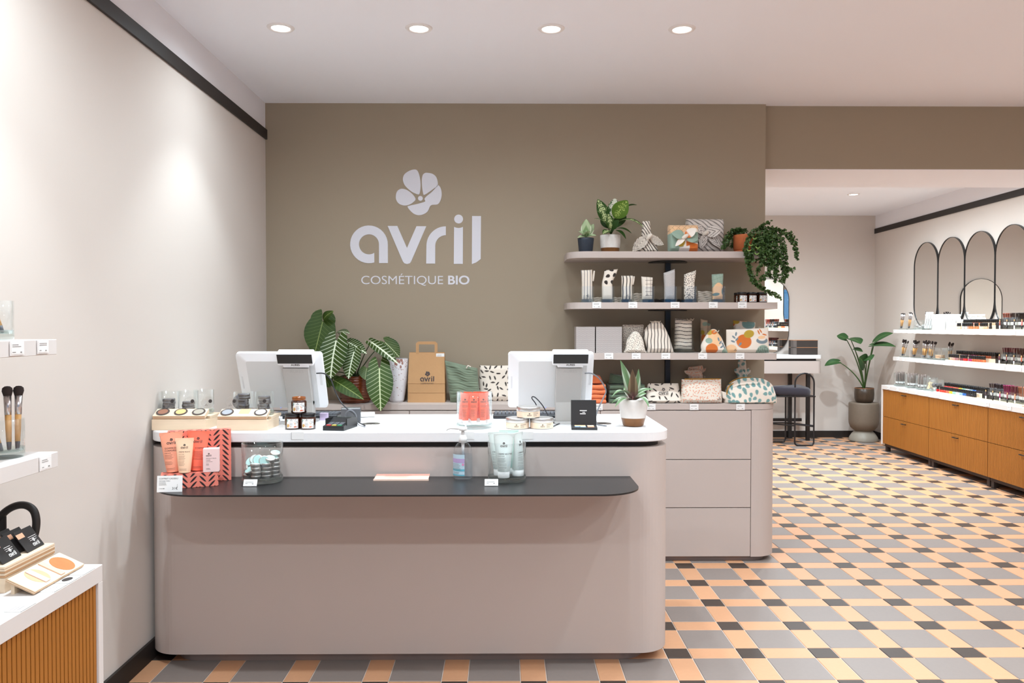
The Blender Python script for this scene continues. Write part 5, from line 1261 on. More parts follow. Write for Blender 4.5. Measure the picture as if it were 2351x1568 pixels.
def pouch(name, label, cat, loc, C, T, pat, rz=0., group=None, taper=.6, wrinkle=.004, seed=1, nu=90, nv=74, crease=None, parent=None, p=4, m=None, tilt=0., flatz=True, ol=None, dome=0.):
    """cloth bag: C = outline corners (bl, br, tr, tl) in metres, T = half depth"""
    u = np.linspace(-1, 1, nu); v = np.linspace(0, 1, nv); U, V = np.meshgrid(u, v, indexing='ij')
    bl_, br_, tr_, tl_ = (np.array(c, float) for c in C); a = (U+1)/2
    B = bl_[None, None]*(1-a)[..., None]+br_[None, None]*a[..., None]; Tt = tl_[None, None]*(1-a)[..., None]+tr_[None, None]*a[..., None]
    Q = B*(1-V)[..., None]+Tt*V[..., None]; X, Z = Q[..., 0], Q[..., 1]
    if ol:
        q = np.array(spl([(c_[0], c_[1], c_[2]) for c_ in ol], 8)); X = np.interp(V, q[:, 0], q[:, 1])*(1-a)+np.interp(V, q[:, 0], q[:, 2])*a
    if dome: Z = Z*(1-dome*np.abs(U)**2.5)
    env = np.clip(1-np.abs(U)**p, 0, 1)**.5
    prof = np.clip(np.minimum(1, (V+.02)/.16), 0, 1)**.5*(1-taper*V)*np.clip((1-V)/.10, 0, 1)**.5
    W_ = wr(U*2, V*2, seed)*wrinkle+(crease(U, V) if crease else 0)
    t = T*env*prof
    edge = np.clip(1-np.maximum(np.abs(U), np.abs(2*V-1))**8, 0, 1)
    L = []
    Zs = Z+wr(U, V, seed+9)*wrinkle*.7*V
    if flatz: Zs = np.maximum(Zs, .0006)
    Af = np.stack([X+wr(V*2, U, seed+3)*wrinkle*.5*V, -t-W_*edge+tilt*Zs, Zs], -1); Ab = np.stack([X, t+tilt*Zs, Zs], -1)
    col = pat(X, Z)
    L = [(Af, col), (Ab[::-1], col[::-1])]
    # close the border
    o = ob(name, patches(name, L, m or m_cloth), parent=parent, loc=loc, rz=rz)
    return tag(o, label, cat, group) if parent is None else o
def P4(x0, x1, h, dx=0., dz=0.): return ((x0, 0), (x1, 0), (x1-dx, h), (x0+dx, h))

# ------------------------------------------------------------------ worktop goods along the olive wall
WZ = BZ
def wx(px, Y): return (px-1160)*Y/1838+.0084*0
# paper bag
bg_ = thing('paper_bag', 'brown kraft paper shopping bag with a flat handle, printed avril, on the worktop', 'bag', (wx(980.5, 4.70), 4.70, WZ))
kr = mat('kraft_paper', (190, 146, 102), .8, noise=(12, .08), bump=(30, .25, .004))
b = MB(); wB, wT, hB = .108, .102, .290
V = [(-wB, -.05, 0), (wB, -.05, 0), (wB, .06, 0), (-wB, .06, 0), (-wB, -.046, .11), (wB, -.046, .11), (wB, .056, .11), (-wB, .056, .11), (-wT, -.02, hB), (wT, -.02, hB), (wT, .03, hB), (-wT, .03, hB), (-wB*.93, .005, .13), (wB*.93, .005, .13), (-wT*.9, .005, hB), (wT*.9, .005, hB)]
b.add(V, [(0, 1, 5, 4), (4, 5, 9, 8), (2, 3, 7, 6), (6, 7, 11, 10), (1, 2, 6, 13), (5, 1, 13), (0, 4, 12), (3, 0, 12), (7, 3, 12), (5, 13, 15, 9), (13, 6, 10, 15), (4, 8, 14, 12), (12, 14, 11, 7), (3, 2, 1, 0)])
ob('bag_body', b, kr, bg_)
hd = MB(); H0 = hB-.02
pts = [(-.063, H0), (-.063, hB+.052), (-.05, hB+.064), (.05, hB+.064), (.063, hB+.052), (.063, H0)]; inn = [(-.046, H0), (-.046, hB+.046), (-.044, hB+.047), (.044, hB+.047), (.046, hB+.046), (.046, H0)]
for y in (-.0215,):
    hd.add([(x, y, z) for x, z in pts]+[(x, y, z) for x, z in inn], [(i, i+1, 7+i, 6+i) for i in range(5)]); hd.add([(x, y+.002, z) for x, z in pts]+[(x, y+.002, z) for x, z in inn], [(6+i, 7+i, i+1, i) for i in range(5)])
ob('handle', hd, kr, bg_)
fb = lambda a, q: (a, -.0476+.0265*max(0, (q-.11))/.18 if q > .11 else -.0478, q)
ob('printed_logo', MB().decal(shift(logo(.082), .004, .122), lambda a, q: (a, -.0478+.0265*max(0, q-.11)/.18, q)).decal(shift(text2d('COSMÉTIQUE BIO', .0095, 'CENTER'), .004, .108), lambda a, q: (a, -.0485, q)), mat('dark_plum_ink', (66, 58, 62), .7), bg_)
ob('fold_line', MB().box(-wB, -.0468, .1085, wB, -.0462, .1105).box(-wB*.99, -.049, .055, wB*.99, -.0485, .0562), mat('kraft_crease', (164, 122, 82), .8), bg_)
tg = ob('price_sticker', MB().box(.055, -.0235, .256, .103, -.0225, .284), m_paper, bg_); ob('printed_text', MB().decal(bars(.061, .275, .026, 2, .006, .0014, 2), fnplane(-.0238)).decal(bars(.085, .262, .012, 1, .006, .002, 3), fnplane(-.0238)), m_inkgrey, tg)
# speckled vase
vs = thing('speckled_vase', 'tall white ceramic vase with rust-brown speckles on the worktop', 'vase', (wx(911, 4.70), 4.70, WZ))
r = random.Random(3); zz = np.linspace(0, .253, 90); rr = np.interp(zz, [0, .01, .06, .12, .19, .24, .253], [.036, .043, .052, .061, .067, .070, .070]); aa = np.linspace(0, 2*PI, 121)
Ag = np.stack([rr[:, None]*np.cos(aa)[None], rr[:, None]*np.sin(aa)[None], zz[:, None]+0*aa[None]], -1)
cV = np.broadcast_to(lc((236, 233, 236)), Ag.shape).copy(); sx_ = aa[None]*.06; best = np.full(cV.shape[:2], 9.)
for k in range(260):
    a0, z0, q = r.uniform(0, 2*PI), .253*r.random()**.55, r.uniform(.001, .0032); best = np.minimum(best, np.sqrt(((aa[None]-a0)*.06)**2+(zz[:, None]-z0)**2)/q)
for k in range(30):
    a0, z0 = 4.9+r.uniform(-.3, .45), .253-abs(r.gauss(0, .016)); best = np.minimum(best, np.sqrt(((aa[None]-a0)*.06)**2+((zz[:, None]-z0)*.6)**2)/r.uniform(.002, .006))
cV = mixc(cV, lc((142, 78, 52)), (1-sstep(.7, 1.2, best))*.9)
ob('vase_body', gridmesh('vase_body', Ag, cV, vmat('vase_glaze', .3, spec=.5), flip=True), parent=vs)
ob('inner_wall', MB().lathe([(.070, .253), (.067, .254), (.064, .25), (.05, .05), (0, .05)], 40), mat('vase_inside', (206, 202, 204), .5), vs)
ob('foot_ring', MB().lathe([(0, 0), (.036, 0), (.037, .003)], 32), mat('raw_clay', (176, 138, 112), .8), vs)
# muslin pouch, leaf bag
def pleat(U, V): return .005*(vnoise(V*30+.8*np.sin(U*2.5), U*2.2+7, 2)-.5)+.006*(vnoise(V*13+.5*U, U*1.6+3, 4)-.5)+.0012*np.sin(V*95+3*np.sin(U*2.5)+1.2*np.sin(U*7))
o = pouch('muslin_pouch', 'crinkled sage-green muslin pouch slumped between the paper bag and the leaf-print bag', 'pouch', (wx(1064, 4.70), 4.668, WZ), ((-.075, 0), (.1, .01), (.082, .2), (-.108, .243)), .05, plain(lc((116, 128, 108)), .07), wrinkle=.010, seed=4, crease=pleat, taper=.5)
ob('zip_pull', MB().tube([(.02, -.03, .2), (.03, -.034, .215), (.045, -.033, .207)], .004, 8), mat('ecru_cord', (226, 214, 200), .8), o)
leafp = scatter(INK, ECRU, .034, .0135, .0046, 5, .3)
pouch('leaf_print_bag', 'ecru cotton bag printed with dark leaves, standing behind the till monitor', 'bag', (wx(1150, 4.72), 4.75, WZ), P4(-.13, .12, .21, .004), .032, leafp, wrinkle=.003, seed=6, taper=.3)
# folded stacks
def folded(loc, w, d, h, m, label, group, seed):
    r = random.Random(seed); A = []
    prof = [(d, 0), (h*.45, 0)]+[(h*.45-h*.47*math.sin(a), h/2-h/2*math.cos(a)) for a in [PI*i/7 for i in range(1, 7)]]+[(h*.45, h), (d, h*.96)]
    n = 9; A = np.zeros((n, len(prof), 3))
    for i in range(n):
        u = -1+2*i/(n-1)
        for j, (y, z) in enumerate(prof): A[i, j] = (u*w/2*(1+r.uniform(-.02, .02)), y+r.uniform(-.002, .002), z+(.0022*math.sin(u*5+seed) if z > h*.5 else 0))
    b = MB().grid(A, flip=True); b.add(A[0].tolist(), [tuple(range(len(prof)))]); b.add(A[-1].tolist(), [tuple(reversed(range(len(prof))))])
    return ob('folded_cloth', b, m, loc=loc, label=label, cat='cloth', group=group)
m_or = mat('orange_cotton', (232, 126, 80), .85, sheen=.2, bump=(60, .3, .004)); m_gr = mat('dark_green_muslin', (88, 104, 84), .9, sheen=.2, bump=(80, .5, .004))
for k, (h, w) in enumerate(((.026, .16), (.026, .158), (.026, .156), (.03, .152))): folded((wx(1360, 4.57), 4.57, WZ+sum((.026, .026, .026, .03)[:k])), w, .16, h, m_or, 'folded orange cloth in the stack beside the till monitor', 'stack of orange cloths', k)
pouch('draped_cloth', 'loose orange cloth heaped on the stack of folded orange cloths', 'cloth', (wx(1358, 4.63), 4.65, WZ+.109), ((-.085, 0), (.075, 0), (.05, .05), (-.05, .055)), .07, plain(lc((226, 118, 72)), .06), wrinkle=.008, seed=8, taper=.2)
for k, h in enumerate((.026, .026, .026, .028)): folded((wx(1441, 4.58), 4.58, WZ+.026*k), .20, .16, h, m_gr, 'folded dark green muslin in the stack behind the striped houseplant', 'stack of green cloths', 20+k)
pouch('draped_cloth', 'loose dark green muslin heaped on the stack of folded green cloths', 'cloth', (wx(1436, 4.64), 4.66, WZ+.107), ((-.095, 0), (.1, 0), (.085, .035), (-.085, .06)), .07, plain(lc((84, 102, 82)), .08), wrinkle=.008, seed=12, crease=pleat, taper=.2)
# folded leaf bag with the logo, dash pouch, drop bag
o = pouch('leaf_print_pouch', 'folded ecru pouch printed with dark leaves and the avril logo on the worktop', 'pouch', (wx(1526, 4.58), 4.62, WZ), ((-.108, 0), (.112, 0), (.092, .112), (-.085, .112)), .05, (lambda g: (lambda X, Z: mixc(g(X, Z), np.broadcast_to(ECRU, X.shape+(3,)), ((np.abs(X+.002) < .036) & (Z > .04) & (Z < .09)).astype(float))))(scatter(INK, ECRU, .036, .0145, .0042, 15, .3)), wrinkle=.003, seed=15, taper=.75, tilt=.12)
ob('printed_logo', MB().decal(shift(logo(.055), .0, .05), lambda a, q: (a-.004, -.0485+.36*q*.62, q)), m_ink, o)
o = pouch('dash_print_pouch', 'flat ecru pouch printed with small orange dashes on the worktop', 'pouch', (wx(1612, 4.60), 4.60, WZ), ((-.118, .002), (.118, .002), (.112, .138), (-.116, .137)), .045, scatter(SALM, ECRU, .0165, .0065, .0019, 16, .35), wrinkle=.005, seed=17, taper=.5)
ob('zip', MB().tube([(-.1, -.006, .1385), (.108, -.006, .1395)], .0028, 6), mat('ochre_zip', (190, 136, 48), .6), o)
ob('printed_logo', MB().decal(shift(logo(.02), .092, .022), lambda a, q: (a, -.040, q)), m_ink, o)
glass('square', .1, .15, (wx(1598, 4.74), 4.745, WZ), 'square glass of crumpled dash-print cloth behind the dash pouch', None, cat='glass')
for (dx, h, a, sd_) in ((-.032, .175, -.25, 31), (.0, .195, .1, 32), (.03, .178, .3, 33)):
    pouch('crumpled_cloth', 'crumpled ecru cloth with orange dashes in the glass behind the dash pouch', 'cloth', (wx(1598, 4.74), 4.745+.027*(sd_-32), WZ+.0155), ((-.03, 0), (.03, 0), (.045+dx, h), (-.045+dx, h-.01)), .010, scatter(SALM, lc((222, 196, 176)), .0165, .0065, .0019, sd_, .35), rz=0, group='crumpled dash cloths', wrinkle=.005, seed=sd_, taper=.1, nu=40, nv=50, ol=((0, -.026, .026), (.4, -.036, .036), (.76, -.038, .038), (.9, -.046+dx*.6, .046+dx*.6), (1, -.04+dx, .04+dx)))
drops = scatter(TEAL, ECRU, .031, .0122, .0086, 19, .36, egg=.35)
# domed toiletry bag
nu, nv = 110, 80; U, V = np.meshgrid(np.linspace(-1, 1, nu), np.linspace(0, 1, nv), indexing='ij')
hw = .150; top = .146*(1-.32*np.abs(U)**3.2); X = U*hw*(1-.13*V**2); Z = V*top
D = .076*np.clip(1-np.abs(U)**6, 0, 1)**.5*(1-.72*V**2.2)*np.clip((V+.03)/.1, 0, 1)**.4
sag = .006*np.sin(U*3+V*6)+.010*np.exp(-((V-.72-.06*U)/.05)**2)*np.clip(1-U**4, 0, 1)
Af = np.stack([X, -D+sag*np.clip(1-np.abs(U)**8, 0, 1), Z], -1); Ab = np.stack([X, D, Z], -1); cD = drops(X, Z+.5*D)
tb_ = thing('toiletry_bag', 'domed ecru toiletry bag printed with teal drops at the end of the worktop', 'bag', (wx(1725, 4.60), 4.612, WZ), -.02)
ob('bag_body', patches('bag_body', [(Af, cD), (Ab[::-1], cD[::-1])], m_cloth), parent=tb_)
ob('zip', MB().tube([(X[i, -1]*1.0, -.003, Z[i, -1]+.001) for i in range(4, 60, 6)], .003, 6).tube(spl([(-.140, -.03, .05), (-.138, -.034, .08), (-.12, -.03, .105), (-.085, -.024, .120)], 5), .0032, 6), mat('ochre_zip'), tb_)
pouch('side_tab', None, None, (-.150, -.02, .03), ((-.012, 0), (.02, -.02), (.014, .03), (-.018, .04)), .008, plain(ECRU), wrinkle=.003, seed=3, parent=tb_, nu=12, nv=12, flatz=False)
glass('square', .1, .15, (wx(1705, 4.755), 4.757, WZ), 'square glass of crumpled drop-print cloth behind the toiletry bag', None, cat='glass')
for (dx, h, sd_) in ((-.035, .185, 41), (-.005, .24, 42), (.028, .18, 43), (.045, .165, 44)):
    pouch('crumpled_cloth', 'crumpled ecru cloth with teal drops in the glass behind the toiletry bag', 'cloth', (wx(1705, 4.755), 4.757+.021*(sd_-42.5), WZ+.0155), ((-.022, 0), (.022, 0), (.026+dx, h), (-.026+dx, h-.012)), .006, scatter(TEAL, lc((214, 204, 192)), .033, .0125, .0088, sd_, .22, egg=.3), group='crumpled drop cloths', wrinkle=.004, seed=sd_, taper=.1, nu=40, nv=60, ol=((0, -.02, .02), (.4, -.03, .03), (.76, -.024+dx*.3, .024+dx*.3), (.9, -.024+dx*.8, .024+dx*.8), (1, -.018+dx, .018+dx)))

# ------------------------------------------------------------------ lowest wall shelf
Z3 = SH[2]
m_gbox = vmat('grey_weave_print', .75)
def weave(X, Z):
    t = np.sin(X*900+.0*Z); k = np.sin((Z+np.abs((X/.007)-np.round(X/.007))*.006)*1100)
    return mixc(np.broadcast_to(lc((160, 150, 147)), X.shape+(3,)), lc((206, 198, 194)), sstep(-.1, .4, k*.7+.25*t)*.85)
for px, w, lab in ((1345.5, .112, 'grey patterned gift carton at the rounded end of the lowest shelf'), (1397, .154, 'wider grey patterned gift carton on the lowest shelf, beside the speckled pouch')):
    t = thing('patterned_carton', lab, 'box', (wx(px, 4.545), 4.545, Z3), group='grey patterned cartons'); printed_box('carton_body', w, .12, .149, weave, m_gbox, t, res=.0016)
speck = scatter(INK, ECRU, .0086, .0034, .0011, 51, .4, x0=-.1, x1=.1, z0=0, z1=.2)
pouch('speckled_pouch', 'tall flat ecru pouch with black flecks standing behind the small flecked bag', 'pouch', (wx(1455, 4.66), 4.68, Z3), P4(-.062, .062, .162, .0), .02, speck, wrinkle=.003, seed=21, taper=.3, nu=110, nv=130)
o = pouch('speckled_drawstring_bag', 'small mounded drawstring bag with black flecks at the front of the lowest shelf', 'bag', (wx(1458, 4.57), 4.575, Z3), ((-.066, 0), (.066, 0), (.032, .122), (-.024, .124)), .035, speck, ol=((0, -.068, .068), (.2, -.055, .058), (.5, -.05, .052), (.75, -.042, .044), (1, -.022, .028)), dome=.12, wrinkle=.004, seed=22, taper=.5, nu=110, nv=130, p=3)
strv = stripes(INK, ECRU, .019, .0042, 'x', .0014)
def tie(o, x, z, w, h, col=(214, 198, 178)):
    ob('drawstring', MB().tube(spl([(x-w, -.012, z), (x-w*.5, -.024, z-h*.5), (x, -.02, z), (x+w*.5, -.024, z-h*.4), (x+w, -.012, z+h*.2)], 5), .0022, 6), mat('ecru_string', col, .9), o)
o = pouch('striped_drawstring_bag', 'large drawstring bag with upright black stripes leaning on the lowest shelf', 'bag', (wx(1517, 4.59), 4.60, Z3), ((-.085, 0), (.095, 0), (.035, .184), (-.055, .184)), .04, strv, ol=((0, -.089, .082), (.12, -.078, .073), (.45, -.092, .056), (.7, -.095, .038), (.9, -.074, .02), (1, -.052, .008)), dome=.08, wrinkle=.006, seed=23, taper=.45, nu=120, nv=100, p=3)
tie(o, -.03, .18, .03, .01)
glass('round', .132, .142, (wx(1571, 4.63), 4.655, Z3), 'round glass holding a folded bag with black cross stripes on the lowest shelf', None, base=.01)
o = pouch('striped_folded_bag', 'tall folded drawstring bag with black cross stripes standing in a round glass', 'bag', (wx(1571, 4.63), 4.655, Z3+.0165), ((-.052, 0), (.052, 0), (.05, .172), (-.046, .18)), .035, stripes(INK, ECRU, .0215, .004, 'z', .002), wrinkle=.005, seed=24, taper=.3, nu=90, nv=120)
tie(o, .04, .178, .02, .02)
fruit = blobs(ECRU, [(PEACH, .0, .085, .038, .05, .3), (OCHR, -.028, .118, .018, .014, .5), (RUST, -.02, .022, .034, .032, 0), (SAGE, -.035, .07, .018, .016, 0), (RUST, -.005, .118, .016, .012, 0), (SLATE, .03, .06, .012, .005, .9), (SLATE, .045, .05, .012, .005, 2.2), (SLATE, .038, .036, .013, .005, .6), (SLATE, .055, .03, .013, .005, 2.0), (SLATE, .02, .078, .012, .005, 1.8), (SAGE, .06, .01, .02, .016, 0)])
o = pouch('fruit_print_bag', 'small drawstring bag printed with orange and sage fruit shapes on the lowest shelf', 'bag', (wx(1640.5, 4.57), 4.575, Z3), ((-.078, 0), (.082, 0), (.042, .136), (-.03, .136)), .04, fruit, ol=((0, -.08, .0825), (.12, -.072, .074), (.35, -.074, .062), (.7, -.054, .043), (.9, -.038, .025), (1, -.03, .022)), dome=.1, wrinkle=.005, seed=25, taper=.5, nu=110, nv=100, p=3)
tie(o, .005, .125, .02, .016)
glass('round', .14, .142, (wx(1634, 4.71), 4.715, Z3), 'round glass of loose printed bags behind the fruit-print bag', None, base=.01)
for k, (dx, h) in enumerate(((-.045, .17), (-.02, .15))):
    pouch('loose_print_bag', 'loose printed drawstring bag stuffed in the glass behind the fruit-print bag', 'bag', (wx(1634, 4.71)+dx, 4.71+.025*k, Z3+.0165), ((-.018, 0), (.02, 0), (.022, h), (-.02, h+.01)), .015, blobs(lc((206, 182, 156)), [(RUST, .0, .06, .016, .03, .2), (SAGE, .005, .15, .016, .012, 0), (OCHR, -.01, .1, .012, .014, 0)]), group='loose bags in the glass', wrinkle=.006, seed=60+k, taper=.2, nu=40, nv=60)
def gridl(c, X, Z):
    for (cx, cz, r_) in ((.082, .022, .04),):
        m_ = (np.sqrt((X-cx)**2+(np.maximum(Z-cz+.02, 0)*1.1)**2) < r_)
        g = np.minimum(np.abs(X/.011-np.round(X/.011)), np.abs(Z/.011-np.round(Z/.011)))*.011
        c = np.where((m_ & (g < .0007))[..., None], INK, c)
    return c
fruit2 = blobs(ECRU, [(RUST, -.028, .066, .043, .040, 0), (OCHR, .002, .108, .03, .022, .25), (SAGE, .082, .0, .040, .046, 0), (SLATE, .076, .07, .034, .018, 0), (ECRU, .076, .083, .024, .014, 0), (PEACH, .074, .089, .022, .009, .1), (PEACH, -.098, .018, .03, .03, .4), (RUST, .058, .118, .004, .014, .35), (RUST, .07, .125, .004, .014, .5), (RUST, .092, .104, .004, .014, 1.3), (SLATE, -.085, .09, .012, .005, 2.4), (SLATE, -.072, .108, .012, .005, 1.4), (SLATE, -.068, .078, .012, .005, .8), (SLATE, -.05, .05, .012, .006, .9), (SLATE, -.09, .066, .012, .005, 2.8)], gridl)
o = pouch('fruit_print_pouch', 'wide flat pouch printed with orange, ochre and sage fruit shapes on the lowest shelf', 'pouch', (wx(1718.5, 4.57), 4.575, Z3), ((-.123, 0), (.124, .0), (.117, .142), (-.124, .132)), .03, fruit2, wrinkle=.004, seed=26, taper=.5, nu=150, nv=110)
ob('printed_logo', MB().decal(shift(logo(.016), -.08, .012), lambda a, q: (a, -.0295, q)), m_ink, o)
glass('square', .15, .15, (wx(1711, 4.71), 4.715, Z3), 'square glass holding a second fruit-print pouch behind the first', None, cat='glass')
pouch('fruit_print_pouch', 'second fruit-print pouch standing in a square glass behind the wide pouch', 'pouch', (wx(1711, 4.71), 4.715, Z3+.0155), ((-.055, 0), (.055, 0), (.064, .16), (-.068, .172)), .03, blobs(ECRU, [(TEAL, .02, .15, .04, .03, 0), (RUST, -.07, .16, .03, .012, 1.4), (OCHR, -.05, .165, .02, .014, .4), (PEACH, -.015, .17, .03, .006, -.2)]), wrinkle=.004, seed=27, taper=.4)

# ------------------------------------------------------------------ middle wall shelf: cloths in square glasses
Z2 = SH[1]
dots = scatter(INK, ECRU, .042, .0125, .0092, 61, .25, egg=.3, x0=-.08, x1=.08, z0=.07, z1=.24)
def logo_band(f):
    return f
specs = [(1347.5, 620, stripes(lc((150, 142, 138)), ECRU, .0165, .0045, 'x'), 'ecru cloth with soft grey stripes', -.004, .002, .036), (1394, 619, dots, 'ecru cloth with large dark dots', .028, .004, .034), (1439, 633, stripes(INK, ECRU, .0195, .0052, 'x', .001, .004), 'ecru cloth with bold black stripes', .004, .0, .034),
         (1485.5, 636, None, 'ecru cloth with a thin brown check', .0, -.003, .033), (1537, 622, None, 'cloth with a fine grey weave', -.002, .012, .035), (1582.5, 625, scatter(INK, ECRU, .0115, .0046, .0017, 62, .35, x0=-.06, x1=.06, z0=0, z1=.2), 'ecru cloth with black flecks', .006, .012, .035), (1647.5, 629, None, 'sage and peach patchwork cloth', .0, .002, .034)]
def check(X, Z):
    g = np.minimum(np.abs((X+.004)/.02-np.round((X+.004)/.02)), np.abs(Z/.0215-np.round(Z/.0215)))*.02
    return mixc(np.broadcast_to(ECRU, X.shape+(3,)), lc((110, 92, 80)), (1-sstep(.0006, .0014, g))*((X > -.012) & (Z > .02)))
def fine(X, Z):
    k = np.sin((X+.0*Z)*1500)*np.sin((Z+.35*np.abs(X*120-np.round(X*120))*.01)*1300)
    return mixc(np.broadcast_to(lc((232, 226, 222)), X.shape+(3,)), lc((96, 90, 92)), sstep(-.25, .2, k)*.8)
def patch(X, Z):
    c = np.broadcast_to(PEACH, X.shape+(3,)).copy(); s_ = sstep(-.002, .002, Z-.075-.35*X-.02*np.sin((X+.03)*60)); c = mixc(c, lc((156, 176, 160)), s_)
    g = np.minimum(np.abs((X*.97+Z*.2)/.017-np.round((X*.97+Z*.2)/.017)), np.abs((Z-.35*X)/.024-np.round((Z-.35*X)/.024)))*.017
    c = np.where(((s_ > .9) & (g < .0005))[..., None], lc((120, 140, 124)), c)
    e = np.minimum(np.sqrt(((X+.012-.6*(Z-.03))/.02)**2+((Z-.028)/.009)**2), np.sqrt(((X-.027)/.008)**2+((Z-.045)/.02)**2))
    return mixc(c, lc((110, 128, 124)), 1-sstep(.9, 1.1, e))
fills = iter((check, fine, patch))
for i, (px, ytop, pat, nm, dxt, dzt, hw) in enumerate(specs):
    Yg = 4.56; X0 = wx(px, Yg); pat = pat or next(fills)
    glass('square', .075, .092, (X0, Yg, Z2), 'square glass holding the '+nm, 'square glasses on the middle shelf', base=.018)
    h = (748.6-ytop)*Yg/1838+1.343-Z2-.019
    o = pouch('rolled_cloth', 'rolled %s in a square glass on the middle shelf' % nm, 'cloth', (X0, Yg, Z2+.019), ((-.031, 0), (.031, 0), (.033+dxt, h+dzt), (-.033+dxt*.6, h-dzt)), .021, pat, ol=((0, -.029, .029), (.3, -.030, .030), (.56, -.030, .030), (.8, -.032+dxt*.4, .032+dxt*.6), (1, -.033+dxt*.6, .033+dxt)), group='rolled cloths in square glasses', wrinkle=.0022, seed=70+i, taper=.15, nu=70, nv=130)
    if i in (0, 2, 3, 5): ob('printed_logo', MB().decal(shift(logo(.016), .006 if i < 3 else -.004, .02, 1, PI/2 if i in (0, 2) else 0), lambda a, q: (a, -.0235, q)), m_ink, o)
    if i in (0, 2): ob('loose_fold', MB().tube([(.034, -.004, h*.62), (.037, -.004, h*.8), (.041, -.002, h*.97)], [.004, .006, .005], 8), mat('ecru_cotton', (228, 216, 202), .85), o)
m_ec = mat('ecru_cotton'); m_st = mat('black_cotton', (50, 44, 42), .9)
for px, n, w, m, lab in ((1368, 3, .06, m_ec, 'folded ecru cloth lying behind the grey-striped roll'), (1416, 3, .05, m_ec, 'folded ecru cloth lying between the dotted and bold-striped rolls'), (1462, 5, .06, m_ec, 'folded checked cloth lying between the bold-striped and checked rolls'), (1510, 2, .07, m_st, 'folded black cloth lying between the checked and fine-weave rolls'), (1560, 2, .05, m_st, 'folded black cloth lying behind the fine-weave roll'), (1616, 6, .075, m_ec, 'folded ecru cloth in the pile beside the patchwork roll')):
    for k in range(n): folded((wx(px, 4.66), 4.64, Z2+.0115*k), w, .14, .0112, m if k % 3 != 1 or n < 3 else m, lab, 'folded cloths on the middle shelf', px+k)
for k, (px, Y) in enumerate(((1705, 4.545), (1727, 4.545), (1750.5, 4.545), (1697, 4.61), (1719, 4.62), (1742, 4.62))):
    amber_jar((wx(px, Y), Y, Z2), 'black-lidded amber jar on the middle shelf, %s row, %s' % ('front' if k < 3 else 'back', ('toward the patchwork roll', 'between two others', 'toward the shelf end')[k % 3]), 'amber jars on the middle shelf', True, .9)

# ------------------------------------------------------------------ shelf price tags
GS = 'price tags on the taupe shelf edges'
for z, Y, L in ((Z2, 4.4895, ((1370, 'under the grey-striped roll'), (1453, 'under the bold-striped roll'), (1550, 'under the fine-weave roll'), (1638, 'under the patchwork roll'), (1705, 'under the small amber jars'))),
                (Z3, 4.4895, ((1398, 'under the wider grey carton'), (1461, 'under the small flecked bag'), (1529, 'under the striped drawstring bag'), (1614, 'under the small fruit-print bag'), (1700, 'under the wide fruit-print pouch'))),
                (WZ, 4.5295, ((1374, 'under the orange cloths'), (1496, 'under the folded leaf-print pouch'), (1595, 'under the dash-print pouch'), (1702, 'under the toiletry bag')))):
    for i, (px, lab) in enumerate(L): price_tag((wx(px, Y), Y, z-.033), 0, .05, .035, 'small white price tag on the taupe edge '+lab, GS, seed=i % 4)

# ------------------------------------------------------------------ top shelf: wrapped parcels
Z1 = SH[0]
zeb = stripes(INK, ECRU, .0145, .0042, 'z', .004)
def zebra(X, Z):
    return stripes(INK, ECRU, .0165, .0052, 'x', .0016)(X*.75+Z*.66+.006*np.sin(X*55), Z)
fz = thing('knotted_wrap', 'zebra-striped cloth knotted round a bundle on the top shelf', 'wrapped parcel', (wx(1488, 4.60), 4.60, Z1))
pouch('wrapped_bundle', None, None, (.0, 0, 0), ((-.062, 0), (.058, 0), (.034, .105), (-.03, .105)), .045, zebra, wrinkle=.006, seed=81, parent=fz, p=3, taper=.3)
pouch('cloth_neck', None, None, (-.012, -.004, .085), ((-.03, 0), (.03, 0), (.02, .098), (-.022, .098)), .02, zebra, wrinkle=.005, seed=82, parent=fz, taper=.3, nu=50, nv=60)
zc = lambda y, xr, xl: zebra((xr-.5)*.08+y*.02, y*.12)
leaf((-.01, -.05, .09), (-.095, -.03, .008), .062, (0, -1, .3), .25, .1, 'oval', zc, name='cloth_end', parent=fz, nu=40, nv=16, mtl=m_cloth)
leaf((.005, -.05, .09), (.082, -.035, .045), .055, (.1, -1, .5), -.35, .1, 'oval', zc, name='cloth_end', parent=fz, nu=40, nv=16, mtl=m_cloth)
ob('knot', MB().tube([(-.016, -.052, .075), (-.006, -.062, .09), (.008, -.056, .1)], [.010, .014, .009], 10), mat('ecru_cotton'), fz)
def wrapped(name, label, px, Y, w, h, d, pat, knotm, ears, seed):
    t = thing(name, label, 'wrapped parcel', (wx(px, Y), Y, Z1), group='cloth-wrapped parcels')
    pouch('wrapped_box', None, None, (0, 0, 0), ((-w/2, 0), (w/2, 0), (w/2+.001, h), (-w/2-.001, h)), d/2, pat, wrinkle=.002, seed=seed, parent=t, p=14, taper=.06, nu=120, nv=120)
    for (B, T, W, c, bend) in ears: leaf(B, T, W, (0, -1, .3), bend, .12, 'oval', c, name='cloth_end', parent=t, nu=36, nv=14, mtl=m_cloth)
    kb_ = ears[0][0]; ob('knot', MB().tube([(kb_[0]-.014, -d/2-.012, kb_[2]-.008), (kb_[0], -d/2-.02, kb_[2]+.002), (kb_[0]+.014, -d/2-.012, kb_[2]+.01)], [.009, .013, .009], 10), knotm, t)
    return t
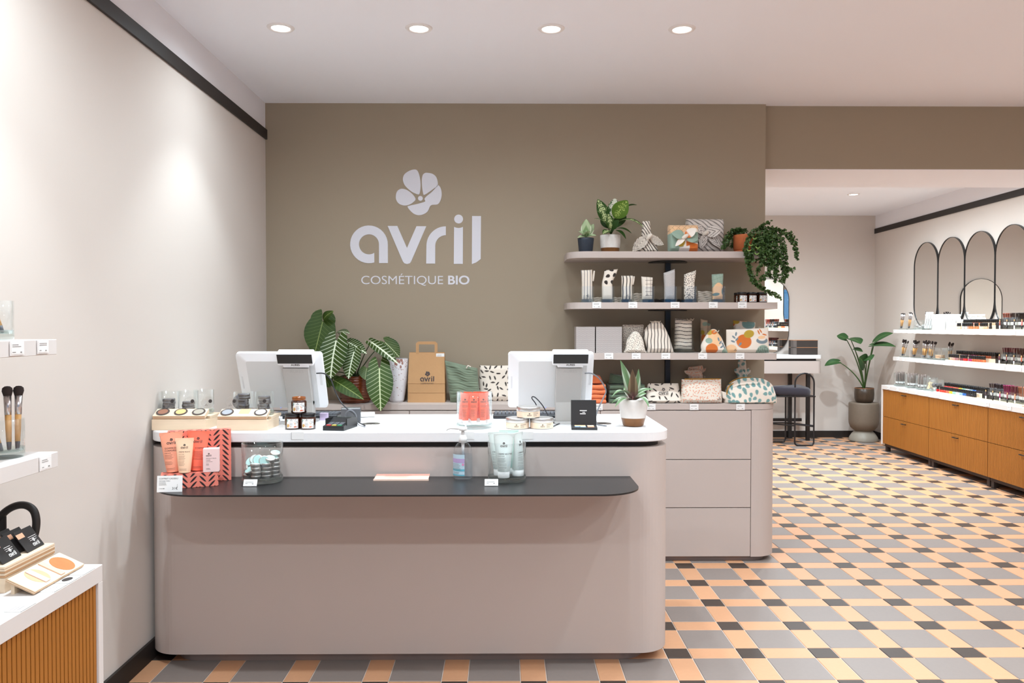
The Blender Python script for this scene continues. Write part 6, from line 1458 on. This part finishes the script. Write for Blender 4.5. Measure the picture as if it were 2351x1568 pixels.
def patchbox(X, Z):
    c = np.broadcast_to(ECRU, X.shape+(3,)).copy()
    g = np.minimum(np.abs((X+Z)/.034-np.round((X+Z)/.034)), np.abs((X-Z)/.034-np.round((X-Z)/.034)))*.034
    tp = sstep(-.003, .003, Z-.112-.02*np.sin(X*30)); c = mixc(c, PEACH, tp); c = np.where(((tp > .9) & (g < .0008))[..., None], lc((150, 110, 80)), c)
    sg = ((Z < .118-.5*np.abs(X+.05)) & (X < -.005)) | ((Z > .05) & (Z < .112) & (X > .025)); c = np.where(sg[..., None], SAGE*.95, c)
    og = (X > .01) & (Z < .05-.25*(X-.05)); c = np.where(og[..., None], RUST*.95, c)
    c = mixc(c, OCHR, 1-sstep(.9, 1.1, np.sqrt(((X+.02)/.022)**2+((Z-.055)/.026)**2)))
    c = np.where(((np.abs(X) < .03) & (Z < .03+.2*X))[..., None], lc((222, 214, 210)), c)
    return c
sgc = lambda y, xr, xl: np.broadcast_to(SAGE*.95, y.shape+(3,)); whc = lambda y, xr, xl: np.broadcast_to(lc((238, 228, 218)), y.shape+(3,))
orc = lambda y, xr, xl: mixc(np.broadcast_to(lc((238, 228, 218)), y.shape+(3,)), RUST, 1-sstep(.25, .4, y))
wrapped('knotted_parcel', 'square parcel wrapped in peach, sage and rust patchwork cloth with a knotted bow', 1567, 4.562, .166, .155, .1, patchbox, mat('ecru_cotton'),
        [((0, -.062, .082), (.06, -.07, .128), .05, orc, .2), ((0, -.062, .082), (-.055, -.062, .03), .03, whc, .2), ((-.005, -.06, .084), (-.075, -.056, .105), .055, sgc, .3), ((.005, -.06, .08), (.074, -.056, .07), .06, sgc, .3)], 91)
def linestripe(X, Z):
    t = X*.62+Z*.78; t2 = (t+.002*np.sin(X*70))/.0215; fr = np.abs(t2-np.round(t2))*.0215
    l = np.minimum(np.abs(fr-.0025), np.abs(fr-.0006))
    return mixc(np.broadcast_to(lc((222, 212, 204)), X.shape+(3,)), lc((104, 94, 88)), (1-sstep(.0004, .0010, l)))
ls = lambda y, xr, xl: linestripe((xr-.5)*.07, y*.09)
wrapped('knotted_parcel', 'larger square parcel wrapped in ecru cloth with thin dark stripes and a knotted bow', 1617, 4.705, .216, .208, .11, linestripe, mat('ecru_cotton'),
        [((-.012, -.068, .115), (.075, -.085, .135), .07, ls, .2), ((-.012, -.068, .115), (-.04, -.075, .03), .045, ls, .2), ((-.02, -.066, .118), (-.085, -.06, .17), .05, ls, .3), ((0., -.066, .11), (.09, -.06, .03), .05, ls, .3)], 92)

# ------------------------------------------------------------------ potted plants
m_soil = mat('potting_soil', (52, 40, 32), .95)
def pot(t, prof, m, rim=None, n=36, soilz=None, soilr=None):
    ob('pot', MB().lathe(prof, n), m, t)
    if soilz: ob('soil', MB().lathe([(soilr, soilz), (0, soilz+.004)], 24), m_soil, t)
# white-veined plant in the brown pot on the worktop
CP = (-.873, 4.665, WZ+.0005)
cp = thing('potted_plant', 'white-veined leafy plant in a glossy brown pot on the worktop beside the vase', 'plant', CP)
m_bp = mat('glossy_brown_glaze', (112, 54, 26), .15, spec=.6, coat=.3, noise=(30, .35))
n_, A = 48, []
b = MB().lathe([(0, 0), (.078, 0), (.084, .006), (.088, .04), (.088, .15), (.085, .155), (.081, .152), (.079, .135), (0, .135)], 48); ob('pot', b, m_bp, cp)
for k in range(9): ob('woven_band', MB().lathe([(.0885, .012+.0155*k), (.0905, .0175+.0155*k), (.0885, .023+.0155*k)], 48), m_bp, cp)
ob('soil', MB().lathe([(.079, .1365), (0, .14)], 24), m_soil, cp)
cal = veined((50, 68, 18), (214, 220, 192), 9, .017, .42, edge=(34, 56, 20)); cald = veined((50, 72, 20), (138, 152, 86), 9, .009, .2, edge=(40, 62, 18)); calm = veined((54, 76, 20), (198, 206, 162), 10, .012, .34, edge=(36, 60, 22))
m_stk = mat('dark_stalk', (58, 72, 38), .5)
ROOT = (CP[0], CP[1], WZ+.14)
for (B, T, W, n, col, lob, bend) in (
        ((-1.0648, 4.6800, 1.3699), (-1.0996, 4.6200, 1.1788), 0.1771, (.15, -1, .1), cald, .36, .12), ((-0.9614, 4.5600, 1.2602), (-0.9814, 4.5000, 1.0460), 0.1634, (-.1, -1, .35), cal, .26, .25),
        ((-0.8640, 4.5800, 1.1951), (-0.8852, 4.5200, 1.0446), 0.1040, (-.1, -1, .35), cal, .3, .25), ((-0.7711, 4.6200, 1.2491), (-0.6051, 4.5200, 1.1306), 0.0648, (-.35, -.8, .75), cal, .2, .3),
        ((-0.7084, 4.7200, 1.2470), (-0.6214, 4.7000, 1.1605), 0.1023, (.2, -1, .4), calm, .25, .25), ((-0.7139, 4.5400, 1.1025), (-0.6932, 4.4500, 0.8697), 0.1518, (.1, -1, .3), calm, .32, .2),
        ((-0.9723, 4.5600, 1.0321), (-0.7962, 4.5000, 0.9307), 0.0836, (-.2, -1, .6), cald, .12, .25), ((-0.7957, 4.6000, 1.0994), (-0.7989, 4.5600, 1.0370), 0.0851, (0, -1, .4), calm, .2, .2),
        ((-0.9722, 4.6600, 1.3090), (-0.8923, 4.6000, 1.2995), 0.0501, (0, -.6, .9), cal, .2, .3), ((-1.0496, 4.6400, 1.0620), (-1.0084, 4.6000, 0.9893), 0.0851, (0, -1, .3), cald, .2, .2), ((-0.9078, 4.6400, 1.2487), (-0.7920, 4.5800, 1.1851), 0.0751, (-.2, -.9, .6), cal, .2, .3), ((-1.0891, 4.6400, 1.2134), (-1.0554, 4.6000, 1.0895), 0.1101, (0, -1, .3), cald, .2, .2)):
    leaf(B, T, W, n, bend, .14, 'heart', col, lob, nu=190, nv=44, parent=cp, origin=CP)
    Bv = Vector(B); mid = Vector(ROOT).lerp(Bv, .55)+Vector((0, .02, .05))
    stem([ROOT, tuple(mid), B], .0042, m_stk, cp, CP)
leaf((-1.0623, 4.6800, 1.3775), (-0.9926, 4.6400, 1.4301), 0.0506, (-.3, -1, .2), .6, .1, 'oval', cald, parent=cp, origin=CP, name='curled_lobe')
# striped houseplant on the counter
TP = ((1455-1160)*3.33/1838, 3.335, CT)
tp = thing('potted_plant', 'striped houseplant with purple-edged leaves in a white and brown pot on the countertop', 'plant', TP)
pot(tp, [(0, 0), (.036, 0), (.043, .005), (.0515, .035), (.052, .036)], mat('brown_dipped_glaze', (128, 82, 40), .3, noise=(30, .2)))
ob('upper_pot', MB().lathe([(.052, .036), (.0595, .085), (.0615, .112), (.060, .1135), (.057, .112), (.054, .095), (0, .095)], 40), mat('white_crackle_glaze', (216, 208, 202), .25, noise=(50, .06), coat=.3), tp)
ob('soil', MB().lathe([(.055, .0965), (0, .1)], 24), m_soil, tp)
def tradc(g, w, p):
    G, W_, P_ = lc(g), lc(w), lc(p)
    def f(y, xr, xl):
        c = mixc(np.broadcast_to(G, y.shape+(3,)), W_, sstep(.3, .6, xr)*.75*(.6+.4*np.sin(xr*14)))
        c = mixc(c, P_, (1-sstep(.05, .35, y))*.8); return mixc(c, P_, sstep(.86, 1., xr)*.6)
    return f
tc1, tc2 = tradc((96, 122, 84), (206, 214, 196), (150, 104, 108)), tradc((104, 84, 66), (166, 150, 120), (120, 84, 88))
RT = (0.5302, 3.3300, 1.0407)
for (T, W, n, c, bend, B) in (((0.4832, 3.3600, 1.2012), 0.0467, (.3, -1, .1), tc1, .1, RT), ((0.5251, 3.3000, 1.1677), 0.0431, (0, -1, .1), tc2, .15, RT), ((0.5603, 3.3600, 1.1645), 0.0395, (.5, -.8, .2), tc1, .2, RT),
                              ((0.4309, 3.2400, 1.0542), 0.0287, (-.5, -.5, 1), tc1, .9, (0.5247, 3.3300, 1.0407)), ((0.4406, 3.3400, 1.0161), 0.0269, (-.5, -.4, 1), tc1, .8, (0.5230, 3.3300, 1.0316)), ((0.4407, 3.2200, 1.0138), 0.0296, (-.4, -.8, 1), tc1, .7, (0.5232, 3.3200, 1.0307)),
                              ((0.6156, 3.3200, 1.0796), 0.0305, (.5, -.5, 1), tc1, .75, (0.5357, 3.3300, 1.0425)), ((0.5797, 3.2200, 1.0136), 0.0348, (.5, -.8, 1), tc1, .9, (0.5359, 3.3200, 1.0325)), ((0.6045, 3.4000, 1.0529), 0.0287, (.3, -.5, 1), tc1, .6, (0.5373, 3.3400, 1.0379)), ((0.5070, 3.4200, 1.0792), 0.0287, (-.3, -.5, 1), tc1, .5, (0.5282, 3.3400, 1.0379))):
    leaf(B, T, W, n, bend, .35, 'lance', c, parent=tp, origin=TP, nu=30, nv=8)
stem([(0.5321, 3.3300, 1.0225), (0.5301, 3.3300, 1.0680), (0.5282, 3.3300, 1.1189)], .006, mat('mauve_stalk', (140, 96, 92), .5), tp, TP)
# top shelf: small rosette in a navy pot
NP = (wx(1344.5, 4.58), 4.58, Z1)
np_ = thing('potted_plant', 'small pale-leaved plant in a navy ribbed pot at the rounded end of the top shelf', 'plant', NP)
pot(np_, [(0, 0), (.037, 0), (.039, .004), (.046, .07), (.047, .082), (.044, .083), (.042, .075), (0, .075)], mat('navy_woven_glaze', (42, 50, 62), .5, noise=(200, .3)), soilz=.076, soilr=.042)
pc = lambda y, xr, xl: mixc(mixc(np.broadcast_to(lc((128, 152, 104)), y.shape+(3,)), lc((196, 210, 172)), sstep(.2, .6, np.sin(xr*5+y*9)*.5+.5)*.6), lc((226, 230, 206)), sstep(.75, .95, xr))
RN = (0.4600, 4.5800, 1.8494)
for (T, W, n, bend) in (((0.4613, 4.5700, 1.9523), 0.0598, (0, -1, .2), .1), ((0.4149, 4.5500, 1.8806), 0.0299, (-.3, -.7, .8), .4), ((0.5069, 4.6000, 1.9289), 0.0399, (.4, -.8, .4), .4), ((0.4091, 4.5400, 1.8425), 0.0274, (-.2, -.7, .8), .5), ((0.5152, 4.5400, 1.8549), 0.0349, (.2, -.7, .8), .4), ((0.4715, 4.5000, 1.8747), 0.0349, (.1, -.8, .6), .4), ((0.4451, 4.6600, 1.9062), 0.0349, (-.1, -.8, .6), .4)):
    leaf(RN, T, W, n, bend, .12, 'oval', pc, parent=np_, origin=NP)
# dieffenbachia
DP = (wx(1400.5, 4.585), 4.585, Z1)
dp = thing('potted_plant', 'bushy cream-mottled plant in a white pot with brown foot on the top shelf', 'plant', DP)
pot(dp, [(0, 0), (.046, 0), (.05, .004), (.053, .028), (.0545, .03)], mat('brown_dipped_glaze'))
ob('upper_pot', MB().lathe([(.0545, .026), (.058, .06), (.0585, .098), (.057, .1), (.054, .098), (.052, .085), (0, .085)], 40), mat('white_speckle_glaze', (224, 218, 212), .35, noise=(120, .08)), dp)
ob('soil', MB().lathe([(.053, .0865), (0, .09)], 24), m_soil, dp)
def mott(g, w, k):
    def f(y, xr, xl):
        s_ = vnoise(y*26, xr*7, 3)*.6+vnoise(y*60, xr*15, 5)*.5; c = np.broadcast_to(lc(g), y.shape+(3,))
        return mixc(c, lc(w), sstep(.0, .25, s_-.78+k*.5-xr*.62))
    return f
d1, d2, d3, d4 = mott((40, 72, 22), (196, 208, 150), .9), mott((60, 92, 44), (226, 226, 206), 1.3), mott((78, 108, 30), (160, 176, 92), .7), mott((36, 62, 20), (84, 106, 44), .2)
RD = (0.6026, 4.5850, 1.8625)
for (B, T, W, n, c, bend) in (((0.5781, 4.5700, 1.9302), (0.5233, 4.5500, 2.0630), 0.0744, (.25, -1, .1), d1, .15), ((0.6195, 4.6200, 1.9666), (0.6318, 4.6200, 2.0792), 0.0751, (0, -1, .1), d2, .1), ((0.6189, 4.5600, 1.9586), (0.6909, 4.5300, 2.0527), 0.0941, (.1, -1, .25), d3, .15), ((0.5830, 4.5500, 1.9079), (0.4982, 4.5000, 1.9455), 0.0347, (-.2, -.5, 1), d1, .5),
                              ((0.6226, 4.5500, 1.9227), (0.7729, 4.4600, 1.8897), 0.0441, (.2, -.5, 1), d1, .8), ((0.6143, 4.5800, 1.9017), (0.7009, 4.6600, 1.9873), 0.0601, (.1, -.9, .5), d4, .4), ((0.6054, 4.5500, 1.8832), (0.7058, 4.4800, 1.8605), 0.0343, (.2, -.5, 1), d4, .7), ((0.5891, 4.5200, 1.8797), (0.5425, 4.4600, 1.8532), 0.0441, (-.1, -.7, .7), d1, .4),
                              ((0.6114, 4.5400, 1.8821), (0.6711, 4.4600, 1.8267), 0.0294, (.2, -.6, 1), d4, .7), ((0.5991, 4.5400, 1.8919), (0.5764, 4.5000, 1.9748), 0.0490, (0, -1, .3), d1, .3), ((0.6015, 4.5400, 1.8919), (0.6377, 4.5000, 1.9383), 0.0441, (0, -1, .4), d4, .3), ((0.7032, 4.6600, 2.0377), (0.7666, 4.6600, 2.0454), 0.0200, (0, -.6, .9), d4, .4), ((0.6022, 4.6600, 1.9114), (0.5612, 4.7000, 1.9825), 0.0501, (-.2, -.9, .3), d4, .3)):
    leaf(B, T, W, n, bend, .12, 'oval', c, parent=dp, origin=DP, nu=70, nv=24)
    stem([RD, tuple(Vector(RD).lerp(Vector(B), .5)+Vector((0, 0, .008))), B], .003, gs, dp, DP)
# trailing plant in terracotta
TR = (wx(1716, 4.62), 4.63, Z1)
tr = thing('trailing_plant', 'trailing plant with small curled leaves spilling from a terracotta pot off the top shelf', 'plant', TR)
mt = mat('terracotta', (198, 108, 62), .75, noise=(14, .12))
ob('saucer', MB().lathe([(0, 0), (.062, 0), (.072, .01), (.073, .016), (.066, .015), (0, .012)], 36), mt, tr)
ob('pot', MB().lathe([(0, .012), (.062, .012), (.066, .018), (.075, .022), (.0775, .1), (.077, .106), (.072, .106), (.07, .095), (0, .095)], 40), mt, tr)
ob('soil', MB().lathe([(.071, .096), (0, .1)], 24), m_soil, tr)
vines = [
    [(1.3696, 4.6200, 1.8848),(1.3346, 4.6300, 1.9010),(1.2915, 4.6200, 1.8797),(1.2555, 4.5800, 1.8377),(1.2466, 4.5650, 1.7964)], [(1.3687, 4.6600, 1.8945),(1.3382, 4.6600, 1.8995),(1.2941, 4.6200, 1.8546),(1.2735, 4.5900, 1.8039)], [(1.3811, 4.6000, 1.8949),(1.3460, 4.6000, 1.9049),(1.3109, 4.6000, 1.8899)], [(1.4189, 4.7000, 1.9018),(1.3761, 4.7200, 1.8939),(1.3454, 4.7200, 1.8478),(1.3405, 4.7200, 1.8016)],
    [(1.4109, 4.5500, 1.8766),(1.3546, 4.4700, 1.8308),(1.3367, 4.4500, 1.7634),(1.3419, 4.4500, 1.7029),(1.3569, 4.4500, 1.6424),(1.3766, 4.4500, 1.5940),(1.4107, 4.4500, 1.5698),(1.4547, 4.4500, 1.5384),(1.4986, 4.4500, 1.5190),(1.5328, 4.4500, 1.4996)],
    [(1.4028, 4.5400, 1.8705),(1.3444, 4.4600, 1.8007),(1.3515, 4.4500, 1.7271),(1.3665, 4.4500, 1.6594),(1.3936, 4.4500, 1.5868),(1.4254, 4.4500, 1.5529)],
    [(1.4214, 4.5200, 1.8559),(1.3883, 4.4600, 1.7765),(1.3758, 4.4500, 1.7271),(1.3808, 4.4500, 1.7029)], [(1.4387, 4.5200, 1.8560),(1.4176, 4.4600, 1.7644),(1.4245, 4.4500, 1.7030),(1.4102, 4.4500, 1.6594),(1.4007, 4.4500, 1.6304)],
    [(1.4655, 4.5500, 1.8717),(1.4467, 4.4600, 1.7886),(1.4341, 4.4500, 1.7272),(1.4490, 4.4500, 1.6788)], [(1.4729, 4.5500, 1.8792),(1.4791, 4.4700, 1.8018),(1.4828, 4.4500, 1.7030),(1.4735, 4.4500, 1.6425),(1.4445, 4.4500, 1.6159),(1.4106, 4.4500, 1.5941)],
    [(1.4935, 4.5600, 1.8853),(1.5118, 4.4800, 1.8028),(1.5154, 4.4600, 1.7038),(1.4979, 4.4500, 1.6304),(1.5079, 4.4500, 1.5868)], [(1.5043, 4.5700, 1.8915),(1.5480, 4.5000, 1.8171),(1.5479, 4.4700, 1.7290),(1.5547, 4.4600, 1.6554),(1.5322, 4.4500, 1.5941)],
    [(1.5117, 4.5700, 1.8915),(1.5645, 4.5200, 1.8438),(1.5659, 4.4800, 1.7542),(1.5678, 4.4700, 1.6804),(1.5695, 4.4600, 1.6311),(1.5503, 4.4600, 1.5874)], [(1.5167, 4.5700, 1.8964),(1.5743, 4.5200, 1.8659),(1.6044, 4.5000, 1.8245),(1.6282, 4.4900, 1.7674),(1.6383, 4.4900, 1.7259),(1.6359, 4.4900, 1.7112)],
    [(1.5200, 4.5800, 1.8927),(1.5598, 4.5500, 1.8842),(1.5891, 4.5200, 1.8684),(1.6166, 4.5000, 1.8343),(1.6365, 4.5000, 1.8050)], [(1.4826, 4.5800, 1.8926),(1.4649, 4.5800, 1.9125),(1.4898, 4.5800, 1.9299),(1.5148, 4.5800, 1.9374)],
    [(1.4691, 4.5000, 1.8537),(1.4842, 4.4700, 1.7775),(1.5300, 4.4600, 1.7039),(1.5693, 4.4600, 1.6651),(1.6083, 4.4600, 1.6602)], [(1.4512, 4.5600, 1.8853),(1.4080, 4.5000, 1.8170),(1.3739, 4.4600, 1.7522),(1.3644, 4.4600, 1.7037)], [(1.4853, 4.5500, 1.8792),(1.4648, 4.4700, 1.7532),(1.4670, 4.4600, 1.6553),(1.4819, 4.4600, 1.6068)],
    [(1.4446, 4.5000, 1.8415),(1.4647, 4.4700, 1.7654),(1.4961, 4.4600, 1.6796),(1.5208, 4.4600, 1.6189)], [(1.4639, 4.6000, 1.8950),(1.5140, 4.6000, 1.9100),(1.5575, 4.5800, 1.8977),(1.5881, 4.5600, 1.8780)], [(1.4263, 4.6000, 1.8950),(1.4639, 4.6000, 1.9050),(1.4977, 4.5500, 1.8792),(1.5306, 4.5000, 1.8416)], [(1.4641, 4.5000, 1.8635),(1.5150, 4.4600, 1.7645),(1.5316, 4.4500, 1.6789)], [(1.4249, 4.5000, 1.8635),(1.4320, 4.4600, 1.8007),(1.4681, 4.4500, 1.7272),(1.4879, 4.4500, 1.6667)],
]
m_vleaf = mat('small_glossy_leaf', (66, 92, 42), .42, noise=(45, .5)); m_vst = mat('vine_stem', (74, 92, 48), .6)
rv = random.Random(11); fol = MB()
def small_leaf(b, p, d, n, L, W):
    d = d.normalized(); n = (n-d*n.dot(d)).normalized(); x = d.cross(n); P = Vector(p)
    V = [P, P+d*L*.35+x*W*.5+n*W*.22, P+d*L*.8+x*W*.38+n*W*.12, P+d*L-n*W*.35, P+d*L*.8-x*W*.38+n*W*.12, P+d*L*.35-x*W*.5+n*W*.22, P+d*L*.45-n*W*.06]
    b.add([tuple(v) for v in V], [(0, 1, 6), (1, 2, 6), (2, 3, 6), (3, 4, 6), (4, 5, 6), (5, 0, 6)], 0, True)
for vi, Vn in enumerate(vines):
    for rep in range(2 if vi > 3 else 2):
        j = [Vector((rv.gauss(0, .006), rv.gauss(0, .008), rv.gauss(0, .006))) if rep else Vector() for _ in Vn]
        Q = spl([tuple(Vector(p)+q-Vector(TR)) for p, q in zip(Vn, j)], 6)
        if rep == 0: ob('vine', MB().tube(Q, .0013, 5), m_vst, tr)
        acc = 0.
        for k in range(1, len(Q)):
            a, c = Vector(Q[k-1]), Vector(Q[k]); seg = (c-a).length; t = 0.
            while acc+seg-t > .0085:
                t += .0085-acc; acc = 0.; p = a.lerp(c, min(1, t/seg))
                for _ in range(2):
                    d = Vector((rv.gauss(0, 1), rv.gauss(0, .8)-.25, rv.gauss(0, .8)-.25)); n = Vector((rv.gauss(0, .6), -.6+rv.gauss(0, .4), .7+rv.gauss(0, .4)))
                    L = rv.uniform(.011, .019); small_leaf(fol, p, d, n, L, L*.95)
            acc += seg-t
for k in range(420):
    p = Vector((rv.uniform(.0, .14), rv.uniform(-.15, -.02), rv.uniform(-.07, .1))); 
    if (p.x-.07)**2/.0056+(p.z-.02)**2/.0072 > 1: continue
    small_leaf(fol, p, Vector((rv.gauss(0, 1), rv.gauss(0, 1)-.4, rv.gauss(0, .8)-.3)), Vector((rv.gauss(0, .6), -.7, .6)), rv.uniform(.012, .019), rv.uniform(.010, .016))
ob('foliage', fol, m_vleaf, tr, kind='stuff')
for (x, y, z) in ((1.3503, 4.4000, 1.7945), (1.3888, 4.4000, 1.7802), (1.3842, 4.4000, 1.7467), (1.3780, 4.4200, 1.8326), (1.3439, 4.4100, 1.7668)):
    P = [Vector((x, y, z))-Vector(TR)+Vector((.011*math.cos(a), 0, .009*math.sin(a))) for a in [PI*.9+PI*1.1*i/8 for i in range(9)]]
    ob('curled_leaf', MB().tube(P, [.001, .002, .003, .0035, .0035, .003, .0025, .0015, .0008], 8), mat('pale_curled_leaf', (128, 160, 84), .5), tr)
